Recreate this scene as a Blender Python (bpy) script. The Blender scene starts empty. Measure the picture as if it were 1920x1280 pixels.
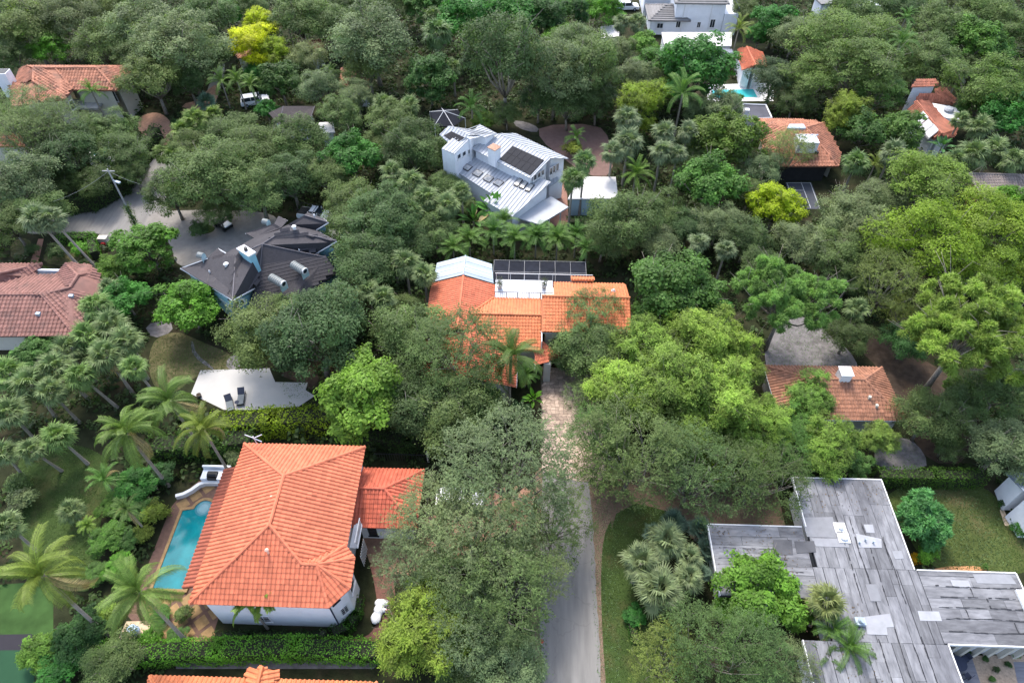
import bpy, bmesh, math, random
import numpy as np
from mathutils import Vector, Matrix

# ------------------------------------------------------------------ camera, light, exposure
sc = bpy.context.scene
COL = sc.collection
CAM_H, PITCH, YAW, FOC = 60.0, math.radians(48.6), math.radians(1.8), 1280.0
cam_d = bpy.data.cameras.new('drone_camera')
cam_d.lens = 24.0; cam_d.sensor_width = 36.0; cam_d.clip_end = 3000.0; cam_d.clip_start = 0.5
cam = bpy.data.objects.new('drone_camera', cam_d); COL.objects.link(cam)
cam.location = (0, 0, CAM_H)
cam.rotation_euler = (math.pi / 2 - PITCH, 0, YAW)
sc.camera = cam

SUN_EL, SUN_AZ = math.radians(56), math.radians(-18)     # behind the view, a little to the left
world = bpy.data.worlds.new('World'); sc.world = world; world.use_nodes = True
wn = world.node_tree.nodes; wl = world.node_tree.links
sky = wn.new('ShaderNodeTexSky'); sky.sky_type = 'NISHITA'; sky.sun_disc = False
sky.sun_elevation = SUN_EL; sky.sun_rotation = SUN_AZ
sky.air_density = 1.0; sky.dust_density = 2.5; sky.ozone_density = 1.0
bg = wn['Background']; bg.inputs['Strength'].default_value = 0.15
hz = wn.new('ShaderNodeHueSaturation'); hz.inputs['Saturation'].default_value = 0.85      # thin high cloud whitens the sky
wl.new(sky.outputs[0], hz.inputs['Color']); wl.new(hz.outputs[0], bg.inputs['Color'])
sun_d = bpy.data.lights.new('sun', 'SUN'); sun_d.energy = 1.25; sun_d.angle = math.radians(14)
sun_d.color = (1.0, 0.94, 0.84)
sun = bpy.data.objects.new('sun', sun_d); COL.objects.link(sun)
sdir = Vector((math.sin(SUN_AZ) * math.cos(SUN_EL), math.cos(SUN_AZ) * math.cos(SUN_EL), math.sin(SUN_EL)))
sun.rotation_euler = sdir.to_track_quat('Z', 'Y').to_euler()
sun.location = sdir * 200
vs = sc.view_settings
vs.view_transform = 'Standard'; vs.look = 'None'; vs.gamma = 1.0; vs.exposure = 1.72
vs.use_curve_mapping = False
sc.cycles.max_bounces = 6; sc.cycles.diffuse_bounces = 3; sc.cycles.transparent_max_bounces = 4
sc.cycles.glossy_bounces = 2; sc.cycles.transmission_bounces = 2
sc.cycles.use_denoising = True; sc.cycles.denoiser = 'OPENIMAGEDENOISE'; sc.cycles.denoising_prefilter = 'ACCURATE'; sc.cycles.denoising_input_passes = 'RGB_ALBEDO_NORMAL'
sc.cycles.use_adaptive_sampling = False
sc.cycles.caustics_reflective = False; sc.cycles.caustics_refractive = False

# ------------------------------------------------------------------ survey helpers: photo measurements -> metres on site
_fw = np.array([-math.sin(YAW) * math.cos(PITCH), math.cos(YAW) * math.cos(PITCH), -math.sin(PITCH)])
_rt = np.array([math.cos(YAW), math.sin(YAW), 0.0]); _up = np.cross(_rt, _fw)
_cc = np.array([0, 0, CAM_H])
def ray(px, py):
    return _fw + _rt * (px - 960) / FOC + _up * (640 - py) / FOC
def at(px, py, z=0.0):
    d = ray(px, py); return _cc + d * (z - CAM_H) / d[2]
def aty(px, py, y):
    d = ray(px, py); return _cc + d * y / d[1]
def onplane(px, py, p0, n):
    d = ray(px, py); t = np.dot(p0 - _cc, n) / np.dot(d, n); return _cc + d * t
def depth(p):
    return float(np.dot(np.array(p) - _cc, _fw))
def PL(l):
    """a flat roof plane: three surveyed corners with heights, then further corners lying in the same plane"""
    a, b, c = (at(*q) for q in l[:3]); n = np.cross(b - a, c - a); n /= np.linalg.norm(n)
    return [a, b, c] + [onplane(q[0], q[1], a, n) for q in l[3:]]
def A3(l):
    return [at(*p) for p in l]

# ------------------------------------------------------------------ materials
MATS = {}
def mat(name, col, rough=0.8, var=0.15, scale=1.5, tone=0.0, stain=None, stain_amt=0.5, stain_scale=0.6,
        bump=0.0, bump_scale=8.0, metal=0.0, spec=0.3, col2=None, stretch=None, crack=0.0, blot=0.0):
    if name in MATS: return MATS[name]
    m = bpy.data.materials.new(name); m.use_nodes = True; nt = m.node_tree; N = nt.nodes; L = nt.links
    b = N['Principled BSDF']; b.inputs['Roughness'].default_value = rough
    b.inputs['Metallic'].default_value = metal; b.inputs['Specular IOR Level'].default_value = spec
    tc = N.new('ShaderNodeTexCoord'); src = tc.outputs['Object']
    if stretch:
        mp = N.new('ShaderNodeMapping'); mp.inputs['Scale'].default_value = stretch
        L.new(src, mp.inputs[0]); src = mp.outputs[0]
    def noise(s, det=6, ro=0.6):
        n = N.new('ShaderNodeTexNoise'); n.inputs['Scale'].default_value = s
        n.inputs['Detail'].default_value = det; n.inputs['Roughness'].default_value = ro
        L.new(src, n.inputs['Vector']); return n.outputs['Fac']
    def ramp(f, a, b_, ca, cb):
        r = N.new('ShaderNodeValToRGB'); L.new(f, r.inputs[0])
        r.color_ramp.elements[0].position = a; r.color_ramp.elements[1].position = b_
        r.color_ramp.elements[0].color = (*ca, 1); r.color_ramp.elements[1].color = (*cb, 1); return r.outputs[0]
    c = np.array(col)
    lo = tuple(c * (1 - var)); hi = tuple(np.array(col2) if col2 else np.minimum(c * (1 + var), .95))
    out = ramp(noise(scale), .3, .7, lo, hi)
    if stain is not None:
        f = ramp(noise(stain_scale, 8, .65), .50, .68, (0, 0, 0), (1, 1, 1))
        mu = N.new('ShaderNodeMath'); mu.operation = 'MULTIPLY'; L.new(f, mu.inputs[0]); mu.inputs[1].default_value = stain_amt
        mx = N.new('ShaderNodeMix'); mx.data_type = 'RGBA'
        L.new(mu.outputs[0], mx.inputs[0]); L.new(out, mx.inputs[6]); mx.inputs[7].default_value = (*stain, 1); out = mx.outputs[2]
    if blot:                                   # big weather blotches
        f = ramp(noise(.16, 5, .6), .42, .62, (1, 1, 1), (1 - blot, 1 - blot, 1 - blot * .94))
        mx = N.new('ShaderNodeMix'); mx.data_type = 'RGBA'; mx.blend_type = 'MULTIPLY'; mx.inputs[0].default_value = 1
        L.new(out, mx.inputs[6]); L.new(f, mx.inputs[7]); out = mx.outputs[2]
    if crack:
        vo = N.new('ShaderNodeTexVoronoi'); vo.feature = 'DISTANCE_TO_EDGE'; vo.inputs['Scale'].default_value = .22
        wv = N.new('ShaderNodeTexNoise'); wv.inputs['Scale'].default_value = 1.2; L.new(tc.outputs['Object'], wv.inputs['Vector'])
        ad = N.new('ShaderNodeVectorMath'); ad.operation = 'MULTIPLY_ADD'; ad.inputs[1].default_value = (1.6, 1.6, 0); L.new(wv.outputs['Color'], ad.inputs[0]); L.new(tc.outputs['Object'], ad.inputs[2])
        L.new(ad.outputs[0], vo.inputs['Vector'])
        f = ramp(vo.outputs['Distance'], .002, .012, (1 - crack,) * 3, (1, 1, 1))
        mx = N.new('ShaderNodeMix'); mx.data_type = 'RGBA'; mx.blend_type = 'MULTIPLY'; mx.inputs[0].default_value = 1
        L.new(out, mx.inputs[6]); L.new(f, mx.inputs[7]); out = mx.outputs[2]
    if tone:
        a = N.new('ShaderNodeAttribute'); a.attribute_name = 'tone'
        mr = N.new('ShaderNodeMapRange'); L.new(a.outputs['Fac'], mr.inputs[0])
        mr.inputs[3].default_value = 1 - tone; mr.inputs[4].default_value = 1 + tone
        vm = N.new('ShaderNodeVectorMath'); vm.operation = 'SCALE'
        L.new(out, vm.inputs[0]); L.new(mr.outputs[0], vm.inputs['Scale']); out = vm.outputs[0]
    L.new(out, b.inputs['Base Color'])
    if bump:
        bp = N.new('ShaderNodeBump'); bp.inputs['Strength'].default_value = bump; bp.inputs['Distance'].default_value = .05
        L.new(noise(bump_scale, 4), bp.inputs['Height']); L.new(bp.outputs[0], b.inputs['Normal'])
    MATS[name] = m; return m

def leaf_mat(name, rough=0.55, trans=0.40, warm=0.25):
    """leaf colour = the plant's own colour (object colour), varied leaf by leaf"""
    m = bpy.data.materials.new(name); m.use_nodes = True; nt = m.node_tree; N = nt.nodes; L = nt.links
    b = N['Principled BSDF']; b.inputs['Roughness'].default_value = rough; b.inputs['Specular IOR Level'].default_value = 0.22
    oi = N.new('ShaderNodeObjectInfo')
    a = N.new('ShaderNodeAttribute'); a.attribute_name = 'tone'
    mr = N.new('ShaderNodeMapRange'); L.new(a.outputs['Fac'], mr.inputs[0])
    mr.inputs[3].default_value = 0.45; mr.inputs[4].default_value = 1.55
    vm = N.new('ShaderNodeVectorMath'); vm.operation = 'SCALE'
    L.new(oi.outputs['Color'], vm.inputs[0]); L.new(mr.outputs[0], vm.inputs['Scale'])
    # young leaves are yellower
    mx = N.new('ShaderNodeMix'); mx.data_type = 'RGBA'; mx.blend_type = 'MULTIPLY'
    pw = N.new('ShaderNodeMath'); pw.operation = 'MULTIPLY'; L.new(a.outputs['Fac'], pw.inputs[0]); pw.inputs[1].default_value = warm
    L.new(pw.outputs[0], mx.inputs[0]); L.new(vm.outputs[0], mx.inputs[6]); mx.inputs[7].default_value = (1.02, 1.06, 0.50, 1)
    L.new(mx.outputs[2], b.inputs['Base Color'])
    tr = N.new('ShaderNodeBsdfTranslucent'); tx = N.new('ShaderNodeMix'); tx.data_type = 'RGBA'; tx.blend_type = 'MULTIPLY'; tx.inputs[0].default_value = 1
    tx.inputs[7].default_value = (1.05, 1.2, .7, 1); L.new(mx.outputs[2], tx.inputs[6]); L.new(tx.outputs[2], tr.inputs['Color'])
    ms = N.new('ShaderNodeMixShader'); ms.inputs[0].default_value = trans
    L.new(b.outputs[0], ms.inputs[1]); L.new(tr.outputs[0], ms.inputs[2])
    L.new(ms.outputs[0], N['Material Output'].inputs['Surface'])
    MATS[name] = m; return m
LEAF = leaf_mat('leaf'); PALM = leaf_mat('palm_leaf', rough=0.5, trans=0.3, warm=0.2)
def obj_mat(name, rough=.9):
    m = bpy.data.materials.new(name); m.use_nodes = True; N = m.node_tree.nodes; L = m.node_tree.links
    b = N['Principled BSDF']; b.inputs['Roughness'].default_value = rough; b.inputs['Specular IOR Level'].default_value = .15
    n = N.new('ShaderNodeTexNoise'); n.inputs['Scale'].default_value = 5; tc = N.new('ShaderNodeTexCoord')
    mp = N.new('ShaderNodeMapping'); mp.inputs['Scale'].default_value = (3, 3, .6)
    L.new(tc.outputs['Object'], mp.inputs[0]); L.new(mp.outputs[0], n.inputs['Vector'])
    r = N.new('ShaderNodeValToRGB'); L.new(n.outputs['Fac'], r.inputs[0])
    r.color_ramp.elements[0].color = (.10, .085, .065, 1); r.color_ramp.elements[1].color = (.30, .27, .23, 1)
    r.color_ramp.elements[0].position = .3; r.color_ramp.elements[1].position = .7
    L.new(r.outputs[0], b.inputs['Base Color']); MATS[name] = m; return m
BARK = obj_mat('bark')

# ------------------------------------------------------------------ mesh building
class MB:
    def __init__(s): s.v = []; s.f = []; s.t = []
    def add(s, vs_, fs, tone=0.5):
        o = len(s.v); s.v.extend([tuple(map(float, p)) for p in vs_])
        for f in fs: s.f.append(tuple(i + o for i in f)); s.t.append(tone)
        return s
    def poly(s, pts, tone=.5): return s.add(pts, [tuple(range(len(pts)))], tone)
    def box(s, c, d, rz=0.0, tone=.5):
        cx, cy, cz = c; dx, dy, dz = (q / 2 for q in d); co, si = math.cos(rz), math.sin(rz)
        vs_ = [(cx + x * co - y * si, cy + x * si + y * co, cz + z) for z in (-dz, dz) for x, y in ((-dx, -dy), (dx, -dy), (dx, dy), (-dx, dy))]
        return s.add(vs_, [(3, 2, 1, 0), (4, 5, 6, 7), (0, 1, 5, 4), (1, 2, 6, 5), (2, 3, 7, 6), (3, 0, 4, 7)], tone)
    def prism(s, pts, z0, z1, tone=.5, top=True, bottom=True):
        n = len(pts); a = 0
        for i in range(n): a += pts[i][0] * pts[(i + 1) % n][1] - pts[(i + 1) % n][0] * pts[i][1]
        if a < 0: pts = pts[::-1]
        vs_ = [(p[0], p[1], z0) for p in pts] + [(p[0], p[1], z1) for p in pts]
        fs = [(i, (i + 1) % n, n + (i + 1) % n, n + i) for i in range(n)]
        if top: fs.append(tuple(range(n, 2 * n)))
        if bottom: fs.append(tuple(range(n - 1, -1, -1)))
        return s.add(vs_, fs, tone)
    def slab(s, pts3, th, tone=.5):
        """a roof plane of thickness th hung under a polygon"""
        p = [np.array(q, float) for q in pts3]; n = len(p)
        if newell(p)[2] < 0: p = p[::-1]
        vs_ = [tuple(q) for q in p] + [(q[0], q[1], q[2] - th) for q in p]
        fs = [tuple(range(n)), tuple(range(2 * n - 1, n - 1, -1))] + [(i, n + i, n + (i + 1) % n, (i + 1) % n) for i in range(n)]
        return s.add(vs_, fs, tone)
    def tube(s, pts, rad, seg=6, tone=.5, cap=True):
        pts = [Vector(p) for p in pts]; n = len(pts)
        if not hasattr(rad, '__len__'): rad = [rad] * n
        vs_ = []
        for i, p in enumerate(pts):
            d = (pts[min(i + 1, n - 1)] - pts[max(i - 1, 0)]).normalized()
            u = d.cross(Vector((0, 0, 1))) if abs(d.z) < .95 else d.cross(Vector((1, 0, 0)))
            u.normalize(); w = d.cross(u)
            for k in range(seg):
                a = 2 * math.pi * k / seg; vs_.append(p + (u * math.cos(a) + w * math.sin(a)) * rad[i])
        fs = [(i * seg + k, i * seg + (k + 1) % seg, (i + 1) * seg + (k + 1) % seg, (i + 1) * seg + k) for i in range(n - 1) for k in range(seg)]
        if cap: fs += [tuple(range(seg - 1, -1, -1)), tuple(range((n - 1) * seg, n * seg))]
        return s.add(vs_, fs, tone)
    def build(s, name, m, parent=None, kind=None, label=None):
        off = np.array(base_of(parent))
        me = bpy.data.meshes.new(name)
        v = (np.array(s.v) - off).tolist() if len(s.v) else []
        me.from_pydata(v, [], s.f); me.materials.append(m)
        a = me.attributes.new('tone', 'FLOAT', 'FACE'); a.data.foreach_set('value', np.array(s.t, np.float32))
        me.update()
        o = bpy.data.objects.new(name, me); COL.objects.link(o)
        if parent is not None: o.parent = parent
        if kind: o['kind'] = kind
        if label: o['label'] = label
        return o
def newell(p):
    n = np.zeros(3)
    for i in range(len(p)):
        a, b = np.array(p[i], float), np.array(p[(i + 1) % len(p)], float)
        n += np.array([(a[1] - b[1]) * (a[2] + b[2]), (a[2] - b[2]) * (a[0] + b[0]), (a[0] - b[0]) * (a[1] + b[1])])
    return n / (np.linalg.norm(n) + 1e-12)
def base_of(o):
    p = np.zeros(3)
    while o is not None: p += np.array(o.location); o = o.parent
    return p
def tag(o, label, cat, group=None):
    o['label'] = label; o['category'] = cat
    if group: o['group'] = group
    return o
def thing(name, label, cat, loc=(0, 0, 0), group=None):
    o = bpy.data.objects.new(name, None); COL.objects.link(o); o.location = tuple(map(float, loc)); o.empty_display_size = .3
    return tag(o, label, cat, group)
def quads_mesh(name, V, tone, m):
    """V: (n,4,3) array of quads; tone: (n,)"""
    n = len(V); me = bpy.data.meshes.new(name)
    me.vertices.add(n * 4); me.loops.add(n * 4); me.polygons.add(n)
    me.vertices.foreach_set('co', np.ascontiguousarray(V, dtype=np.float32).ravel())
    me.loops.foreach_set('vertex_index', np.arange(n * 4, dtype=np.int32))
    me.polygons.foreach_set('loop_start', np.arange(0, n * 4, 4, dtype=np.int32))
    me.polygons.foreach_set('loop_total', np.full(n, 4, np.int32))
    me.materials.append(m)
    a = me.attributes.new('tone', 'FLOAT', 'FACE'); a.data.foreach_set('value', np.clip(tone, 0, 1).astype(np.float32))
    me.update(calc_edges=True); return me
def link(name, me, parent=None, M=None, color=None):
    o = bpy.data.objects.new(name, me); COL.objects.link(o)
    if parent is not None: o.parent = parent
    if M is not None: o.matrix_basis = M
    if color is not None: o.color = (*color, 1)
    return o
def in_poly(P, poly):
    x, y = P[:, 0], P[:, 1]; r = np.zeros(len(P), bool); n = len(poly)
    for i in range(n):
        x0, y0 = poly[i][:2]; x1, y1 = poly[(i + 1) % n][:2]
        c = ((y0 > y) != (y1 > y)) & (x < (x1 - x0) * (y - y0) / (y1 - y0 + 1e-12) + x0); r ^= c
    return r
def inset(poly, d):
    p = [np.array(q[:2], float) for q in poly]; n = len(p)
    a = sum(p[i][0] * p[(i + 1) % n][1] - p[(i + 1) % n][0] * p[i][1] for i in range(n))
    if a < 0: p = p[::-1]
    out = []
    for i in range(n):
        e0 = p[i] - p[i - 1]; e1 = p[(i + 1) % n] - p[i]
        e0 /= np.linalg.norm(e0) + 1e-9; e1 /= np.linalg.norm(e1) + 1e-9
        n0 = np.array([-e0[1], e0[0]]); n1 = np.array([-e1[1], e1[0]])
        k = 1 + float(np.dot(n0, n1)); out.append(p[i] + (n0 + n1) * d / max(k, .35))
    return out
CLEAR = []       # outlines on the ground that carry no wild growth
# ------------------------------------------------------------------ roofs
def face_frame(pts):
    p = [np.array(q, float) for q in pts]; n = newell(p)
    if n[2] < 0: n = -n
    c = np.mean(p, axis=0)
    d = np.array([0, 0, -1.0]) + n * n[2]
    d = d / np.linalg.norm(d) if np.linalg.norm(d) > 1e-3 else np.array([0, -1.0, 0])
    u = np.cross(d, n); u /= np.linalg.norm(u)                 # along the eave
    return c, u, d, n
TILE_PROF = [(-.5, .02), (-.32, .085), (-.10, .10), (.10, .07), (.22, .015), (.5, .012)]
def tile_geo(w, l, lift=.045):
    """one barrel tile: x across, y down the slope, z out of the roof"""
    vs_, fs = [], []; k = len(TILE_PROF); s = w / .34
    for (y, z0) in ((-.55 * l, 0.0), (.5 * l, lift)):
        for (x, z) in TILE_PROF: vs_.append((x * w * 1.02, y, z * s + z0))
    for (x, z) in TILE_PROF: vs_.append((x * w * 1.02, .5 * l, z * s * .15))
    for i in range(k - 1):
        fs.append((i, k + i, k + i + 1, i + 1)); fs.append((k + i, 2 * k + i, 2 * k + i + 1, k + i + 1))
    return np.array(vs_), fs
def tile_spots(pts, w, l):
    c, u, d, n = face_frame(pts)
    P = np.array([[np.dot(np.array(q) - c, u), np.dot(np.array(q) - c, d)] for q in pts])
    x0, y0 = P.min(0); x1, y1 = P.max(0)
    ys = np.arange(y1 - .48 * l, y0, -l); xs = np.arange(x0 + .5 * w, x1, w)
    G = np.array([(x, y) for y in ys for x in xs]) if len(ys) and len(xs) else np.zeros((0, 2))
    if len(G): G = G[in_poly(G, P)]
    return [(c + u * g[0] + d * g[1] + n * .015, u, d, n) for g in G]
_tile_cache = {}
def tile_roof(parent, faces, m, w=.34, l=.42, single=0, tone_seed=1, ridges=(), th=.16, dark=.0, capmat=None, name='roof'):
    """roof deck (part) with real barrel tiles: the nearest as objects, the others joined"""
    rnd = random.Random(tone_seed)
    mb = MB()
    for f in faces: mb.slab(f, th, .35)
    deck = mb.build(name, m, parent)
    spots = []
    for f in faces: spots += tile_spots(f, w, l)
    spots.sort(key=lambda s: np.linalg.norm(s[0] - _cc))
    gv, gf = tile_geo(w, l); k = len(gv)
    off = base_of(parent)
    key = (w, l, m.name)
    if single and key not in _tile_cache:
        _tile_cache[key] = []
        for q in range(6):
            me = bpy.data.meshes.new('roof_tile'); me.from_pydata(gv.tolist(), [], gf); me.materials.append(m)
            a = me.attributes.new('tone', 'FLOAT', 'FACE'); a.data.foreach_set('value', [.2 + .12 * q] * len(gf)); me.update()
            _tile_cache[key].append(me)
    for (p, u, d, n) in spots[:single]:
        q = p - off
        M = Matrix(((-u[0], d[0], n[0], q[0]), (-u[1], d[1], n[1], q[1]), (-u[2], d[2], n[2], q[2]), (0, 0, 0, 1)))
        if M.to_3x3().determinant() < 0: M = Matrix(((u[0], d[0], n[0], q[0]), (u[1], d[1], n[1], q[1]), (u[2], d[2], n[2], q[2]), (0, 0, 0, 1)))
        link('roof_tile', rnd.choice(_tile_cache[key]), deck, M)
    rest = spots[single:]
    if rest:
        b = MB()
        for (p, u, d, n) in rest:
            jit = rnd.uniform(-.01, .01)
            b.add([p + u * a[0] + d * (a[1] + jit) + n * a[2] for a in gv], gf, min(1, max(0, rnd.gauss(.5, .17) - (dark if rnd.random() < .2 else 0))))
        b.build('roof_tiles', m, deck, 'stuff')
    if ridges:
        b = MB()
        for (p0, p1) in ridges:
            p0, p1 = np.array(p0, float), np.array(p1, float); L_ = np.linalg.norm(p1 - p0); q = max(1, int(L_ / .42)); r = .13 * w / .34
            for i in range(q):
                a = p0 + (p1 - p0) * i / q; c = p0 + (p1 - p0) * (i + 1.08) / q
                b.tube([a + (0, 0, .05), c + (0, 0, .05)], [r, r * 1.18] if p1[2] <= p0[2] else [r * 1.18, r], 7, rnd.gauss(.6, .12))
        b.build('ridge_caps', capmat or m, deck, 'stuff')
    return deck
def seam_roof(parent, faces, m, gap=.45, th=.12, name='roof', seam=True):
    mb = MB(); sb = MB()
    for f in faces:
        mb.slab(f, th, .5)
        c, u, d, n = face_frame(f)
        P = [(np.dot(np.array(q) - c, u), np.dot(np.array(q) - c, d)) for q in f]
        xs = np.arange(min(p[0] for p in P) + gap * .5, max(p[0] for p in P), gap)
        for x in xs:
            ys = []
            for i in range(len(P)):
                (xa, ya), (xb, yb) = P[i], P[(i + 1) % len(P)]
                if (xa > x) != (xb > x): ys.append(ya + (yb - ya) * (x - xa) / (xb - xa))
            if len(ys) >= 2:
                a = c + u * x + d * (min(ys) + .02); b = c + u * x + d * (max(ys) - .02)
                w = u * .035; h = n * .075
                sb.add([a - w + n * .004, b - w + n * .004, b + w + n * .004, a + w + n * .004, a - w + h, b - w + h, b + w + h, a + w + h], [(4, 5, 6, 7), (0, 1, 5, 4), (1, 2, 6, 5), (2, 3, 7, 6), (3, 0, 4, 7)], .3)
    r = mb.build(name, m, parent)
    if seam: sb.build('standing_seams', m, r, 'stuff')
    return r
def walls(parent, poly, z0, z1, m, d=.5, name='wall'):
    p = inset(poly, d) if d else [q[:2] for q in poly]
    return MB().prism([tuple(q) for q in p], z0, z1, .5).build(name, m, parent)
def under(parent, face, m, d=.4, gap=.2, z0=0.0, name='wall'):
    """walls that rise from the ground to just under a sloping roof plane"""
    c, u, dd, n = face_frame(face); p = inset(face, d); k = len(p)
    top = [(q[0], q[1], c[2] - (n[0] * (q[0] - c[0]) + n[1] * (q[1] - c[1])) / n[2] - gap) for q in p]
    vs_ = [(q[0], q[1], z0) for q in p] + top
    fs = [(i, (i + 1) % k, k + (i + 1) % k, k + i) for i in range(k)] + [tuple(range(k, 2 * k)), tuple(range(k - 1, -1, -1))]
    return MB().add(vs_, fs).build(name, m, parent)
def window(parent, p0, p1, z0, z1, nx=2, nz=3, frame=None, glass=None, name='window', proud=.04, trim=.07):
    """a framed window standing on the wall line p0-p1 (outside is to the right of p0->p1)"""
    p0, p1 = np.array(p0[:2], float), np.array(p1[:2], float); L_ = np.linalg.norm(p1 - p0); t = (p1 - p0) / L_; o = np.array([t[1], -t[0]])
    rz = math.atan2(t[1], t[0]); c = (p0 + p1) / 2 + o * proud * .5
    b = MB(); H_ = z1 - z0
    for sx in (-1, 1): b.box((*(c + t * sx * (L_ / 2 - trim / 2)), (z0 + z1) / 2), (trim, proud * 2.4, H_), rz)
    for z in (z0 + trim / 2, z1 - trim / 2): b.box((*c, z), (L_ - 2 * trim - .002, proud * 2.2, trim), rz)
    for i in range(1, nx): b.box((*(c + t * (-L_ / 2 + L_ * i / nx)), (z0 + z1) / 2), (.05, proud * 1.9, H_ - 2 * trim - .002), rz)
    for i in range(1, nz): b.box((*c, z0 + H_ * i / nz), (L_ - 2 * trim - .004, proud * 1.6, .04), rz)
    b.box((*(c + o * .05), z0 - .06), (L_ + .2, proud * 3, .09), rz)
    w = b.build(name, frame, parent)
    MB().box((*c, (z0 + z1) / 2), (L_ - trim, proud * 1.1, H_ - trim), rz).build('pane', glass, w)
    return w
# ------------------------------------------------------------------ foliage
def unit(v): return v / (np.linalg.norm(v, axis=-1, keepdims=True) + 1e-9)
def leaf_quads(rs, P, Nn, size, asp=.55, fold=0.0, dirs=None):
    n = len(P); Nn = unit(Nn)
    t = unit(rs.normal(size=(n, 3))) if dirs is None else dirs
    t = unit(t - Nn * np.sum(t * Nn, 1, keepdims=True)); b = np.cross(Nn, t)
    s = (size * rs.uniform(.65, 1.35, n))[:, None] if np.isscalar(size) else size[:, None]
    V = np.stack([P - t * s * .5, P + b * s * asp * .5 + t * s * .05, P + t * s * .5, P - b * s * asp * .5 + t * s * .05], 1)
    return V
def tilt_up(rs, out, up=.8, jit=.55):
    return unit(out + np.array([0, 0, up]) + rs.normal(size=out.shape) * jit)
def fib(n, zmin=-1.0, rs=None):
    i = np.arange(n) + .5; z = 1 - (1 - zmin) * i / n; a = math.pi * (1 + 5 ** .5) * i
    r = np.sqrt(np.maximum(0, 1 - z * z)); v = np.stack([r * np.cos(a), r * np.sin(a), z], 1)
    if rs is not None: v = unit(v + rs.normal(size=v.shape) * .22)
    return v
def make_crown(seed, R=5.0, zc=6.0, fl=.72, nl=26, lr=.36, sub=26, per=22, leaf=.24, zmin=-.35, spread=.2, flat=1.0, droop=0.0, asp=.55, tones=.2, open_=0.0, mode='leaf', holes=.10):
    """a crown of limbs' lumps, each lump of twig clusters, each cluster of leaves; returns mesh + lump centres"""
    rs = np.random.RandomState(seed)
    D = fib(nl, zmin, rs)
    rad = R * (1 - lr) * rs.uniform(.66, 1.16, nl)
    az = np.arctan2(D[:, 1], D[:, 0]); f1, f2, f3 = rs.uniform(0, 6.28, 3)
    rad = rad * (1 + .13 * np.sin(az * 2 + f1) + .10 * np.sin(az * 3 + f2) + .08 * np.sin(az * 5 + f3))
    C = D * rad[:, None]; C[:, 2] *= fl
    gone = rs.rand(nl) < holes; C = C[~gone]; D = D[~gone]; nl = len(C)
    LR = R * lr * rs.uniform(.62, 1.35, nl)
    k = max(3, nl // 5); Ci = unit(rs.normal(size=(k, 3))) * R * .35; Ci[:, 2] = np.abs(Ci[:, 2]) * fl
    C = np.concatenate([C, Ci]); LR = np.concatenate([LR, np.full(k, R * lr * 1.1)]); D = np.concatenate([D, unit(Ci)])
    cl, cd, ct, cr = [], [], [], []
    for j in range(len(C)):
        m_ = int(sub * (LR[j] / (R * lr)) ** 2) + 3
        d = unit(rs.normal(size=(m_, 3)) + D[j] * .5 + np.array([0, 0, .75]))
        p = C[j] + d * (LR[j] * rs.uniform(.72, 1.05, m_))[:, None] * np.array([1, 1, .85])
        cl.append(p); cd.append(d); cr.append(np.full(m_, LR[j])); ct.append(np.full(m_, rs.normal(.5, tones * .75)))
    cl = np.concatenate(cl); cd = np.concatenate(cd); cr = np.concatenate(cr); ct = np.concatenate(ct)
    deep = np.zeros(len(cl), int)
    for j in range(len(C)): deep += np.linalg.norm((cl - C[j]) / np.array([1, 1, .85]), axis=1) < LR[j] * .66
    keep = (deep == 0) | (rs.rand(len(cl)) < .12)
    if open_: keep &= rs.rand(len(cl)) > open_
    cl, cd, cr, ct = cl[keep], cd[keep], cr[keep], ct[keep]
    n = len(cl)
    ct = ct + rs.normal(0, tones * .7, n)
    if mode == 'leaf':
        g = rs.normal(size=(n, per, 3)) * (cr * spread)[:, None, None] * np.array([1, 1, .55 * flat])
        P = cl[:, None, :] + g
        if droop: P[..., 2] -= droop * (np.linalg.norm(g[..., :2], axis=-1) ** 1.3) * 1.2
        P = P.reshape(-1, 3); O = np.repeat(cd, per, 0)
        V = leaf_quads(rs, P, tilt_up(rs, O * .95, .7, .36), np.repeat(leaf * rs.uniform(.6, 1.35, n), per) * rs.uniform(.7, 1.3, n * per), asp)
        T = np.repeat(ct, per) + rs.normal(0, .09, n * per)
    elif mode == 'needle':                                      # pompoms of long needles
        d = unit(rs.normal(size=(n, per, 3)) + cd[:, None, :] * .7 + np.array([0, 0, .35]))
        L_ = leaf * rs.uniform(.7, 1.2, (n, per))
        P = (cl[:, None, :] + d * (L_ * .55)[..., None]).reshape(-1, 3); dd = d.reshape(-1, 3)
        V = leaf_quads(rs, P, tilt_up(rs, rs.normal(size=dd.shape) * .4, .8, .5), L_.ravel(), asp, dirs=dd)
        T = np.repeat(ct, per) + rs.normal(0, .1, n * per)
    else:                                                       # sprays: flat or arching twigs with leaves set along them
        az = np.arctan2(cd[:, 1], cd[:, 0])[:, None] + rs.normal(0, .9, (n, 4)); el = rs.normal(.12, .28, (n, 4)) + cd[:, 2:3] * .45
        d = np.stack([np.cos(az) * np.cos(el), np.sin(az) * np.cos(el), np.sin(el)], -1)       # (n,4,3)
        q = max(1, per // 4); s = rs.rand(n, 4, q); Ls = (cr * spread * 4.2)[:, None, None] * rs.uniform(.6, 1.25, (n, 4, 1))
        P = cl[:, None, None, :] + d[:, :, None, :] * (s * Ls)[..., None] + rs.normal(size=(n, 4, q, 3)) * leaf * .45
        P[..., 2] -= droop * (s * Ls) ** 2 * .5
        P = P.reshape(-1, 3); dd = np.repeat(d.reshape(-1, 3), q, 0) + rs.normal(size=(len(P), 3)) * .5
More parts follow.
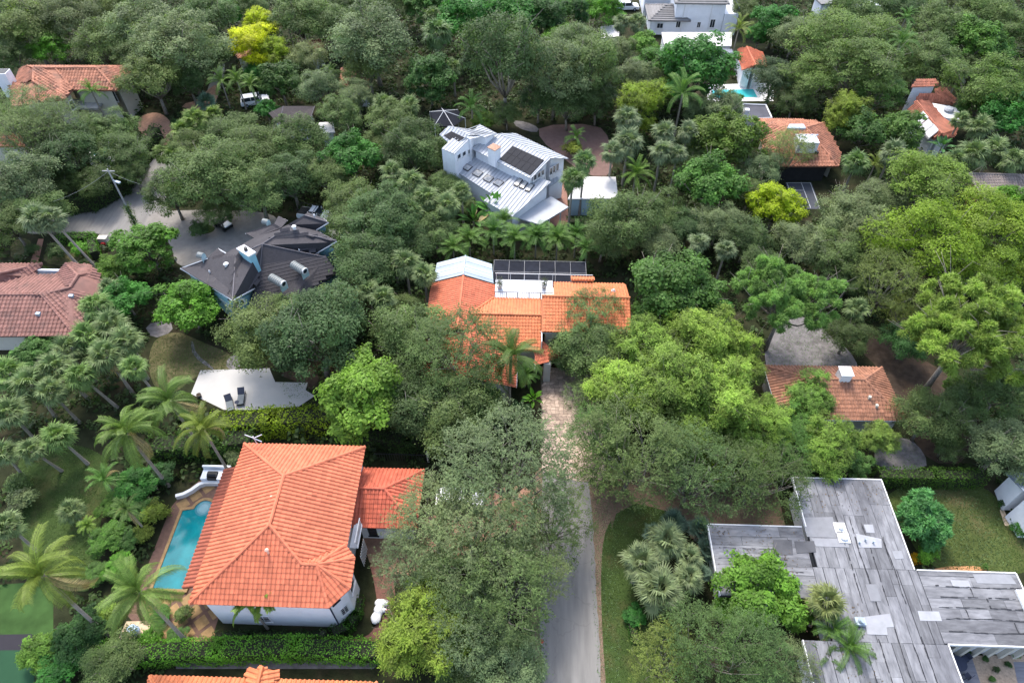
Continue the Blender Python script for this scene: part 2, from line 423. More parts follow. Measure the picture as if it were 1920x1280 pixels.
        V = leaf_quads(rs, P, tilt_up(rs, np.repeat(cd, 4 * q, 0) * .6, .8, .35), leaf, asp, dirs=unit(dd))
        T = np.repeat(ct, 4 * q) + rs.normal(0, .12, len(P))
    V[..., 2] += zc
    C = C + np.array([0, 0, zc])
    return V, T, C
def make_trunk(seed, zc, C, r0, fork=.42, nlimb=9, bend=.25, thin=.25):
    rs = random.Random(seed); b = MB()
    f = Vector((rs.uniform(-1, 1) * bend, rs.uniform(-1, 1) * bend, zc * fork))
    b.tube([(0, 0, -.15), (f.x * .3, f.y * .3, f.z * .45), tuple(f)], [r0 * 1.35, r0, r0 * .8], 7)
    ix = list(range(len(C))); rs.shuffle(ix)
    for j in ix[:nlimb]:
        e = Vector(C[j]); mid = f.lerp(e, .5) + Vector((rs.uniform(-.4, .4), rs.uniform(-.4, .4), -.12 * (e - f).length + rs.uniform(0, .5)))
        b.tube([tuple(f), tuple(mid), tuple(e)], [r0 * .55, r0 * .38, r0 * .16], 5)
        for q in range(2):
            o = Vector((rs.gauss(0, 1), rs.gauss(0, 1), abs(rs.gauss(.4, .5)))).normalized() * (e - f).length * .30
            o += (e - f).normalized() * (e - f).length * .14
            b.tube([tuple(mid.lerp(e, .75)), tuple(e + o * .45 + Vector((0, 0, -.05))), tuple(e + o)], [r0 * .16, r0 * .11, r0 * .05], 4)
    return b
class Species:
    def __init__(s, R, zc, top, var, cat='tree', name='tree', foliage='crown'):
        s.R, s.zc, s.top, s.var, s.cat, s.name, s.foliage = R, zc, top, var, cat, name, foliage
SP = {}
def species(key, name, seeds, R, zc, r0, cat='tree', trunk=True, foliage='crown', fork=.42, nlimb=9, bend=.3, bark=None, **kw):
    var = []
    for sd in seeds:
        V, T, C = make_crown(sd, R=R, zc=zc, **kw)
        me = quads_mesh(name + '_' + foliage, V, T, LEAF)
        tb = None
        if trunk:
            b = make_trunk(sd, zc, C, r0, fork, nlimb, bend)
            tb = bpy.data.meshes.new(name + '_trunk'); tb.from_pydata(b.v, [], b.f); tb.materials.append(bark or BARK)
            for p_ in tb.polygons: p_.use_smooth = True
        var.append((me, tb))
    SP[key] = Species(R, zc, zc + R * kw.get('fl', .72), var, cat, name, foliage)
def site(px, py, rpx, sp, zk=1.0):
    """where a plant stands whose crown is seen at (px,py) with radius rpx, and how big it is"""
    s = 1.0
    for _ in range(4):
        p = at(px, py, sp.zc * s * zk); s = rpx * depth(p) / FOC / sp.R
    return p, s
NPLANT = [0]
GROW = {'airy': 1.17, 'bamboo': 1.08, 'oak': 1.05}
def plant(key, px, py, rpx, label, col, zk=1.0, group=None, rot=None):
    rpx *= GROW.get(key, 1.0)
    sp = SP[key]; NPLANT[0] += 1; i = NPLANT[0]
    p, s = site(px, py, rpx, sp, zk); rs = random.Random(i * 7 + 3)
    t = thing(sp.name, label, sp.cat, (p[0], p[1], 0), group)
    t.rotation_euler.z = rs.uniform(0, 6.28) if rot is None else rot
    t.scale = (s, s, s * zk)
    me, tb = sp.var[i % len(sp.var)]
    hue = rs.gauss(0, .045)
    link(sp.foliage, me, t, color=np.array(col) * rs.uniform(.86, 1.12) * np.array([1 + hue, 1 + hue * .15, 1 - hue * .6]))
    if tb: link('trunk', tb, t)
    return t
# palms ------------------------------------------------------------
def fan_frond(seed, blade=1.15, pet=1.1, seg=26, droop=.5):
    """a palmetto leaf: stalk along +x, then a fan of split blades"""
    rs = np.random.RandomState(seed); Q = []; T = []
    w = .03
    Q.append([(0, -w, 0), (pet, -w * .6, 0), (pet, w * .6, 0), (0, w, 0)]); T.append(.75)
    for i in range(seg):
        a = (i - (seg - 1) / 2) / (seg / 2) * 2.25; L_ = blade * (1.0 - .22 * abs(a) / 2.25) * rs.uniform(.70, 1.15)
        o = np.array([pet - .05, 0, 0]); d = np.array([math.cos(a), math.sin(a), 0]); s = np.array([-d[1], d[0], 0])
        up = .14 * math.cos(a * .5); z = [0, up * L_ * .6, up * L_ * .6 - droop * L_ * rs.uniform(.25, 1.15)]
        ww = [.012, .062, .012]; st = [0, .58, 1.0]
        pts = [(o + d * L_ * st[k] + np.array([0, 0, z[k]]) - s * ww[k], o + d * L_ * st[k] + np.array([0, 0, z[k]]) + s * ww[k]) for k in range(3)]
        for k in range(2): Q.append([pts[k][0], pts[k + 1][0], pts[k + 1][1], pts[k][1]]); T.append(rs.normal(.5, .17))
    return np.array(Q, float), np.array(T)
def pin_frond(seed, L_=4.0, arch=.9, pairs=34, lf=.75, lw=.05, hang=.75, vee=.3):
    """a feather leaf: an arching midrib with drooping leaflets"""
    rs = np.random.RandomState(seed); Q = []; T = []
    def rib(s): return np.array([L_ * (s - .18 * arch * s ** 3), 0, L_ * (.28 * s - arch * .62 * s ** 2.4)])
    N_ = 8
    for i in range(N_):
        a, b = rib(i / N_), rib((i + 1) / N_); w = .045 * (1 - i / N_) + .012; y = np.array([0, w, 0])
        Q.append([a - y, b - y * .85, b + y * .85, a + y]); T.append(.95)
    for i in range(pairs):
        s = .10 + .90 * i / pairs; p = rib(s); tg = rib(min(1, s + .02)) - rib(s - .02); tg /= np.linalg.norm(tg)
        l = lf * (math.sin(min(1, s * 1.25 + .12) * math.pi * .62) ** .7) * (1.05 - .45 * s) * rs.uniform(.85, 1.12)
        for sg in (-1, 1):
            d = tg * .55 + np.array([0, sg * .85, vee]); d /= np.linalg.norm(d)
            m_ = p + d * l * .5; e = p + d * l * .92 + np.array([0, 0, -hang * l * rs.uniform(.5, 1.0)])
            wv = tg * lw * .5
            Q.append([p - wv * .5, m_ - wv, m_ + wv, p + wv * .5]); T.append(rs.normal(.5, .15))
            Q.append([m_ - wv, e - wv * .2, e + wv * .2, m_ + wv]); T.append(rs.normal(.55, .15))
    return np.array(Q, float), np.array(T)
def frond_mats(rs, n, e0, e1, s0=.85, s1=1.1, jit=.16):
    out = []
    for i in range(n):
        k = i / max(1, n - 1); el = e0 + (e1 - e0) * k + rs.gauss(0, jit); az = i * 2.39996 + rs.gauss(0, .3); s = rs.uniform(s0, s1)
        out.append(Matrix.Rotation(az, 4, 'Z') @ Matrix.Rotation(-el, 4, 'Y') @ Matrix.Rotation(rs.gauss(0, .25), 4, 'X') @ Matrix.Scale(s, 4))
    return out
PALMS = {}
def palm_kind(key, name, fr, n, e0, e1, trunk_h, r, R, head, boots=.0, stem_z=.0, cat='palm tree'):
    meshes = [quads_mesh(name + '_frond', *f, PALM) for f in fr]
    rs = random.Random(hash(name) % 999 if False else len(name) * 13)
    mats = [frond_mats(random.Random(k + 5), n, e0, e1) for k in range(3)]
    joined = []
    for ms in mats:                                              # whole crown as one mesh for palms too far to pick fronds apart
        VV, TT = [], []
        for i, M in enumerate(ms):
            q, t = fr[i % len(fr)]; A = np.array(M); P = q.reshape(-1, 3) @ A[:3, :3].T + A[:3, 3]; VV.append(P.reshape(-1, 4, 3)); TT.append(t)
        joined.append(quads_mesh(name + '_crown', np.concatenate(VV), np.concatenate(TT), PALM))
    PALMS[key] = dict(name=name, meshes=meshes, mats=mats, joined=joined, h=trunk_h, r=r, R=R, head=head, cat=cat)
def palm(key, px, py, rpx, label, col, h=None, lean=(0, 0), near=False, group=None, curve=.0, old=(.30, .24, .12), upto=None):
    K = PALMS[key]; NPLANT[0] += 1; i = NPLANT[0]; rs = random.Random(i * 11 + 1)
    h = h or K['h']; p = at(px, py, h); s = rpx * depth(p) / FOC / K['R']
    b = np.array([p[0] - lean[0], p[1] - lean[1], 0.0])
    t = thing(K['name'], label, K['cat'], b, group)
    tp = Vector((lean[0], lean[1], h))
    tb = MB(); pts = []; rr = []
    for k in range(8):
        q = k / 7; e = q ** (1 + curve)
        pts.append((b[0] + tp.x * e, b[1] + tp.y * e, h * q)); rr.append(K['r'] * s ** .5 * (1.35 - .45 * min(1, q * 3)) * (1.12 if k == 7 else 1))
    tb.tube(pts, rr, 8).build('trunk', MATS['palm_bark'], t)
    B = Matrix.Translation(tp) @ Matrix.Rotation(rs.uniform(0, 6.28), 4, 'Z') @ Matrix.Scale(s, 4)
    ms = K['mats'][i % 3]; c = np.array(col) * rs.uniform(.92, 1.08)
    if near:
        for k, M in enumerate(ms):
            dead = k >= len(ms) - 2 and rs.random() < .6
            link('frond', K['meshes'][k % len(K['meshes'])], t, B @ M, (np.array(old) if dead else c * rs.uniform(.85, 1.15)))
    else:
        link('crown', K['joined'][i % 3], t, B, c)
    return t
# hedges and low growth ---------------------------------------------
def leaf_box(rs, path, width, height, leaf, dens, lump=.18, z0=0.0):
    P, Nn = [], []
    path = [np.array(q[:2], float) for q in path]
    for a, b in zip(path[:-1], path[1:]):
        L_ = np.linalg.norm(b - a); t = (b - a) / L_; o = np.array([-t[1], t[0]])
        n = int(dens * L_ * (width + 2 * height)) + 4
        u = rs.rand(n) * (width + 2 * height); x = rs.rand(n) * (L_ + width * .9) - width * .45
        side = np.where(u < height, -1, np.where(u > height + width, 1, 0))
        v = np.where(side == 0, u - height - width / 2, side * width / 2)
        z = np.where(side == -1, u, np.where(side == 1, 2 * height + width - u, height))
        ph = x * 1.7 + a[0]; bul = lump * (np.sin(ph * 1.9 + z * 2) * .5 + np.sin(ph * 4.3 - v * 3 + z * 3.7) * .5) + rs.normal(0, lump * .5, n)
        v = v + np.where(side != 0, side * bul, 0) ; z = z + np.where(side == 0, bul, 0)
        rc = np.minimum(0, .25 * width - np.abs(height - z)); 
        P.append(np.stack([a[0] + t[0] * x + o[0] * v, a[1] + t[1] * x + o[1] * v, z + z0], 1))
        Nn.append(np.stack([o[0] * side, o[1] * side, np.where(side == 0, 1.0, .35)], 1))
    P = np.concatenate(P); Nn = np.concatenate(Nn)
    V = leaf_quads(rs, P, unit(Nn + rs.normal(size=Nn.shape) * .55), leaf, .6)
    T = rs.normal(.5, .16, len(P)) + .22 * np.sin(P[:, 0] * 1.3 + P[:, 1] * .9) * np.sin(P[:, 1] * 2.1 + P[:, 2])
    return V, T
HN = [0]
def hedge(path, width, height, label, col, leaf=.16, dens=70, cat='hedge', name='hedge', lump=.15, group=None):
    HN[0] += 1; rs = np.random.RandomState(100 + HN[0])
    b = np.array([*path[0][:2], 0.0]); pp = [np.array(q[:2], float) - b[:2] for q in path]
    V, T = leaf_box(rs, pp, width, height, leaf, dens, lump)
    t = thing(name, label, cat, b, group)
    link('foliage', quads_mesh('hedge_foliage', V, T, LEAF), t, color=col)
    m = MB()
    for a, c in zip(path[:-1], path[1:]):
        a, c = np.array(a[:2], float), np.array(c[:2], float); d = c - a
        m.box((*((a + c) / 2), height * .43), (np.linalg.norm(d) + width * .4, width * .7, height * .84), math.atan2(d[1], d[0]))
    m.build('twigs', MATS['twig'], t)
    return t
# ------------------------------------------------------------------ materials in use
mat('palm_bark', (.26, .23, .19), .9, .3, 4, bump=.4, stretch=(1, 1, 4))
mat('twig', (.022, .026, .014), .95, .4, 4)
TILE_O = mat('tile_orange', (.50, .150, .080), .68, .10, .7, tone=.24, stain=(.30, .085, .05), stain_amt=.5, stain_scale=.35, spec=.22)
TILE_B = mat('tile_bright', (.50, .155, .060), .62, .10, 1.2, tone=.26, stain=(.25, .10, .05), stain_amt=.4, stain_scale=.5, spec=.35)
TILE_M = mat('tile_maroon', (.215, .105, .085), .7, .14, 1.2, tone=.30, stain=(.08, .055, .05), stain_amt=.5, stain_scale=.5)
TILE_T = mat('tile_terracotta', (.345, .150, .092), .75, .18, 1.5, tone=.40, stain=(.07, .05, .042), stain_amt=.7, stain_scale=.45)
TILE_N = mat('tile_weathered', (.30, .140, .085), .75, .2, 1.0, tone=.38, stain=(.09, .06, .05), stain_amt=.6, stain_scale=.5)
TILE_G = mat('tile_grey_brown', (.20, .165, .15), .8, .15, 1.0, tone=.25, stain=(.08, .07, .065), stain_amt=.5)
SLATE = mat('dark_shingle', (.044, .041, .046), .85, .22, 5, tone=.2, stain=(.075, .07, .075), stain_amt=.35, stain_scale=.9)
SLATE2 = mat('brown_shingle', (.05, .042, .042), .85, .2, 4)
WHITE = mat('white_stucco', (.72, .735, .77), .9, .05, .8, stain=(.5, .5, .5), stain_amt=.3)
CREAM = mat('cream_stucco', (.52, .49, .42), .9, .06, .8, stain=(.45, .42, .36), stain_amt=.3)
GREYWALL = mat('grey_stucco', (.42, .41, .39), .9, .08, .8)
TEAL = mat('teal_siding', (.17, .32, .37), .8, .10, 2, stretch=(.3, .3, 6))
TRIM = mat('white_trim', (.62, .62, .62), .6, .04, 2)
METALW = mat('white_metal', (.37, .39, .42), .6, .10, .5, tone=.3, stain=(.29, .31, .34), stain_amt=.4, spec=.25)
METALG = mat('galvanised_metal', (.33, .39, .45), .35, .10, .6, tone=.3, spec=.5)
GLASS = mat('dark_glass', (.018, .024, .034), .12, .2, 3, spec=.6)
SOLAR = mat('solar_cell', (.020, .021, .026), .7, .25, 6, spec=.12)
DARK = mat('dark_metal', (.025, .026, .03), .5, .2, 3)
SCREEN = mat('insect_screen', (.014, .016, .023), .8, .25, 1.5, tone=.25, spec=.08)
SHADE = mat('dark_interior', (.02, .02, .022), .9, .2, 2)
ASPH = mat('asphalt', (.190, .183, .174), .9, .16, .9, stain=(.12, .117, .113), stain_amt=.5, stain_scale=.5, stretch=(2.0, .22, 1), crack=.14)
ASPH2 = mat('grey_drive', (.215, .20, .185), .9, .16, 1.2, stain=(.17, .165, .16), stain_amt=.5, stain_scale=.3)
BRICKD = mat('brick_drive', (.30, .17, .115), .9, .25, 2.5, stain=(.16, .10, .07), stain_amt=.5, stain_scale=.6)
BROWND = mat('brown_drive', (.155, .105, .072), .9, .18, .6, stain=(.10, .07, .05), stain_amt=.5, stain_scale=.5)
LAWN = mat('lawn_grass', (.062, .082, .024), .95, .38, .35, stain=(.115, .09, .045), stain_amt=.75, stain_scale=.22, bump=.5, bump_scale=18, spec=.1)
LAWN2 = mat('dark_lawn', (.040, .066, .018), .95, .35, .3, stain=(.085, .07, .034), stain_amt=.6, stain_scale=.35, bump=.5, bump_scale=18, spec=.1)  # darker and greener grass colour than lawn_grass
DRYLAWN = mat('dry_lawn', (.105, .095, .048), .95, .3, .6, stain=(.07, .08, .03), stain_amt=.7, stain_scale=.4, bump=.4, bump_scale=18, spec=.1)
LITTER = mat('leaf_litter', (.165, .120, .085), .95, .55, 9, stain=(.10, .07, .05), stain_amt=.6, stain_scale=1.5, bump=.6, bump_scale=14, spec=.1)
MULCH = mat('mulch', (.40, .21, .10), .95, .35, 5, bump=.5, spec=.1)
EARTH = mat('earth', (.055, .04, .03), .95, .35, 1.5, stain=(.10, .065, .04), stain_amt=.7, stain_scale=.3, bump=.4, spec=.1)
SAND = mat('grey_sand', (.165, .155, .155), .95, .28, 1.6, stain=(.075, .068, .066), stain_amt=.75, stain_scale=.9, bump=.4, spec=.1)
PATIO = mat('pale_patio', (.42, .41, .395), .8, .07, .5, stain=(.42, .39, .36), stain_amt=.4, stain_scale=.25)
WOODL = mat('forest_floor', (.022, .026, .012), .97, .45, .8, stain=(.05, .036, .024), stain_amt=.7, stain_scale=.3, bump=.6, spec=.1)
WATER = mat('pool_water', (.004, .155, .180), .06, .30, .5, spec=.3, stain=(.02, .22, .23), stain_amt=.5, stain_scale=.7, bump=.06, bump_scale=2.5)  # lighter turquoise patches put caustic ripple light into the water colour
TURF = mat('green_turf', (.038, .078, .022), .95, .3, .5, spec=.1)
TURF2 = mat('tennis_green', (.022, .062, .032), .9, .1, .5, spec=.1)
STONE = mat('flagstone', (.40, .305, .245), .85, .16, 3, tone=.42, bump=.2)
GOLD = mat('golden_paver', (.26, .165, .075), .8, .22, 2.5, tone=.2)
BAND = mat('brown_paver', (.13, .075, .055), .85, .2, 3)
SHEET = mat('roof_membrane', (.13, .132, .145), .8, .22, .9, tone=.50, stain=(.13, .13, .14), stain_amt=.55, stain_scale=.9, stretch=(1, 1, 1))
SHEETX = mat('roof_membrane_x', (.190, .192, .202), .85, .26, 2.2, tone=.30, stain=(.085, .086, .094), stain_amt=.6, stain_scale=1.5, stretch=(.45, 1.7, 1), blot=.38)
SHEETY = mat('roof_membrane_y', (.182, .184, .195), .85, .26, 2.2, tone=.30, stain=(.080, .081, .090), stain_amt=.6, stain_scale=1.5, stretch=(1.7, .45, 1), blot=.38)
SHEETB = mat('roof_seam_gap', (.030, .031, .036), .9, .2, 3)
WROOF = mat('white_roof', (.52, .51, .50), .7, .06, .5, stain=(.40, .29, .25), stain_amt=.45, stain_scale=.25)
PURE = mat('white_paint', (.68, .68, .68), .5, .02, 1)
CARW = mat('white_car_paint', (.75, .76, .78), .22, .03, 1, spec=.6)
BLACK = mat('black_paint', (.012, .012, .014), .3, .1, 1)
BRICK = mat('red_brick', (.25, .09, .055), .85, .3, 5)
PINK = mat('pink_fabric', (.75, .30, .34), .6, .05, 1)
BLUEP = mat('blue_glaze', (.45, .58, .75), .4, .1, 2)
GREYF = mat('grey_fabric', (.14, .16, .17), .8, .1, 3)
NAVY = mat('navy_fabric', (.035, .042, .07), .8, .1, 3)
WROUGHT = mat('wrought_iron', (.05, .06, .085), .5, .1, 3)

# ------------------------------------------------------------------ ground sheets (each 4 mm above the last)
def sheet(name, pts, z, m, clear=True, kind='structure'):
    if clear: CLEAR.append([tuple(p[:2]) for p in pts])
    if m in (LAWN, LAWN2, DRYLAWN): GRASS.append(pts)
    return MB().poly([(p[0], p[1], z) for p in (pts if newell([(q[0], q[1], 0) for q in pts])[2] > 0 else pts[::-1])]).build(name, m, kind=kind)
def smooth(pts, n=3):
    for _ in range(n):
        q = []
        for i in range(len(pts)):
            a, b = np.array(pts[i][:2]), np.array(pts[(i + 1) % len(pts)][:2]); q += [a * .75 + b * .25, a * .25 + b * .75]
        pts = q
    return pts
def gpoly(l): return [at(*p) for p in l]
GRASS, FALLEN = [], []
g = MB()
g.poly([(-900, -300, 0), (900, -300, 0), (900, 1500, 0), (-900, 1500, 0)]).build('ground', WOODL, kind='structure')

# lane in the middle, its verges, the stone drive
def wavy(p, q, n, amp, rs_):
    p, q = np.array(p, float), np.array(q, float); d = (q - p) / np.linalg.norm(q - p); o = np.array([-d[1], d[0]])
    return [tuple(p + (q - p) * i / n + o * rs_.uniform(-amp, amp)) for i in range(n)]
rv = random.Random(2)
sheet('lane_verge', wavy((.7, -12), (7.75, -12), 2, 0, rv) + wavy((7.75, -12), (7.85, 27), 60, .16, rv) + wavy((7.85, 27), (9.2, 32.2), 9, .12, rv) + [(8.3, 36.5), (6.6, 37.2)] + wavy((1.2, 36), (.7, -12), 60, .3, rv), .004, LITTER)
sheet('lane', wavy((1.9, -12), (6.85, -12), 2, 0, rv) + wavy((6.85, -12), (6.72, 31), 80, .07, rv) + [(6.55, 34), (6.2, 36.2), (2.0, 36.4)] + wavy((1.8, 30), (1.9, -12), 70, .12, rv), .008, ASPH)
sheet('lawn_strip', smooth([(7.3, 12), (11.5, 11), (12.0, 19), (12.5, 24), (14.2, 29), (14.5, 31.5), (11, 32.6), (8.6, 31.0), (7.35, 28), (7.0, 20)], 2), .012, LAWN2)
sheet('brown_driveway', [(8.5, 29.6), (9.0, 31.2), (11, 32.4), (15.5, 31.2), (15.8, 28.9), (24.9, 28.7), (25.0, 35), (14, 36.2), (8.3, 36)], .016, BROWND)
CLEAR.append([(1.5, 35), (8.5, 35), (8.5, 50), (1, 50)])
# driveway stones: irregular flags, each a stone
dr = thing('stone_driveway', 'driveway of pale irregular flagstones leading to the tiled house', 'driveway', (4.8, 42, 0))
MB().poly([(1.9, 35.6, .006), (8.0, 33.6, .006), (8.2, 41, .006), (7.4, 48.8, .006), (1.7, 49.0, .006)]).build('joint_bed', mat('joint', (.13, .10, .08), .95), dr)
rs = random.Random(5); cell = .46; NX, NY = 15, 36
pt = {(i, j): (1.75 + (i + (.5 if j % 2 else 0)) * cell + rs.uniform(-.13, .13), 34.6 + j * cell * .93 + rs.uniform(-.13, .13)) for i in range(NX + 1) for j in range(NY + 1)}
bedp = [(1.9, 35.6), (8.0, 33.6), (8.2, 41), (7.4, 48.8), (1.7, 49.0)]
st = []
for j in range(NY):
    for i in range(NX):
        q = [pt[(i, j)], pt[(i + 1, j)], pt[(i + 1, j + 1)], pt[(i, j + 1)]]
        c = np.mean(q, axis=0)
        if in_poly(np.array([c]), bedp)[0]: st.append((c, q))
st.sort(key=lambda s: -s[0][1] * 0 - abs(s[0][1] - 30) * -1)
jb = MB()
for k, (c, q) in enumerate(st):
    q = [c + (np.array(p) - c) * .93 for p in q]; tn = min(1, max(0, rs.gauss(.5, .24))); h = .02 + rs.uniform(0, .012)
    if k < 300: MB().prism([tuple(p) for p in q], .004, .006 + h, tn, bottom=False).build('stone', STONE, dr)
    else: jb.prism([tuple(p) for p in q], .004, .006 + h, tn, bottom=False)
if jb.v: jb.build('stones', STONE, dr, 'stuff')

FALLEN += [gpoly([(1440, 650), (1500, 600), (1590, 660), (1600, 700), (1440, 700)]), gpoly([(1640, 835), (1700, 815), (1738, 870), (1640, 880)]), gpoly([(520, 716), (577, 717), (590, 742), (540, 750)]), gpoly([(1680, 915), (1860, 915), (1900, 1060), (1740, 1060)])] + [[(.9, -2), (2.3, -2), (2.3, 36), (.9, 36)], [(6.5, 8), (7.9, 8), (9.2, 32), (7.5, 37), (6.3, 36)], [(8.5, 28.5), (25, 28.5), (25, 35), (9, 36)], [(1.9, 35.6), (4, 35), (3, 49), (1.7, 49)]]
# the road and drives at upper left
sheet('side_road', smooth(gpoly([(30, 405), (105, 402), (190, 385), (250, 350), (285, 300), (325, 262), (352, 268), (300, 345), (318, 385), (300, 425), (250, 452), (205, 458), (195, 436), (110, 436), (40, 440)]), 2), .004, ASPH)
sheet('grey_driveway', smooth(gpoly([(280, 395), (340, 395), (420, 392), (520, 400), (520, 430), (470, 455), (430, 470), (390, 490), (330, 505), (320, 450), (270, 430)]), 2), .008, ASPH2)
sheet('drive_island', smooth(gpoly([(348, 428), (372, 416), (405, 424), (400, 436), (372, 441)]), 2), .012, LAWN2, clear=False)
sheet('brick_driveway', smooth(gpoly([(255, 222), (290, 208), (318, 222), (330, 258), (322, 272), (290, 272), (262, 252)]), 2), .004, BRICKD)
sheet('drive_apron', smooth(gpoly([(340, 196), (372, 188), (398, 160), (414, 160), (400, 205), (345, 214)]), 1), .008, BRICKD)
sheet('far_lane', smooth(gpoly([(384, 178), (410, 120), (425, 120), (408, 190), (390, 200)]), 1), .006, ASPH)
sheet('front_garden', smooth(gpoly([(82, 475), (120, 448), (172, 450), (176, 492), (120, 500), (82, 492)]), 1), .004, DRYLAWN)
sheet('garden_path', gpoly([(72, 448), (82, 448), (70, 500), (54, 500)]), .008, mat('path_brick', (.33, .17, .12), .9, .2, 5))
sheet('front_lawn', smooth(gpoly([(20, 452), (56, 445), (60, 475), (20, 490)]), 1), .006, DRYLAWN)
# back gardens
sheet('back_lawn', smooth(gpoly([(280, 640), (330, 618), (375, 640), (440, 665), (440, 694), (370, 700), (320, 745), (280, 720)]), 2), .004, DRYLAWN)
sheet('garden_kerb', smooth(gpoly([(357, 640), (362, 640), (368, 664), (402, 690), (398, 694), (362, 668)]), 1), .012, SAND, False)
sheet('patio', [tuple(p) for p in gpoly([(376, 694), (440, 692), (505, 690), (516, 716), (577, 717), (573, 731), (590, 742), (560, 762), (470, 768), (420, 768), (358, 738)])], .010, PATIO)
sheet('patio_path', smooth(gpoly([(426, 670), (448, 664), (452, 692), (424, 692)]), 1), .008, SAND, False)
sheet('side_yard', smooth(gpoly([(270, 608), (320, 600), (325, 622), (285, 636)]), 1), .008, SAND)
sheet('under_oak_lawn', smooth(gpoly([(515, 700), (575, 690), (600, 700), (590, 735), (560, 716)]), 1), .006, EARTH)
# palm lawn, turf court and gardens at lower left
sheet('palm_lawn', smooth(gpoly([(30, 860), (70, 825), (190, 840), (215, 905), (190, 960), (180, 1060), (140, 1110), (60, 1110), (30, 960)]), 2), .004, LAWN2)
sheet('turf', gpoly([(-60, 1100), (100, 1088), (100, 1190), (-60, 1190)]), .008, TURF)
sheet('black_path', gpoly([(-60, 1190), (60, 1188), (64, 1218), (-60, 1219)]), .012, mat('black_rubber', (.018, .016, .022), .8, .1, 2))
sheet('court', gpoly([(-60, 1219), (62, 1218), (66, 1300), (-60, 1300)]), .008, TURF2)
sheet('entry_path', smooth(gpoly([(600, 1210), (640, 1200), (690, 1195), (712, 1160), (700, 1080), (690, 1050), (735, 1055), (745, 1150), (725, 1205), (690, 1225), (620, 1225)]), 2), .006, mat('red_path', (.16, .075, .058), .9, .2, 4))
sheet('entry_court', smooth(gpoly([(672, 990), (800, 975), (900, 920), (1005, 905), (1008, 985), (900, 1010), (830, 1080), (700, 1075)]), 1), .004, BRICKD)
sheet('utility_strip', gpoly([(330, 1253), (700, 1253), (720, 1236), (330, 1238)]), .006, SAND)
# gardens at right
sheet('back_lawn', smooth(gpoly([(1650, 908), (1830, 906), (1870, 930), (1895, 985), (1925, 1015), (1925, 1090), (1740, 1070), (1700, 1000)]), 1), .004, LAWN)
sheet('mulch_bed', smooth(gpoly([(1752, 1062), (1850, 1060), (1850, 1078), (1752, 1078)]), 1), .008, MULCH)
sheet('garden_path', gpoly([(1874, 955), (1882, 955), (1896, 985), (1884, 985)]), .010, mat('tan_slab', (.5, .38, .26), .9))
sheet('sand_court', smooth(gpoly([(1432, 650), (1452, 612), (1490, 592), (1535, 598), (1556, 632), (1590, 652), (1612, 690), (1600, 712), (1440, 712)]), 1), .004, SAND)
sheet('sand_court', smooth(gpoly([(1640, 835), (1700, 815), (1735, 850), (1738, 880), (1640, 880)]), 1), .004, SAND)
sheet('earth_bed', smooth(gpoly([(1570, 620), (1650, 625), (1760, 690), (1830, 740), (1820, 870), (1740, 868), (1700, 800), (1660, 700)]), 1), .002, EARTH)
sheet('paved_yard', smooth(gpoly([(1010, 235), (1120, 232), (1145, 262), (1150, 330), (1100, 330), (1060, 300), (1012, 262)]), 1), .004, mat('red_paving', (.17, .105, .09), .9, .15, 1.5))
sheet('side_yard', gpoly([(1030, 330), (1062, 330), (1066, 420), (1030, 425)]), .008, mat('red_paving2', (.24, .13, .10), .9, .15, 2))
sheet('stone_edge', smooth(gpoly([(960, 226), (985, 228), (1012, 240), (1005, 250), (970, 240)]), 1), .006, SAND)
sheet('courtyard_gravel', smooth(gpoly([(1815, 1228), (1925, 1228), (1925, 1300), (1838, 1300)]), 0), .004, mat('tan_gravel', (.33, .25, .18), .95, .3, 5))
sheet('courtyard_deck', gpoly([(1770, 1210), (1815, 1210), (1845, 1300), (1790, 1300)]), .008, mat('grey_boards', (.16, .16, .18), .8, .2, 1.2, stretch=(.5, 6, 1)))
sheet('courtyard_step', gpoly([(1900, 1240), (1925, 1240), (1925, 1300), (1912, 1300)]), .008, mat('grey_boards', (.16, .16, .18)))

# ------------------------------------------------------------------ A: big orange-tiled house, lower left
hA = thing('tiled_house', 'two storey white house under a big orange tiled hip roof beside the turquoise pool', 'house', (-20, 27, 0))
BLk, BR, FL = (-26, 34.1, 6), (-14.7, 34.1, 6), (-26, 19.3, 6)
A1, A2 = (-20.35, 29.2, 8.85), (-20.35, 24.7, 8.9); Mm, Aa = (-17.45, 22.1, 7.5), (-16.25, 22.1, 7.5)
E0, E1, E2, E3 = (-14.7, 24.5, 6), (-13.7, 23.4, 6), (-13.6, 20.9, 6), (-15.0, 19.3, 6)
fA = [[BLk, FL, A2, A1], [BR, BLk, A1], [BR, A1, A2, Mm, E0], [FL, E3, Aa, Mm, A2], [Mm, Aa, E0], [Aa, E1, E0], [Aa, E2, E1], [Aa, E3, E2]]
tile_roof(hA, fA, TILE_O, .36, .42, single=300, tone_seed=3, ridges=[(A1, A2), (BLk, A1), (BR, A1), (FL, A2), (Mm, A2), (Mm, Aa), (E3, Aa), (E2, Aa), (E1, Aa), (E0, Aa)])
foot = [(-26, 34.1), (-26, 19.3), (-15.0, 19.3), (-13.6, 20.9), (-13.7, 23.4), (-14.7, 24.5), (-14.7, 34.1)]
walls(hA, foot, 0, 5.84, WHITE, .55)
CLEAR.append([(-29, 18.5), (-13, 18.5), (-13, 35), (-29, 35)])
fw = inset(foot, .55)
MB().prism([tuple(p) for p in inset(foot, .12)], 5.72, 5.80, .4).build('fascia', BRICK, hA)
window(hA, (-22.1, 19.85), (-20.95, 19.85), .9, 2.1, 2, 3, TRIM, GLASS)
window(hA, (-24.2, 19.85), (-23.5, 19.85), 5.05, 5.5, 1, 1, DARK, GLASS, 'vent')
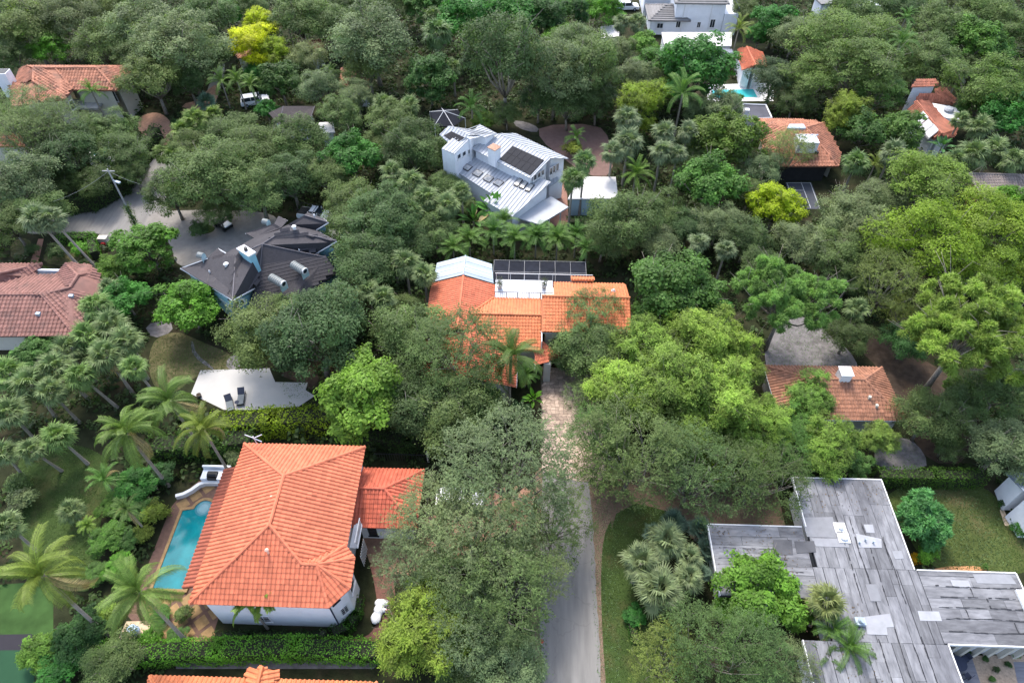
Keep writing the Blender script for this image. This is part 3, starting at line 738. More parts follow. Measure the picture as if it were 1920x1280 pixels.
c0, c1 = np.array((-15.25, 19.85)), np.array((-14.15, 21.15))
window(hA, c0 + (c1 - c0) * .30, c0 + (c1 - c0) * .72, 1.6, 2.9, 2, 4, TRIM, GLASS)
window(hA, c0 + (c1 - c0) * .15, c0 + (c1 - c0) * .5, 4.6, 5.3, 1, 1, DARK, GLASS)
window(hA, (-14.14, 21.5), (-14.17, 22.7), 2.9, 4.7, 1, 2, TRIM, GLASS, 'window')
MB().tube([(-15.28, 19.78, 5.7), (-15.28, 19.78, .1)], .06, 6).build('downpipe', NAVY, hA)
vm = MB()
for (px, py) in ((511, 935), (502, 1034)):
    p = at(px, py, 8.2); vm.tube([p - (0, 0, .5), p + (0, 0, .35)], .09, 7); vm.tube([p + (0, 0, .35), p + (0, 0, .5)], [.17, .05], 7)
vm.build('roof_vent', mat('vent_cream', (.7, .5, .38), .7), hA)
an = MB(); p = np.array((-24.6, 33.8, 6.5))
an.tube([p, p + (0, 0, 1.3)], .04, 5); an.tube([p + (-.7, .0, 1.5), p + (0, 0, 1.0), p + (.8, .1, 1.45)], .045, 5); an.tube([p + (-.1, 0, 1.0), p + (.7, -.2, .75)], .045, 5)
an.build('aerial', PURE, hA)
# one storey wing at right
fW = [[(-9.4, 33.5, 3.2), (-15.25, 33.5, 3.2), (-15.25, 30.55, 4.7), (-12.55, 30.55, 4.7)], [(-15.25, 27.5, 3.2), (-9.4, 27.5, 3.2), (-12.55, 30.55, 4.7), (-15.25, 30.55, 4.7)], [(-9.4, 27.5, 3.2), (-9.4, 33.5, 3.2), (-12.55, 30.55, 4.7)]]
tile_roof(hA, fW, mat('tile_red_orange', (.44, .105, .060), .65, .12, 1.2, tone=.3, stain=(.25, .07, .045), stain_amt=.4), .36, .42, tone_seed=4, ridges=[((-15.25, 30.55, 4.7), (-12.55, 30.55, 4.7)), ((-9.4, 33.5, 3.2), (-12.55, 30.55, 4.7)), ((-9.4, 27.5, 3.2), (-12.55, 30.55, 4.7))], name='wing_roof')
walls(hA, [(-15.25, 27.5), (-9.4, 27.5), (-9.4, 33.5), (-15.25, 33.5)], 0, 3.06, WHITE, .5, 'wing_wall')
CLEAR.append([(-15.3, 27), (-9, 27), (-9, 34), (-15.3, 34)])
window(hA, (-14.1, 28.0), (-13.3, 28.0), .6, 2.4, 1, 2, DARK, GLASS)
# lean-to tile roof along the pool side, on posts
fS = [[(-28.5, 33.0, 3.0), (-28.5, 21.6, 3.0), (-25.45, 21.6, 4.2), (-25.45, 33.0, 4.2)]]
tile_roof(hA, fS, mat('tile_dark_orange', (.30, .085, .05), .7, .12, 1.2, tone=.25, stain=(.2, .06, .04), stain_amt=.4), .36, .42, tone_seed=5, name='porch_roof')  # tile colour a darker orange than the main roof
for y in (22.2, 25.7, 29.2, 32.6): MB().box((-28.1, y, 1.42), (.3, .3, 2.84)).build('post', WHITE, hA)
# balcony rail on the court side
rl = MB()
for k in range(13): rl.box((-14.35, 25.6 + k * .17, 3.9), (.05, .06, 1.0))
rl.box((-14.35, 26.62, 4.43), (.09, 2.3, .07)); rl.box((-14.62, 26.62, 3.36), (.75, 2.3, .1))
for k in range(8): rl.box((-14.0, 24.9 + k * .22, 2.0), (.05, .05, 2.2), .3)
rl.build('balcony_rail', PURE, hA)

# ------------------------------------------------------------------ pool terrace of house A
pl = thing('pool', 'turquoise swimming pool with rounded steps beside the orange tiled house', 'pool', (-31, 27, 0))
wp = [(-32.55, 22.6), (-29.7, 22.6), (-29.7, 30.15)] + [(-30.6 + .92 * math.cos(a), 30.35 + .92 * math.sin(a)) for a in np.linspace(0, math.pi, 11)] + [(-32.55, 30.15)]
MB().prism(wp, .02, .16).build('water', WATER, pl)
ex = inset(wp, -.28)
cp = MB(); n = len(wp); wq = wp[::-1] if False else wp
wi = inset(wp, 0.0)
for i in range(n):
    a, b, c, d = wi[i], wi[(i + 1) % n], ex[(i + 1) % n], ex[i]
    cp.prism([tuple(a), tuple(b), tuple(c), tuple(d)], .03, .23, .5)
cp.build('coping', GOLD, pl)
for k, r in enumerate((.85, .65, .45)):
    MB().prism([(-30.6 + r * math.cos(a), 30.45 + r * math.sin(a)) for a in np.linspace(0, 2 * math.pi, 17)[:-1]], .10, .166 + .004 * k).build('step', mat('pool_step%s' % 'abc'[k], (.03 + .05 * k, .17 + .05 * k, .21 + .05 * k), .15), pl)
dk = thing('pool_terrace', 'golden diamond paver terrace with dark bands around the pool', 'terrace', (-31, 30, 0))
dkp = [(-33.9, 20.2), (-33.9, 30.5), (-33.4, 31.8), (-32.2, 33.4), (-31.0, 34.2), (-28.2, 34.2), (-26.0, 34.0), (-26.0, 18.2), (-27.5, 17.4), (-30.2, 17.7), (-31.6, 18.6)]
MB().prism(dkp, .0, .012).build('paving_band', BAND, dk)
CLEAR.append(dkp)
rs = random.Random(8)
for i in range(-14, 15):
    for j in range(-14, 15):
        c = np.array((-31 + (i + j) * .92, 30.9 + (i - j) * .92)); q = [c + np.array(v) * .70 for v in ((-1, 0), (0, -1), (1, 0), (0, 1))]
        if in_poly(np.array([c]), inset(dkp, .35))[0] and not in_poly(np.array([c]), inset(wp, -.7))[0] and not (-26.1 < c[0] and c[1] > 19.3):
            MB().prism([tuple(v) for v in q], .004, .034, rs.uniform(.25, .8), bottom=False).build('paver', GOLD, dk)
bw = thing('garden_wall', 'low curved white wall with a planted top at the head of the pool', 'wall', (-31, 33, 0))
w_ = MB(); arc = [(-33.6, 31.5), (-32.9, 31.75), (-32.3, 32.2), (-31.8, 32.8), (-31.3, 33.05), (-30.4, 33.1), (-28.9, 33.1)]
for a, b in zip(arc[:-1], arc[1:]):
    a, b = np.array(a), np.array(b); d = b - a; o = np.array([-d[1], d[0]]) / np.linalg.norm(d) * .16; e = d / np.linalg.norm(d) * .02
    w_.prism([tuple(a - o - e), tuple(b - o + e), tuple(b + o + e), tuple(a + o - e)], 0, .55 + .001 * len(w_.v) % .01)
w_.build('wall', PURE, bw)
gl = thing('barbecue', 'black lidded barbecue built into the white counter at the top of the pool', 'barbecue', (-30.4, 33.8, 0))
b = MB(); b.box((-31.35, 33.75, .45), (.6, 1.1, .9)); b.box((-29.55, 33.75, .45), (1.0, 1.1, .9)); b.box((-30.55, 34.15, .45), (.98, .3, .9)); b.box((-30.3, 34.45, .65), (2.8, .18, 1.3)); b.build('counter', WHITE, gl)
b = MB(); b.box((-30.55, 33.6, .62), (.92, .75, .5)); b.tube([(-31.0, 33.68, .88), (-30.1, 33.68, .88)], .36, 10); b.tube([(-30.9, 33.25, .98), (-30.2, 33.25, .98)], .03, 5); b.build('grill', BLACK, gl)

# ------------------------------------------------------------------ B: bottom-edge house
hB = thing('tiled_house', 'orange tiled roof cut off by the bottom edge, behind the long clipped hedge', 'house', (-19.6, 10, 0))
fB = [[(-10.8, 14.7, 3.4), (-28.4, 14.6, 3.4), (-24.6, 10.6, 5.1), (-14.6, 10.6, 5.1)], [(-28.4, 14.6, 3.4), (-28.4, 6.6, 3.4), (-24.6, 10.6, 5.1)], [(-28.4, 6.6, 3.4), (-10.8, 6.6, 3.4), (-14.6, 10.6, 5.1), (-24.6, 10.6, 5.1)], [(-10.8, 6.6, 3.4), (-10.8, 14.7, 3.4), (-14.6, 10.6, 5.1)]]
tile_roof(hB, fB, TILE_B, .36, .42, tone_seed=6, ridges=[((-28.4, 14.6, 3.4), (-24.6, 10.6, 5.1)), ((-10.8, 14.7, 3.4), (-14.6, 10.6, 5.1))])
fBd = [[(-19.7, 15.35, 4.05), (-20.9, 15.2, 3.5), (-20.9, 13.2, 3.9), (-19.7, 13.2, 4.05)], [(-18.5, 15.2, 3.5), (-19.7, 15.35, 4.05), (-19.7, 13.2, 4.05), (-18.5, 13.2, 3.9)]]
tile_roof(hB, fBd, TILE_B, .36, .42, tone_seed=7, ridges=[((-19.7, 13.2, 4.1), (-19.7, 15.35, 4.1))], name='dormer_roof')
walls(hB, [(-28.4, 14.6), (-28.4, 6.6), (-10.8, 6.6), (-10.8, 14.6)], 0, 3.25, WHITE, .5)
CLEAR.append([(-29, 6), (-10, 6), (-10, 15.5), (-29, 15.5)])

# ------------------------------------------------------------------ C: house at the end of the stone drive
hC = thing('tiled_house', 'sprawling bright orange tiled house at the head of the stone driveway', 'house', (0, 53, 0))
CLEAR.append([(-12, 43), (0, 43), (2, 47), (12.5, 48), (12.5, 63), (-12, 63)])
zE = 4.0
fC = [[(-11.3, 58.0, zE), (-11.3, 50, zE), (-7.5, 50, 5.3), (-7.5, 58.1, 5.3)], [(-3.8, 50, zE), (-3.8, 58.0, zE), (-7.5, 58.1, 5.3), (-7.5, 50, 5.3)]]
tile_roof(hC, fC, TILE_O, .34, .40, tone_seed=11, ridges=[((-7.5, 50, 5.35), (-7.5, 58.1, 5.35))], name='west_roof')
fC2 = [[(1.6, 55.6, 4.35), (-3.85, 55.6, 4.35), (-6.2, 51.9, 5.5), (1.6, 51.9, 5.5)], [(-3.2, 48.1, 4.05), (1.6, 48.1, 4.05), (1.6, 51.9, 5.5), (-6.2, 51.9, 5.5)]]
tile_roof(hC, fC2, TILE_B, .34, .40, tone_seed=12, ridges=[((-6.2, 51.9, 5.55), (1.6, 51.9, 5.55)), ((-3.85, 55.6, 4.4), (-6.2, 51.9, 5.55))], name='middle_roof')
fC3 = [[(11.3, 57.3, 5.4), (3.0, 57.3, 5.4), (3.0, 53.7, 6.7), (11.3, 53.7, 6.7)], [(1.62, 49.7, 5.3), (11.3, 49.7, 5.3), (11.3, 53.7, 6.7), (1.62, 53.7, 6.7)], [(7.6, 58.2, 5.5), (5.0, 58.2, 5.5), (5.0, 57.35, 5.8), (7.6, 57.35, 5.8)]]
tile_roof(hC, fC3, TILE_B, .34, .40, single=0, tone_seed=13, ridges=[((1.62, 53.7, 6.75), (11.3, 53.7, 6.75))], name='east_roof')
fC4 = [[(-11.2, 43.6, 3.3), (-11.2, 50, 3.3), (-6.1, 50, 4.9), (-6.1, 43.6, 4.9)][::-1], [(-.95, 43.7, 3.3), (-.95, 49.0, 3.3), (-6.1, 50, 4.9), (-6.1, 43.6, 4.9)]]
tile_roof(hC, fC4, TILE_O, .34, .40, tone_seed=14, ridges=[((-6.1, 43.6, 4.95), (-6.1, 50, 4.95))], name='front_roof')
MB().box((-.9, 46.3, 3.2), (.08, 5.2, .3)).build('fascia', TRIM, hC)
fC5 = [A3([(1002, 643, 4.0), (1019, 640, 4.1), (1050, 668, 3.2), (1003, 684, 3.2)])]
tile_roof(hC, fC5, TILE_O, .34, .40, tone_seed=15, name='porch_roof')
MB().box((2.35, 47.4, 1.5), (.75, .75, 3.0)).build('column', GREYWALL, hC)
MB().box((1.0, 47.35, 3.1), (.08, 2.4, .3)).build('fascia', TRIM, hC)
walls(hC, [(-11.3, 58), (-11.3, 48), (-3.8, 48), (-3.8, 58)], 0, 3.86, CREAM, .5)
walls(hC, [(-3.9, 55.5), (-3.9, 48.6), (1.7, 48.6), (1.7, 55.5)], 0, 3.9, CREAM, .45)
walls(hC, [(1.62, 57.2), (1.62, 49.8), (11.3, 49.8), (11.3, 57.2)], 0, 5.2, CREAM, .5)
walls(hC, [(-11.2, 49.8), (-11.2, 43.7), (-.95, 43.7), (-.95, 49.0)], 0, 3.15, CREAM, .6)
MB().box((6.4, 49.75, 5.16), (9.7, .1, .22)).build('gutter', TRIM, hC)
MB().box((1.66, 49.0, 4.6), (.1, 1.3, 1.3)).build('downpipe', TRIM, hC)
# roof terrace between the wings
MB().prism([(-3.78, 55.75), (2.95, 55.75), (2.95, 58.9), (-3.78, 58.9)], 0, 4.2).build('terrace', mat('terrace_floor', (.50, .51, .53), .8, .06, 1), hC)
rl = MB()
for k in range(32): rl.box((-3.7 + k * .21, 55.8, 4.7), (.03, .03, .9))
for k in range(6): rl.box((-3.7 + k * 1.3, 55.8, 4.72), (.07, .07, 1.0))
rl.box((-.4, 55.8, 5.2), (6.6, .06, .05)); rl.build('railing', WROUGHT, hC)
rl = MB(); rl.box((1.9, 58.85, 5.25), (11.4, .06, .06))
for k in range(5): rl.box((-3.7 + k * 1.66, 58.85, 4.7), (.05, .05, 1.1))
rl.build('back_railing', TRIM, hC)
for (px, py), wd in (((937, 541), 'by the left end'), ((1020, 540), 'by the right end')):
    p = at(px, py, 4.2); t = thing('potted_plant', 'small shrub in a grey urn on the white roof terrace, ' + wd, 'potted plant', (p[0], p[1], 4.2), 'pots on the roof terrace')
    MB().tube([p + (0, 0, .0), p + (0, 0, .3), p + (0, 0, .55)], [.18, .3, .34], 9).build('pot', GREYWALL, t)
    r_ = np.random.RandomState(int(px)); P_ = r_.normal(size=(160, 3)) * (.22, .22, .3) + (0, 0, 1.0)
    link('leaves', quads_mesh('pot_leaves', leaf_quads(r_, P_, tilt_up(r_, P_ - (0, 0, .8)), .16), r_.normal(.5, .2, 160), LEAF), t, color=(.06, .075, .035))
p = at(1150, 546, 6.2); t = MB(); t.tube([p - (0, 0, .5), p + (0, 0, .1)], .12, 8); t.tube([p + (0, 0, .1), p + (0, 0, .35)], [.26, .1], 8); t.build('roof_vent', PURE, hC)
# metal patio cover behind the west wing
pc = thing('patio_cover', 'ridged pale blue aluminium patio roof behind the orange house', 'patio cover', (-7.5, 60, 0))
seam = []
R0, R1 = (-7.5, 58.25, 5.5), (-7.55, 62.0, 5.1); L0, L1, Q0, Q1 = (-11.2, 58.2, 4.25), (-11.1, 62.0, 3.85), (-4.0, 58.2, 4.25), (-4.4, 62.0, 3.85)
for k in range(7):
    a, b = k / 7, (k + 1) / 7 - .012
    for (P0, P1) in ((L0, L1), (Q0, Q1)):
        f = [np.array(P0) + (np.array(P1) - P0) * a, np.array(P0) + (np.array(P1) - P0) * b, np.array(R0) + (np.array(R1) - R0) * b, np.array(R0) + (np.array(R1) - R0) * a]
        lift = .02 * (k % 2); MB().slab([q + (0, 0, lift) for q in f], .06, .15 + .8 * (k * 37 % 7) / 7).build('roof_panel', METALG, pc)
MB().tube([R0, R1], .09, 6).build('ridge_cap', METALG, pc)
for x, y in ((-11, 61.8), (-7.5, 61.9), (-4.6, 61.8)): MB().box((x, y, 1.9), (.12, .12, 3.75)).build('post', TRIM, pc)
sc_ = thing('pool_enclosure', 'dark insect screen pool cage with thin pale bars behind the roof terrace', 'pool enclosure', (1.5, 61, 0))
xs = np.linspace(-4.2, 7.1, 7)
for k in range(6):
    for (ya, yb) in ((59.3, 61.4), (61.4, 63.4)):
        MB().prism([(xs[k] + .04, ya + .04), (xs[k + 1] - .04, ya + .04), (xs[k + 1] - .04, yb - .04), (xs[k] + .04, yb - .04)], 3.10, 3.13, random.Random(k).uniform(.3, .8)).build('screen', SCREEN, sc_)
fb = MB()
for x in xs: fb.box((x, 61.35, 3.15), (.04, 4.2, .06)); fb.box((x, 63.45, 1.55), (.06, .06, 3.1))
for y in (59.25, 61.4, 63.45): fb.box((1.45, y, 3.16), (11.4, .04, .06))
fb.build('frame', mat('bronze_bar', (.22, .22, .23), .6), sc_)
sw = MB()
for k in range(6): sw.box(((xs[k] + xs[k + 1]) / 2, 63.44, 1.5), (1.8, .02, 3.0))
sw.build('side_screen', SCREEN, sc_)
# ------------------------------------------------------------------ D: white standing-seam house
hD = thing('metal_roofed_house', 'white angular house with ribbed white metal roofs and a black solar array', 'house', (-2, 78, 0))
CLEAR.append([p[:2] for p in A3([(828, 232, 0), (975, 232, 0), (1070, 300, 0), (1070, 425, 0), (900, 425, 0), (845, 330, 0)])])
d1 = PL([(932, 251, 7.5), (1032, 297, 7.5), (995, 335, 6.5), (885, 279), (911, 257)])
d2 = PL([(932.5, 250.5, 7.48), (1032.5, 296.6, 7.48), (1066, 297, 6.6), (967, 250)])
d3 = PL([(842, 236, 8.6), (879, 254.5, 8.6), (899, 233, 7.9), (932, 250.5), (911, 258)])
d3b = PL([(841.5, 236.3, 8.58), (878.5, 255, 8.58), (852, 277, 7.6), (824, 252)])
d4 = PL([(888, 285, 5.2), (967, 325, 5.2), (921, 363, 4.1), (853, 320)])
d5 = PL([(974, 320, 5.5), (1033, 341, 5.5), (961, 406, 4.3), (907, 376)])
d7 = PL([(1029, 331, 4.0), (1046, 328, 4.0), (1048, 338, 3.5), (1030, 350)])
for f, nm in ((d1, 'upper_roof'), (d2, 'back_roof'), (d3, 'west_roof'), (d3b, 'west_roof'), (d4, 'lower_roof'), (d5, 'lower_roof'), (d7, 'porch_roof')):
    seam_roof(hD, [f], METALW, .52, name=nm)
d6 = A3([(1033, 368, 3.0), (1066, 388, 3.0), (1012, 421, 3.0), (966, 407, 3.0)])
MB().slab(d6, .2).build('carport_roof', METALW, hD)
for f in (d1, d2, d3, d4, d5): under(hD, f, WHITE, .35, .16)
wA, wB = at(885, 257, 8.3), at(852, 290, 7.6); wt = (wA - wB) / np.linalg.norm(wA - wB); wo = np.array([wt[1], -wt[0], 0]); wo /= np.linalg.norm(wo)
blk = [wA, wB, wB - wo * 2.2, wA - wo * 2.2]
MB().add([(q[0], q[1], 0) for q in blk] + blk, [(0, 1, 5, 4), (1, 2, 6, 5), (2, 3, 7, 6), (3, 0, 4, 7)]).build('wall', WHITE, hD)
seam_roof(hD, [[q + (0, 0, .1) for q in blk]], METALW, .52, name='west_roof')
for (px, py) in ((1051, 398), (1030, 412)):
    p = at(px, py, 2.8); MB().box((p[0], p[1], 1.4), (.14, .14, 2.8)).build('post', TRIM, hD)
c, u, d, n = face_frame(d1)
def quad_on(face, pxs, lift):
    c, u, d, n = face_frame(face); return [onplane(x, y, c + n * lift, n) for x, y in pxs]
q = quad_on(d1, [(961, 273), (1020, 300), (994, 328), (937, 298)], .12)
ar = MB().slab([a + (0, 0, -.04) for a in q], .05).build('array_rail', DARK, hD)
def bil(q, s, t): return q[0] * (1 - s) * (1 - t) + q[1] * s * (1 - t) + q[2] * s * t + q[3] * (1 - s) * t
for i in range(6):
    for j in range(2):
        a, b, e, f = (i + .025) / 6, (i + .975) / 6, (j + .02) / 2, (j + .98) / 2
        MB().slab([bil(q, a, e), bil(q, b, e), bil(q, b, f), bil(q, a, f)], .035).build('solar_panel', SOLAR, ar)
q = quad_on(d3b, [(846, 246), (871, 258), (855, 270), (832, 254)], .1)
for i in range(3): MB().slab([bil(q, (i + .03) / 3, 0), bil(q, (i + .97) / 3, 0), bil(q, (i + .97) / 3, 1), bil(q, (i + .03) / 3, 1)], .04).build('solar_panel', SOLAR, hD)
p = at(927, 298, 6.6); ch = MB().box((p[0], p[1], 7.1), (1.25, 1.15, 2.6), -.65).build('chimney', WHITE, hD)
MB().box((p[0], p[1], 8.43), (1.4, 1.3, .08), -.65).build('chimney_cap', mat('rusty_cap', (.34, .20, .14), .85, .3, 3), ch)
for (px, py) in ((876, 315), (896, 326), (916, 336), (935, 344)):
    c, u, d, n = face_frame(d4); p = onplane(px, py, c, n)
    A = [p + u * x * .62 + d * y * .5 for x, y in ((-1, -1), (1, -1), (1, 1), (-1, 1))]
    s_ = MB().add([a + n * .02 for a in A] + [a + n * .2 for a in A], [(0, 1, 5, 4), (1, 2, 6, 5), (2, 3, 7, 6), (3, 0, 4, 7), (4, 5, 6, 7)]).build('skylight', DARK, hD)
    B = [p + (a - p) * .9 + n * .2 for a in A]
    MB().add(B + [p + n * .5], [(0, 1, 4), (1, 2, 4), (2, 3, 4), (3, 0, 4)]).build('dome', mat('skylight_glass', (.30, .30, .30), .08, .3, 3, spec=.7), s_)
for (px, py) in ((972, 343), (982.5, 347.5), (993.5, 353)):
    c, u, d, n = face_frame(d5); p = onplane(px, py, c, n)
    A = [p + u * x * .33 + d * y * .75 for x, y in ((-1, -1), (1, -1), (1, 1), (-1, 1))]
    s_ = MB().slab([a + n * .16 for a in A], .16).build('skylight', DARK, hD)
    MB().slab([p + (a - p) * .8 + n * .2 for a in A], .03).build('pane', mat('skylight_pane', (.33, .33, .32), .1, .2, 3, spec=.6), s_)
for (px, py) in ((860.5, 293), (870, 288), (880, 283.5)):
    p = onplane(px, py, wA, wo); h2 = unit(wt * (1, 1, 0)); a, b = p - h2 * .36, p + h2 * .36
    window(hD, a[:2], b[:2], p[2] - .36, p[2] + .36, 1, 1, TRIM, GLASS)
g0, g1 = at(1000, 335, 6.4), at(1060, 297, 6.4)
t = (g1 - g0) / np.linalg.norm(g1 - g0); o = np.array([t[1], -t[0], 0])
for s in (.10, .22, .33): a = g0 + (g1 - g0) * s; window(hD, (a - t * .3 - o * .3)[:2], (a + t * .3 - o * .3)[:2], 5.7, 6.6, 1, 1, TRIM, GLASS)
for s in (.60, .70, .80, .90): a = g0 + (g1 - g0) * s; window(hD, (a - t * .32 - o * .3)[:2], (a + t * .32 - o * .3)[:2], 4.9, 6.1, 1, 1, TRIM, GLASS)
a = at(1036, 372, 0); window(hD, (a - t * .9)[:2], (a + t * .5)[:2], .3, 2.3, 3, 1, TRIM, GLASS, 'glass_door')
# flat-roofed garage
hG = thing('garage', 'small pale blue garage with a stained white flat roof behind two palms', 'garage', (8.7, 79, 0))
gp = [(5.2, 76.3), (12.1, 76.6), (12.1, 81.6), (6.9, 81.5)]
MB().prism(gp, 2.85, 3.05).build('roof', WROOF, hG)
walls(hG, gp, 0, 2.85, mat('pale_blue_stucco', (.42, .55, .62), .9, .05), .25)
CLEAR.append([(5, 75), (12.5, 75), (12.5, 82), (5, 82)])

# ------------------------------------------------------------------ E: dark shingled house with barrel dormers
hE = thing('shingled_house', 'rambling house with steep dark shingle gables, teal walls and barrel dormers', 'house', (-32, 59, 0))
CLEAR.append([p[:2] for p in A3([(335, 500, 0), (410, 460, 0), (470, 425, 0), (560, 405, 0), (640, 420, 0), (640, 520, 0), (520, 600, 0), (420, 600, 0)])])
R_a, R_b, R_c, R_d = at(442, 480, 7.4), at(436, 562, 7.0), at(492, 458, 7.7), at(534, 431, 7.7)
fE = [[R_a, at(407, 492, 5.2), at(390, 483, 5.6), at(338, 502, 4.0), at(376, 526, 4.0), R_b],
      [R_a, R_b, at(482, 537, 4.6), at(486, 520, 5.2), R_c],
      [R_c, at(486, 520, 5.2), at(482, 537, 4.6), at(462, 590, 3.6), at(520, 588, 3.4), at(632, 512, 4.2), at(612, 483, 5.6)],
      [R_d, R_c, at(588, 477, 5.4), at(631, 452, 7.1)][::-1],
      [R_d, at(631, 452, 7.1), at(592, 431, 5.8), at(540, 421, 6.4)],
      [at(570, 403.5, 7.2), at(541, 420, 6.5), at(592, 431, 5.8), at(615, 417, 7.0)],
      [at(570, 403.5, 7.2), at(615, 417, 7.0), at(606, 409, 6.4), at(577, 398, 6.4)],
      [at(460.5, 437, 4.6), at(476, 446, 5.4), at(527, 427, 6.4), at(514, 419, 6.5)],
      [at(514, 419, 6.5), at(527, 427, 6.4), at(539, 413, 5.6), at(522, 405, 5.8)],
      [at(390, 483, 5.6), at(407, 491, 5.2), at(424, 474, 5.4), at(408, 465, 5.6)],
      [R_c, R_a, at(407, 491, 5.4), at(424, 474, 5.6), at(476, 446, 5.6)],
      [R_d, R_c, at(476, 446, 5.6), at(527, 427, 6.0), at(540, 421, 6.5)]]
mb = MB()
for f in fE: mb.slab(f, .14, .5)
rE = mb.build('roof', SLATE, hE)
# courses of shingles as shallow steps, and pale ridge and verge strips
cs = MB()
for f in fE[:5]:
    c, u, d, n = face_frame(f); P = [(np.dot(np.array(q) - c, u), np.dot(np.array(q) - c, d)) for q in f]; ys = [p_[1] for p_ in P]
    for y in np.arange(min(ys) + .3, max(ys), .42):
        xs_ = []
        for i in range(len(P)):
            (xa, ya), (xb, yb) = P[i], P[(i + 1) % len(P)]
            if (ya > y) != (yb > y): xs_.append(xa + (xb - xa) * (y - ya) / (yb - ya))
        if len(xs_) >= 2:
            x0, x1 = min(xs_) + .03, max(xs_) - .03
            a, b = c + u * x0 + d * y, c + u * x1 + d * y
            cs.add([a - d * .40 + n * .004, b - d * .40 + n * .004, b + n * .03, a + n * .03, b + n * .004, a + n * .004], [(0, 1, 2, 3), (3, 2, 4, 5)], random.Random(int(y * 100)).uniform(.25, .75))
cs.build('shingles', SLATE, rE, 'stuff')
st = MB()
for a, b in ((R_a, R_b), (R_a, R_c), (R_c, R_d), (R_d, at(631, 452, 7.1)), (R_c, at(612, 483, 5.6)), (R_c, at(486, 520, 5.2)), (at(570, 403.5, 7.2), at(615, 417, 7.0)), (R_a, at(407, 492, 5.2))):
    st.tube([a + (0, 0, .04), b + (0, 0, .04)], .07, 5)
st.build('ridge_strip', mat('grey_ridge', (.13, .12, .13), .8, .1), rE)
st = MB()
for a, b in ((R_b, at(376, 526, 4.0)), (R_b, at(482, 537, 4.6)), (at(631, 452, 7.1), at(588, 477, 5.4)), (at(631, 452, 7.1), at(592, 431, 5.8)), (at(615, 417, 7.0), at(592, 431, 5.8)), (at(615, 417, 7.0), at(606, 409, 6.4)), (at(338, 502, 4.0), at(390, 483, 5.6)), (at(338, 502, 4), at(376, 526, 4)), (at(408, 465, 5.6), at(424, 474, 5.6)), (at(460.5, 437, 4.6), at(514, 419, 6.5)), (at(522, 405, 5.8), at(539, 413, 5.6))):
    a, b = np.array(a), np.array(b); MB().tube([a - (0, 0, .10), b - (0, 0, .10)], .085, 4).build('verge_board', TRIM, hE)
for f, z in ((fE[0], 0), (fE[1], 0), (fE[2], 0), (fE[3], 0), (fE[4], 0), (fE[5], 0), (fE[7], 0), (fE[10], 0)): under(hE, f, TEAL, .55, .3)
# gable ends
def gable(pk, l, r, m, zb):
    v = [np.array(pk) - (0, 0, .25), np.array(l) - (0, 0, .2), np.array(r) - (0, 0, .2)]; c = np.mean(v, axis=0)
    v = [c + (q - c) * .93 + (0, .25, 0) for q in v]
    vb = [np.array([v[1][0], v[1][1], zb]), np.array([v[2][0], v[2][1], zb])]
    return MB().add([v[0], v[1], vb[0], vb[1], v[2]] + [q + (0, .5, 0) for q in (v[0], v[1], vb[0], vb[1], v[2])], [(0, 1, 2, 3, 4), (9, 8, 7, 6, 5), (0, 5, 6, 1), (0, 4, 9, 5), (1, 6, 7, 2), (4, 3, 8, 9)]).build('gable_wall', m, hE)
ga = at(436, 566, 6.6)
gb = MB().add([at(436, 563, 6.8), at(392, 545, 3.9), at(436, 588, 3.4), at(480, 541, 4.5)] + [at(437, 556, 6.6), at(396, 538, 3.8), at(438, 575, 3.4), at(478, 535, 4.4)], [(0, 1, 2), (0, 2, 3), (0, 3, 7, 4), (0, 4, 5, 1)]).build('gable_wall', TEAL, hE)
def disc_win(par, p, nrm, r, m_frame, m_glass):
    n = np.array(nrm, float); n /= np.linalg.norm(n); u = np.cross(n, (0, 0, 1)); u /= np.linalg.norm(u); w = np.cross(u, n)
    C = np.array(p, float); k = 12
    ring = lambda rr, o: [C + n * o + (u * math.cos(a) + w * math.sin(a)) * rr for a in np.linspace(0, 2 * math.pi, k + 1)[:-1]]
    a, b, c_ = ring(r, .12), ring(r * .68, .12), ring(r, 0)
    f = MB().add(a + b + c_, [(i, (i + 1) % k, k + (i + 1) % k, k + i) for i in range(k)] + [(2 * k + i, 2 * k + (i + 1) % k, (i + 1) % k, i) for i in range(k)]).build('window', m_frame, par)
    MB().add(ring(r * .69, .06), [tuple(range(k))]).build('pane', m_glass, f)
disc_win(hE, at(451, 566, 5.2) + (0, -.05, 0), (.55, -.83, .15), .55, TRIM, GLASS)
disc_win(hE, at(431, 570, 4.9) + (0, -.05, 0), (-.75, -.62, .15), .5, TRIM, GLASS)
RIB = mat('dormer_metal', (.15, .17, .17), .4, .08, 2, spec=.5, tone=.3)
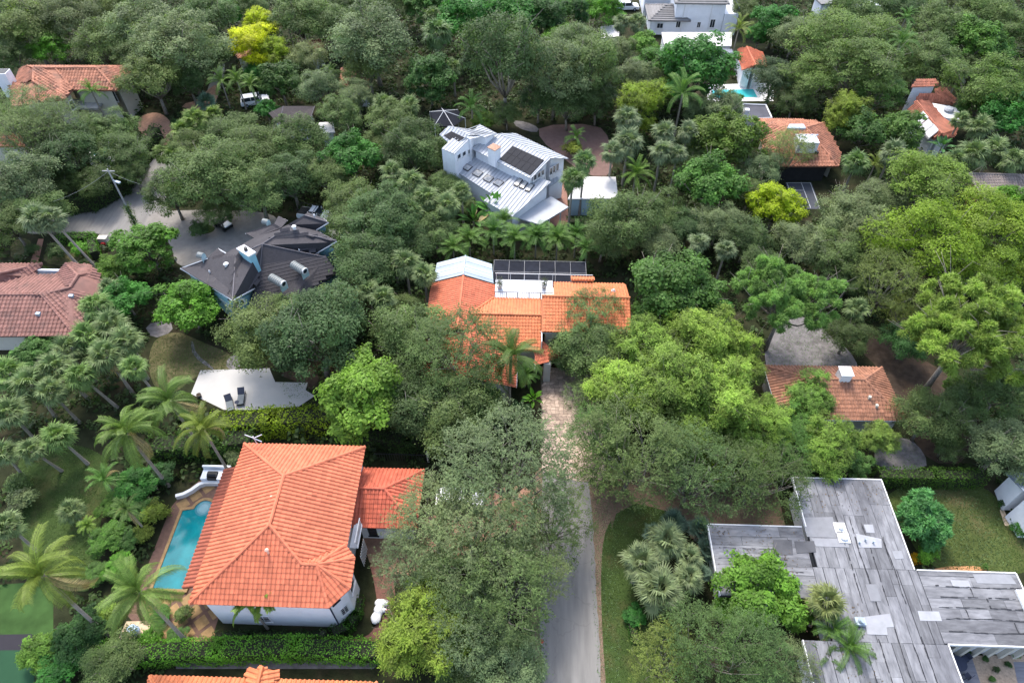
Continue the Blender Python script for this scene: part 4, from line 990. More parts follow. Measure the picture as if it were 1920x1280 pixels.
for k, (a, b, wr) in enumerate((((549, 494, 6.2), (572, 510, 6.0), .52), ((508, 518, 6.0), (532, 534, 5.8), .52), ((493, 413, 6.3), (504, 419, 6.0), .42), ((371, 476, 6.0), (383, 483, 5.6), .42))):
    p0, p1 = at(*a) - (0, 0, .2), at(*b) - (0, 0, .2); p1 = np.array([p1[0], p1[1], p0[2]]); ax = (p1 - p0) / np.linalg.norm(p1 - p0); u = np.array([-ax[1], ax[0], 0])
    m_ = MB(); L_ = np.linalg.norm(p1 - p0); N_ = 7
    for i in range(N_):
        for (s0, s1, rr, tn) in ((i / N_, (i + .8) / N_, wr, .6), ((i + .8) / N_, (i + 1) / N_, wr * .93, .15)):
            A = [p0 + ax * L_ * s0 + (u * math.cos(t) + np.array([0, 0, 1]) * math.sin(t)) * rr for t in np.linspace(0, math.pi, 9)]
            B = [p0 + ax * L_ * s1 + (u * math.cos(t) + np.array([0, 0, 1]) * math.sin(t)) * rr for t in np.linspace(0, math.pi, 9)]
            m_.add(A + B, [(j, j + 1, 10 + j, 9 + j) for j in range(8)], tn)
    dm = m_.build('dormer', RIB, hE)
    fr = [p1 - ax * .05 + (u * math.cos(t) + np.array([0, 0, 1]) * math.sin(t)) * wr * .95 for t in np.linspace(0, math.pi, 9)] + [p1 - ax * .05 - u * wr * .95 - (0, 0, .9), p1 - ax * .05 + u * wr * .95 - (0, 0, .9)]
    MB().add(fr, [tuple(range(11))]).build('dormer_front', mat('pale_teal', (.42, .56, .58), .8, .05), dm)
    if k < 2: disc_win(dm, p1 + (0, 0, .18), ax, .42, TRIM, GLASS)
p0 = [at(443, 466, 8.6), at(458, 459, 8.6), at(480, 473, 8.6), at(466, 481, 8.6)]
cc_ = np.mean(p0, axis=0)
ch = MB().prism([tuple((cc_ + (q - cc_) * .85)[:2]) for q in p0], 4.5, 8.5).build('chimney', mat('teal_chimney', (.27, .50, .58), .8, .05), hE)
MB().prism([tuple(q[:2]) for q in p0], 8.45, 8.65).build('chimney_cap', PURE, ch)
MB().tube([cc_, cc_ + (0, 0, .45)], .22, 8).build('flue', DARK, ch)
for (px, py, f, r) in ((425, 498, fE[0], .28), (394, 512, fE[0], .10), (463, 527, fE[1], .10), (552, 428, fE[3], .25), (590, 407, fE[6], .12), (562, 472, fE[3], .08)):
    c, u, d, n = face_frame(f); p = onplane(px, py, c, n); m_ = MB(); m_.tube([p - (0, 0, .1), p + (0, 0, .3)], r * .8, 8); m_.tube([p + (0, 0, .3), p + (0, 0, .48)], [r * 1.15, r * .4], 8); m_.build('roof_vent', PURE, hE)
tt = A3([(615, 430, 3.0), (640, 428, 3.0), (640, 448, 3.0), (626, 452, 3.0)])
MB().slab(tt, .2).build('terrace', PATIO, hE)
# dark slate roof just beyond
hE2 = thing('outbuilding', 'small dark slate hip roof beside the white pickup', 'outbuilding', at(640, 400, 0))
q0, q1, q2, q3 = at(622, 369, 3.4), at(672, 372, 3.4), at(672, 414, 3.2), at(613, 414, 3.2); pk = at(645, 388, 5.0)
mb = MB()
for f in ([q0, q1, pk], [q1, q2, pk], [q2, q3, pk], [q3, q0, pk]): mb.slab(f, .12)
mb.build('roof', SLATE2, hE2); walls(hE2, [q0, q1, q2, q3], 0, 3.0, TEAL, .4)

# ------------------------------------------------------------------ F: maroon tiled house at the left edge
hF = thing('tiled_house', 'house with a ribbed maroon tiled roof and inner court at the left edge', 'house', (-58, 54, 0))
F = lambda x, y, z: at(x, y, z)
rA, rB, rC, rD = F(-40, 553, 4.7), F(79, 553, 4.7), F(131, 540, 4.7), F(146, 517, 4.7)
fF = [[rA, rB, F(141, 629, 3), F(-45, 631, 3)], [rB, rC, F(160, 600, 3), F(141, 629, 3)][::-1], [rC, rD, F(180, 511, 3.1), F(200, 540, 3.0), F(160, 600, 3.0)][::-1],
      [rD, F(180, 511, 3.1), F(168, 495, 3.1), F(124, 495, 3.1)], [rD, F(124, 495, 3.1), F(105, 517, 3.1), rC], [rC, F(105, 517, 3.1), F(62, 518, 3.1), F(-40, 540, 4.4), rA, rB],
      [F(-60, 512, 4.6), F(0, 513, 4.6), F(79, 495, 3.1), F(-60, 495, 3.1)], [F(0, 513, 4.6), F(79, 495, 3.1), F(64, 517, 3.1), F(-10, 540, 3.6), F(-40, 530, 4.2)][::-1]]
tile_roof(hF, fF, TILE_M, .46, .50, tone_seed=21, ridges=[(rA, rB), (rB, rC), (rC, rD), (rB, F(141, 629, 3)), (rD, F(124, 495, 3.1)), (rD, F(180, 511, 3.1)), (F(0, 513, 4.6), F(79, 495, 3.1))])
for f in (fF[0], fF[1], fF[2], fF[3], fF[6]): under(hF, f, CREAM, .6, .3)
ar = MB(); a0, a1 = F(78, 512, 2.6), F(108, 511, 2.6)
ar.box(((a0[0] + a1[0]) / 2, a0[1], 2.7), (3.4, .3, 1.0)); ar.box((a0[0], a0[1], 1.2), (.5, .3, 2.2)); ar.box((a1[0], a0[1], 1.2), (.5, .3, 2.2)); ar.build('court_arch', WHITE, hF)
for (px, py, f) in ((74, 590, fF[0]), (135, 557, fF[1])):
    c, u, d, n = face_frame(f); p = onplane(px, py, c, n); MB().box(p + n * .2, (.5, .35, .35)).build('roof_vent', METALG, hF)
CLEAR.append([(-66, 48), (-52, 48), (-51, 60), (-55, 62), (-66, 62)])

# ------------------------------------------------------------------ G: terracotta house at upper left
hGL = thing('tiled_house', 'cream house with a mottled terracotta roof behind oaks at upper left', 'house', at(130, 165, 0))
a, b, c_, d_ = at(64, 128, 7.3), at(182, 128, 7.3), at(219, 170, 5.6), at(137, 169, 5.6); wv = at(104, 128.5, 7.25); wf = at(62, 153, 7.0)
fG = [[wv, b, c_, d_], [b, at(242, 125, 5.6), at(250, 140, 5.6), c_][::-1], [a, wv, d_, at(119, 187, 5.6), wf], [a, wf, at(20, 160, 5.6), at(44, 125, 5.6)], [at(242, 124.5, 5.6), at(45, 124, 5.6), a, b], [wf, at(119, 187, 5.6), at(20, 200, 5.6), at(20, 160, 5.6)]]
tile_roof(hGL, fG, TILE_T, .48, .54, tone_seed=22, dark=.25, ridges=[(a, b), (b, c_), (wv, d_), (a, wf), (wf, at(119, 187, 5.6))])
for f in fG[:4]: under(hGL, f, CREAM, .6, .3)
p = at(12, 150, 6.6); ch = MB().box((p[0], p[1], 6.0), (1.9, 1.6, 4.0)).build('chimney', WHITE, hGL); MB().box((p[0], p[1], 8.0), (1.6, 1.3, .12)).build('chimney_cap', DARK, ch)
q0, q1 = at(205, 172, 4.5) + (0, -.2, 0), at(216, 172, 4.5) + (0, -.2, 0)
window(hGL, (q0[0], q0[1]), (q1[0], q1[1]), 2.9, 5.0, 1, 1, TRIM, GLASS, 'glass_door')
window(hGL, (at(124, 192, 5)[0], at(124, 192, 5)[1] + .3), (at(132, 186, 5)[0], at(132, 186, 5)[1] + .3), 3.4, 4.8, 1, 1, TRIM, GLASS)
MB().box((*(at(150, 196, 3.0)[:2]), 3.0), (7, 2.6, .3)).build('balcony', mat('balcony_grey', (.35, .34, .33), .9), hGL)
b_ = MB(); p = at(210, 182, 3.0)
for k in range(9): b_.box((p[0] - 1.6 + k * .4, p[1] - 1.0, 3.5), (.06, .06, .9))
b_.box((p[0], p[1] - 1.0, 3.98), (3.4, .08, .07)); b_.build('balcony_rail', DARK, hGL)
CLEAR.append([p[:2] for p in A3([(20, 125, 0), (245, 122, 0), (255, 170, 0), (230, 215, 0), (110, 225, 0), (15, 200, 0)])])
hGs = thing('tiled_house', 'sliver of brick red tiled roof glimpsed under the pale oak at the left edge', 'house', at(30, 265, 0))
fGs = [A3([(-30, 250, 4.2), (38, 250, 4.2), (48, 275, 3.2), (-30, 275, 3.2)])]
tile_roof(hGs, fGs, TILE_T, .38, .46, tone_seed=23); under(hGs, fGs[0], CREAM, .4, .3)
pu = thing('pool', 'small blue pool half hidden under the oaks at left', 'pool', at(190, 290, 0))
MB().prism([tuple(p[:2]) for p in smooth(gpoly([(172, 272), (205, 270), (208, 292), (176, 296)]), 1)], .02, .06).build('water', WATER, pu)
MB().prism([tuple(p[:2]) for p in smooth(gpoly([(164, 266), (214, 264), (216, 318), (170, 320)]), 1)], .0, .05).build('deck', PURE, pu)

# ------------------------------------------------------------------ I: terracotta house at right of centre with sport court
hI = thing('tiled_house', 'weathered terracotta roof carrying a white plant box, above a dark screened porch', 'house', (40, 90, 0))
i0, i1, i2, i3, i4, i5, i6 = at(1421, 232, 4.2), at(1475, 240, 5.3), at(1510, 240, 5.3), at(1544, 231, 4.2), at(1576, 285, 3.2), at(1572, 312, 3.0), at(1438, 312, 3.0)
fI = [[i1, i2, i5, i6], [i2, i3, i4, i5][::-1], [i1, i6, i0], [i0, i3, i2, i1]]
tile_roof(hI, fI, TILE_T, .48, .54, tone_seed=24, dark=.2, ridges=[(i1, i2), (i2, i5), (i1, i6), (i2, i3)])
fI2 = [A3([(1426, 223, 3.6), (1455, 223, 3.6), (1530, 226, 3.6), (1540, 232, 4.0), (1422, 232, 4.0)])]
tile_roof(hI, fI2, TILE_T, .36, .44, tone_seed=25, name='back_roof')
for f in fI: under(hI, f, SHADE if f is fI[0] else CREAM, .7, .3)
MB().slab(A3([(1476, 240, 5.55), (1480, 232.5, 5.6), (1507, 232.5, 5.6), (1511, 240, 5.55)]), .35).build('roof_hatch', METALG, hI)
p = at(1511, 268, 4.9); MB().box((p[0], p[1], 4.8), (2.9, 2.2, 1.7)).build('plant_box', WHITE, hI)
b_ = MB()
for k in range(4): b_.tube([(p[0] - 1.1 + k * .75, p[1] + .3, 5.6), (p[0] - 1.1 + k * .75, p[1] + .3, 6.0), (p[0] - .8 + k * .75, p[1] + .3, 6.05)], .12, 6)
b_.build('pipes', METALG, hI)
p = at(1514, 279, 4.2); MB().box((p[0], p[1] - .1, 4.5), (.45, .45, 1.7)).build('chimney', BRICK, hI)
p = at(1531, 286, 4.1); MB().box(p, (.5, .4, .35)).build('roof_vent', DARK, hI)
CLEAR.append([(33, 80), (48, 80), (49, 102), (34, 102)])
pc2 = thing('sport_court', 'dark sport court with white lines below the screened porch', 'sport court', at(1512, 362, 0))
cq = gpoly([(1472, 342), (1521, 342), (1540, 392), (1492, 392)])
MB().prism([tuple(p[:2]) for p in cq], .0, .016).build('court_slab', mat('court_grey', (.075, .08, .095), .8, .1, 1), pc2)
ln = MB()
for (a, b) in (((1475, 342.5), (1494, 391)), ((1502, 342), (1520, 390)), ((1519, 342.5), (1537, 391)), ((1474, 343), (1520, 343)), ((1482, 357), (1508, 357))):
    p, q = at(*a), at(*b); d = (q - p); d /= np.linalg.norm(d); o = np.array([-d[1], d[0], 0]) * .04; ln.poly([p - o + (0, 0, .02), q - o + (0, 0, .02), q + o + (0, 0, .02), p + o + (0, 0, .02)])
ln.build('court_line', TRIM, pc2)
CLEAR.append([p[:2] for p in cq])
pg = thing('lattice_screen', 'tall black screened frame under the terracotta eave by the sport court', 'screen', at(1520, 325, 0))
e0, e1 = at(1478, 341, 0), at(1545, 340, 0)
MB().box(((e0[0] + e1[0]) / 2, e0[1] + 1.5, 1.4), (e1[0] - e0[0], .06, 2.8)).build('screen', SHADE, pg)
for x in np.linspace(e0[0], e1[0], 5): MB().box((x, e0[1] + 1.4, 1.4), (.1, .1, 2.8)).build('post', DARK, pg)
# flat dark roof behind
hI2 = thing('flat_roofed_house', 'dark flat roof with pale parapets behind the terracotta house', 'house', at(1415, 212, 0))
fq = A3([(1392, 196, 3.2), (1436, 198, 3.2), (1447, 222, 3.2), (1398, 224, 3.2)])
MB().slab(fq, .25).build('roof', mat('dark_flat_roof', (.07, .072, .09), .8, .2, .8), hI2); walls(hI2, fq, 0, 3.0, WHITE, .15)
b_ = MB()
for i in range(4):
    a, c = fq[i], fq[(i + 1) % 4]; b_.tube([a + (0, 0, .1), c + (0, 0, .1)], .13, 4)
b_.build('parapet', TRIM, hI2)
p = at(1398, 216, 3.6); MB().box((p[0], p[1], 3.9), (.7, .7, 1.4)).build('chimney', WHITE, hI2)

# ------------------------------------------------------------------ J, K: white houses at the top
hJ = thing('white_house', 'tall white house with grey shingled hip roofs at the top edge', 'house', (31, 136, 0))
yW = 133.2
xa, xb = aty(1264, 40, yW)[0], aty(1355, 40, yW)[0]; zt = aty(1300, 5, yW)[2]
MB().box(((xa + xb) / 2, yW + 5, zt / 2), (xb - xa, 10, zt)).build('wall', WHITE, hJ)
def hip(par, x0, x1, y0, y1, z, rise, m, name='roof', ov=.5):
    x0, x1, y0, y1 = x0 - ov, x1 + ov, y0 - ov, y1 + ov; w = min(x1 - x0, y1 - y0) / 2
    if x1 - x0 >= y1 - y0: a, b = (x0 + w, (y0 + y1) / 2, z + rise), (x1 - w - 1e-3, (y0 + y1) / 2, z + rise)
    else: a, b = ((x0 + x1) / 2, y0 + w, z + rise), ((x0 + x1) / 2, y1 - w - 1e-3, z + rise)
    A, B, C_, D_ = (x0, y0, z), (x1, y0, z), (x1, y1, z), (x0, y1, z)
    F_ = [[A, B, b, a], [B, C_, b], [C_, D_, a, b], [D_, A, a]] if x1 - x0 >= y1 - y0 else [[A, B, a], [B, C_, b, a], [C_, D_, b], [D_, A, a, b]]
    return F_
def course_roof(par, F_, m, name='roof', step=.5):
    mb = MB(); cs = MB()
    for f in F_:
        mb.slab(f, .16)
        c, u, d, n = face_frame(f); P = [(np.dot(np.array(q) - c, u), np.dot(np.array(q) - c, d)) for q in f]; ys = [q[1] for q in P]
        for y in np.arange(max(ys) - .02, min(ys) + .2, -step):
            xs_ = []
            for i in range(len(P)):
                (x_a, ya), (x_b, yb) = P[i], P[(i + 1) % len(P)]
                if (ya > y) != (yb > y): xs_.append(x_a + (x_b - x_a) * (y - ya) / (yb - ya))
            if len(xs_) >= 2:
                p, q = c + u * min(xs_) + d * y, c + u * max(xs_) + d * y
                cs.add([p - d * step * .95 + n * .01, q - d * step * .95 + n * .01, q + n * .09, p + n * .09, q + n * .01, p + n * .01], [(0, 1, 2, 3), (3, 2, 4, 5)], random.Random(int(y * 77)).uniform(.3, .8))
    r = mb.build(name, m, par); cs.build('tile_courses', m, r, 'stuff'); return r
GREYT = mat('grey_flat_tile', (.17, .165, .165), .8, .12, 2, tone=.3)
course_roof(hJ, hip(hJ, xa, xb, yW, yW + 10, zt, 2.2, GREYT), GREYT)
x0, x1 = aty(1220, 40, yW - .4)[0], aty(1270, 40, yW - .4)[0]; z1_ = aty(1240, 38, yW - .4)[2]
MB().box(((x0 + x1) / 2, yW + 2.8, z1_ / 2), (x1 - x0 - .1, 6, z1_)).build('wing_wall', WHITE, hJ)
course_roof(hJ, hip(hJ, x0, x1 + 2, yW - .2, yW + 6, z1_, 1.6, GREYT), GREYT, 'wing_roof')
xl0, xl1 = aty(1206, 10, yW + 9)[0], aty(1262, 10, yW + 9)[0]
MB().box(((xl0 + xl1) / 2, yW + 12, 2.6), (xl1 - xl0, 8, 5.2)).build('wing_wall', WHITE, hJ)
xd = aty(1382, 40, yW)[0]
MB().box(((xb + xd) / 2 + .05, yW + 6, 2.0), (xd - xb - .1, 12, 4.0)).build('terrace', WHITE, hJ)
rl = MB()
for k in range(24): rl.box((xd - .1, yW + .2 + k * .5, 4.5), (.06, .06, 1.0))
rl.box((xd - .1, yW + 6, 5.02), (.1, 12, .08)); rl.build('railing', NAVY, hJ)
for (px, w, h) in ((1237, 1.2, 1.0), (1271, .95, 1.3), (1310, .7, 1.1), (1335, .95, 1.6)):
    x = aty(px, 50, yW - .2)[0]; z = aty(px, 53, yW - .2)[2]; window(hJ, (x - w / 2, yW - .3 if px < 1268 else yW), (x + w / 2, yW - .3 if px < 1268 else yW), z, z + h, 2, 1, TRIM, GLASS)
b_ = MB()
for px in (1281, 1332): x = aty(px, 30, yW)[0]; b_.tube([(x, yW - .06, .3), (x, yW - .06, zt - .1)], .07, 5)
b_.build('downpipe', TRIM, hJ)
CLEAR.append([(18, 118), (44, 118), (44, 150), (18, 150)])
hK = thing('flat_roofed_house', 'long white flat roof in front of the tall white house', 'house', (30, 124, 0))
kp = [(23.5, 121.4), (35.5, 121.7), (36.6, 127.2), (23.6, 126.8)]
MB().prism(kp, 3.0, 3.25).build('roof', WROOF, hK); walls(hK, kp, 0, 3.0, WHITE, .2)
MB().prism([(31.8, 119.6), (35.6, 119.6), (35.6, 121.3), (31.8, 121.3)], 2.6, 2.9).build('low_roof', mat('grey_roof', (.22, .23, .28), .8), hK)
hK2 = thing('tiled_cottage', 'little white gabled cottage with an orange tiled roof beside the pool', 'cottage', at(1408, 128, 0))
r0, r1 = at(1400, 88, 4.6), at(1417, 123, 4.6)
fK = [[r0, r1, at(1391, 131, 3.2), at(1383, 92, 3.2)], [r1, r0, at(1430, 98, 3.2), at(1437, 124, 3.2)]]
tile_roof(hK2, fK, TILE_O, .36, .44, tone_seed=26, dark=.2, ridges=[(r0, r1)])
for f in fK: under(hK2, f, WHITE, .3, .2)
pK = thing('pool', 'turquoise pool beside the white cottage, seen through branches', 'pool', at(1380, 178, 0))
MB().prism([tuple(p[:2]) for p in gpoly([(1335, 170), (1412, 168), (1420, 183), (1335, 184)])], .02, .08).build('water', mat('pale_pool_water', (.05, .42, .44), .05, .1, .6), pK)
MB().prism([tuple(p[:2]) for p in gpoly([(1328, 160), (1450, 156), (1450, 190), (1325, 191)])], .0, .06).build('deck', PURE, pK)
CLEAR.append([p[:2] for p in gpoly([(1315, 150), (1480, 150), (1480, 192), (1312, 194)])])

# ------------------------------------------------------------------ L, M: right-hand houses
hL = thing('tiled_house', 'rust tiled house with white skylights and a white flat deck at upper right', 'house', at(1752, 230, 0))
fL = [A3([(1719, 190, 4.6), (1766, 251, 4.6), (1752, 262, 3.4), (1700, 206, 3.4)]), A3([(1766, 251, 4.6), (1719, 190, 4.6), (1741, 193, 3.8), (1771, 221, 3.6), (1799, 240, 3.2), (1782, 262, 3.2)]),
      A3([(1722, 178, 4.8), (1753, 176, 4.8), (1787, 196, 3.5), (1741, 192, 3.6), (1719, 188, 4.2)]), A3([(1753, 166, 4.8), (1774, 164, 4.8), (1792, 187, 3.6), (1787, 195.5, 3.5), (1754, 175.5, 4.8)]),
      A3([(1708, 163, 5.8), (1722, 148, 6.4), (1756, 149, 6.4), (1760, 160, 5.8)])]
TILE_L = mat('tile_rust', (.36, .135, .085), .75, .15, 1.5, tone=.3, stain=(.10, .06, .05), stain_amt=.5)
tile_roof(hL, fL, TILE_L, .36, .44, tone_seed=27, ridges=[(fL[0][0], fL[0][1])])
for f in fL[:4]: under(hL, f, WHITE, .35, .25)
under(hL, fL[4], WHITE, .3, .2)
MB().slab(A3([(1741, 192, 3.9), (1800, 203, 3.6), (1798, 226, 3.6), (1771, 220, 3.7)]), .5).build('flat_deck', PURE, hL)
p = at(1779, 205, 4.0); MB().tube([p, p + (0, 0, .25)], [.8, .6], 12).build('roof_dome', METALW, hL)
for (px, py) in ((1729, 223), (1739, 238), (1748, 247)):
    c, u, d, n = face_frame(fL[0]); p = onplane(px, py, c, n); MB().slab([p + u * x + d * y + n * .3 for x, y in ((-.9, -.8), (.9, -.8), (.9, .8), (-.9, .8))], .3).build('skylight', PURE, hL)
CLEAR.append([p[:2] for p in A3([(1700, 160, 0), (1790, 160, 0), (1810, 250, 0), (1780, 280, 0), (1700, 230, 0)])])
hM = thing('tiled_house', 'grey brown tiled roof at the right edge beyond the yellow green tree', 'house', at(1880, 350, 0))
fM = [A3([(1816, 326, 4.6), (1907, 328, 4.6), (1960, 375, 3.0), (1846, 380, 3.0)]), A3([(1907, 328, 4.6), (1980, 330, 4.6), (1980, 378, 3.0), (1960, 375, 3.0)])]
tile_roof(hM, fM, TILE_G, .36, .44, tone_seed=28, ridges=[(fM[0][0], fM[0][1]), (fM[0][1], fM[0][2]), (fM[0][0], fM[0][3])])
under(hM, fM[0], mat('orange_stucco', (.45, .17, .07), .9), .7, .3)
CLEAR.append([p[:2] for p in A3([(1816, 326, 0), (1960, 326, 0), (1960, 390, 0), (1820, 390, 0)])])

# ------------------------------------------------------------------ N: brown tiled hip roof at right
hN = thing('tiled_house', 'square weathered brown tiled hip roof with a white chimney box at right', 'house', (32, 44, 0))
n0, n1, n2, n3 = (25.7, 47.6, 3.0), (38.3, 47.7, 3.0), (38.6, 40.8, 3.0), (25.8, 40.6, 3.0); na, nb = (29.4, 44.7, 4.5), (35.0, 44.75, 4.5)
fN = [[n1, n0, na, nb], [n3, n2, nb, na], [n0, n3, na], [n2, n1, nb]]
tile_roof(hN, fN, TILE_N, .36, .42, single=0, tone_seed=29, dark=.2, ridges=[(na, nb), (n0, na), (n3, na), (n1, nb), (n2, nb)])
walls(hN, [n0[:2], n3[:2], n2[:2], n1[:2]], 0, 2.85, GREYWALL, .5)
b_ = MB()
for a, b in ((n0, n3), (n3, n2), (n2, n1), (n1, n0)): b_.tube([np.array(a) - (0, 0, .04), np.array(b) - (0, 0, .04)], .07, 4)
b_.build('gutter', TRIM, hN)
p = (32.85, 45.0); ch = MB().box((*p, 4.9), (1.1, 1.1, 1.3)).build('chimney', PURE, hN)
MB().add([(p[0] - .66, p[1] - .66, 5.56), (p[0] + .66, p[1] - .66, 5.56), (p[0] + .66, p[1] + .66, 5.56), (p[0] - .66, p[1] + .66, 5.56), (*p, 6.0)], [(0, 1, 4), (1, 2, 4), (2, 3, 4), (3, 0, 4), (3, 2, 1, 0)]).build('chimney_cap', PURE, ch)
for (px, py, f) in ((1642, 763, fN[1]), (1629, 747, fN[1])):
    c, u, d, n = face_frame(f); p = onplane(px, py, c, n); MB().box(p + (0, 0, .15), (.25, .25, .5)).build('roof_vent', CREAM, hN)
CLEAR.append([(25.5, 40), (39, 40), (39, 48), (25.5, 48)])

# ------------------------------------------------------------------ O: grey flat membrane roof, lower right
hO = thing('flat_roofed_house', 'sprawling house with a patched grey flat roof of long membrane strips', 'house', (30, 23, 0))
CLEAR.append([(16, 8), (46, 8), (46, 25.5), (34, 25.5), (34, 34), (25, 34), (25, 29), (16, 29)])
OZ = 3.5
wings = [('y', 25.3, 33.5, 24.96, 33.6), ('x', 16.6, 24.9, 22.2, 28.6), ('y', 24.94, 33.7, 18.9, 24.92), ('y', 22.6, 34.0, 8.0, 18.86), ('x', 33.74, 42.0, 18.9, 24.92)]
base = MB()
for (_, x0, x1, y0, y1) in wings: base.prism([(x0, y0), (x1, y0), (x1, y1), (x0, y1)], OZ - .3, OZ - .002 - .002 * len(base.v) / 8)
rO = base.build('roof', SHEETB, hO)
wb = MB()
for (_, x0, x1, y0, y1) in wings: wb.prism([(x0 + .5, y0 + .5), (x1 - .5, y0 + .5), (x1 - .5, y1 - .5), (x0 + .5, y1 - .5)], 0, OZ - .32)
wb.build('wall', WHITE, hO)
rs = random.Random(77)
def strips(d, x0, x1, y0, y1, wmin, wmax, lmin, lmax):
    a0, a1, b0, b1 = (x0, x1, y0, y1) if d == 'y' else (y0, y1, x0, x1)
    a = a0
    while a < a1 - .05:
        w = min(rs.uniform(wmin, wmax), a1 - a)
        if a1 - a - w < .3: w = a1 - a
        b = b0; sk = 0
        while b < b1 - .05:
            l = min(rs.uniform(lmin, lmax), b1 - b)
            if b1 - b - l < .5: l = b1 - b
            g = rs.choice((.008, .012, .03, .06)); e = rs.choice((.008, .012, .03)); tn = min(.95, max(.05, rs.gauss(.5, .26)))
            h = rs.uniform(.008, .03)
            A, B, C_, D_ = a + g * .5, a + w - g * .5, b + e * .5, b + l - e * .5
            q = [(A, C_), (B, C_), (B, D_), (A, D_)] if d == 'y' else [(C_, A), (D_, A), (D_, B), (C_, B)]
            q = [(x + rs.uniform(-.012, .012), y + rs.uniform(-.012, .012)) for x, y in q]
            MB().prism(q, OZ, OZ + h, tn, bottom=False).build('roof_sheet', SHEETY if d == 'y' else SHEETX, rO)
            b += l
        a += w
strips('y', 25.35, 33.45, 24.93, 33.55, .75, 1.05, 2.0, 6.5)
strips('x', 16.65, 24.9, 22.25, 28.55, .75, 1.1, 2.2, 6.5)
strips('y', 24.91, 33.73, 18.86, 24.92, .75, 1.05, 2.0, 6.0)
strips('y', 22.65, 33.95, 8.05, 18.85, .75, 1.05, 2.5, 7.0)
strips('x', 33.74, 41.95, 18.95, 24.88, .8, 1.05, 2.0, 6.5)
tar = MB()
def tar_line(d, c, a, b, w=.045):
    q = np.arange(a, b, .28); off = np.cumsum([rs.gauss(0, .018) for _ in q]); off = off - np.linspace(0, off[-1], len(off))
    for i in range(len(q) - 1):
        if rs.random() < .14: continue
        w0 = w * rs.uniform(.35, 1.3); z = OZ + .052
        p0, p1 = (c + off[i], q[i]), (c + off[i + 1], q[i + 1] + .01)
        pts = [(p0[0] - w0, p0[1]), (p0[0] + w0, p0[1]), (p1[0] + w0, p1[1]), (p1[0] - w0, p1[1])]
        tar.poly([((x, y, z) if d == 'y' else (y, x, z)) for x, y in (pts if d == 'y' else pts[::-1])])
for y in (19.9, 20.85, 21.8, 22.7, 23.6): tar_line('x', y, 34 + rs.uniform(0, 1), 41.8)
for x in (27.4, 28.6, 30.2, 31.2, 32.1): tar_line('y', x, 8.2, 18.8 + rs.uniform(0, 3))
for x in (28.2, 29.4, 30.3, 31.8): tar_line('y', x, 20 + rs.uniform(0, 2), 24.9 + rs.uniform(0, 6))
for y in (23.3, 24.4, 25.5, 26.4): tar_line('x', y, 17, 24 + rs.uniform(-3, .8), .03)
for x, y0 in ((36.5, 20.85), (38.6, 21.8), (40.0, 19.9), (37.6, 22.7)): tar_line('y', x, y0, y0 + .95)
tar.build('tar_seam', SHEETB, rO, 'stuff')
PATCH = mat('new_membrane', (.215, .22, .235), .8, .12, 1.5, tone=.40, stain=(.22, .22, .24), stain_amt=.7)
def patch(pxs, tn, m=PATCH, z=.04):
    MB().prism([tuple(at(x, y, OZ)[:2]) for x, y in pxs], OZ + .002, OZ + z, tn, bottom=False).build('roof_patch', m, rO)
patch([(1502, 970), (1561, 969), (1566, 990), (1568, 1008), (1513, 1006)], .35, z=.042)
patch([(1520, 1009), (1588, 1009), (1592, 1026), (1530, 1024)], .6, z=.050)
patch([(1604, 1000), (1652, 1010), (1653, 1027), (1610, 1026)], .95, z=.054)
patch([(1619, 983), (1636, 983), (1640, 999), (1624, 998)], .8, z=.046)
patch([(1501, 949), (1517, 948), (1520, 962), (1505, 963)], .35, z=.044)
patch([(1672, 1033), (1690, 1032), (1694, 1047), (1678, 1048)], .6, z=.048)
patch([(1781, 1087), (1815, 1088), (1821, 1103), (1788, 1101)], .9, z=.050)
patch([(1720, 1145), (1760, 1146), (1766, 1164), (1725, 1163)], .9, z=.046)
patch([(1619, 1156), (1668, 1150), (1676, 1175), (1662, 1176), (1664, 1190), (1626, 1189)], .8, z=.052)
patch([(1823, 1076), (1893, 1077), (1906, 1095), (1832, 1093)], .55, z=.044)
patch([(1489, 1015), (1526, 1014), (1530, 1035), (1494, 1037)], .1, SHEET, .060)
patch([(1450, 1012), (1484, 1012), (1487, 1040), (1448, 1040)], .1, SHEET, .056)
patch([(1622, 1095), (1643, 1095), (1652, 1127), (1632, 1127)], .3, z=.058)
patch([(1540, 898), (1545, 893), (1552, 905), (1548, 908)], .4, z=.047)
for (x0, y0, x1, y1) in ((25.27, 28.65, 25.27, 33.62), (25.2, 33.63, 33.55, 33.63), (33.52, 24.95, 33.52, 33.6), (33.72, 24.94, 42.0, 24.94), (42.02, 18.9, 42.02, 24.9), (34.0, 18.88, 42.0, 18.88), (34.02, 8, 34.02, 18.86), (16.58, 22.2, 16.58, 28.6), (16.6, 28.62, 24.9, 28.62), (22.58, 8, 22.58, 18.86)):
    L_ = math.hypot(x1 - x0, y1 - y0); MB().box(((x0 + x1) / 2, (y0 + y1) / 2, OZ - .10), (L_ if y0 == y1 else .10, L_ if x0 == x1 else .10, .32 + .002 * (x0 + y1) % .01)).build('fascia', TRIM, hO)
for (px, py, r) in ((1574.5, 990, .22), (1581, 1008, .30)):
    p = at(px, py, OZ); v_ = MB(); v_.box((p[0], p[1], OZ + .06), (1.0, 1.0, .12)); v_.tube([p + (0, 0, .1), p + (0, 0, .32)], r * .7, 10); v_.tube([p + (0, 0, .32), p + (0, 0, .5)], [r * 1.2, r * .4], 10); v_.build('roof_vent', PURE, hO)
for (px, py) in ((1622, 1013), (1637, 1017), (1611, 1018)):
    p = at(px, py, OZ + .1); MB().tube([p, p + (0, 0, .3)], .08, 7).build('vent_pipe', METALG, hO)
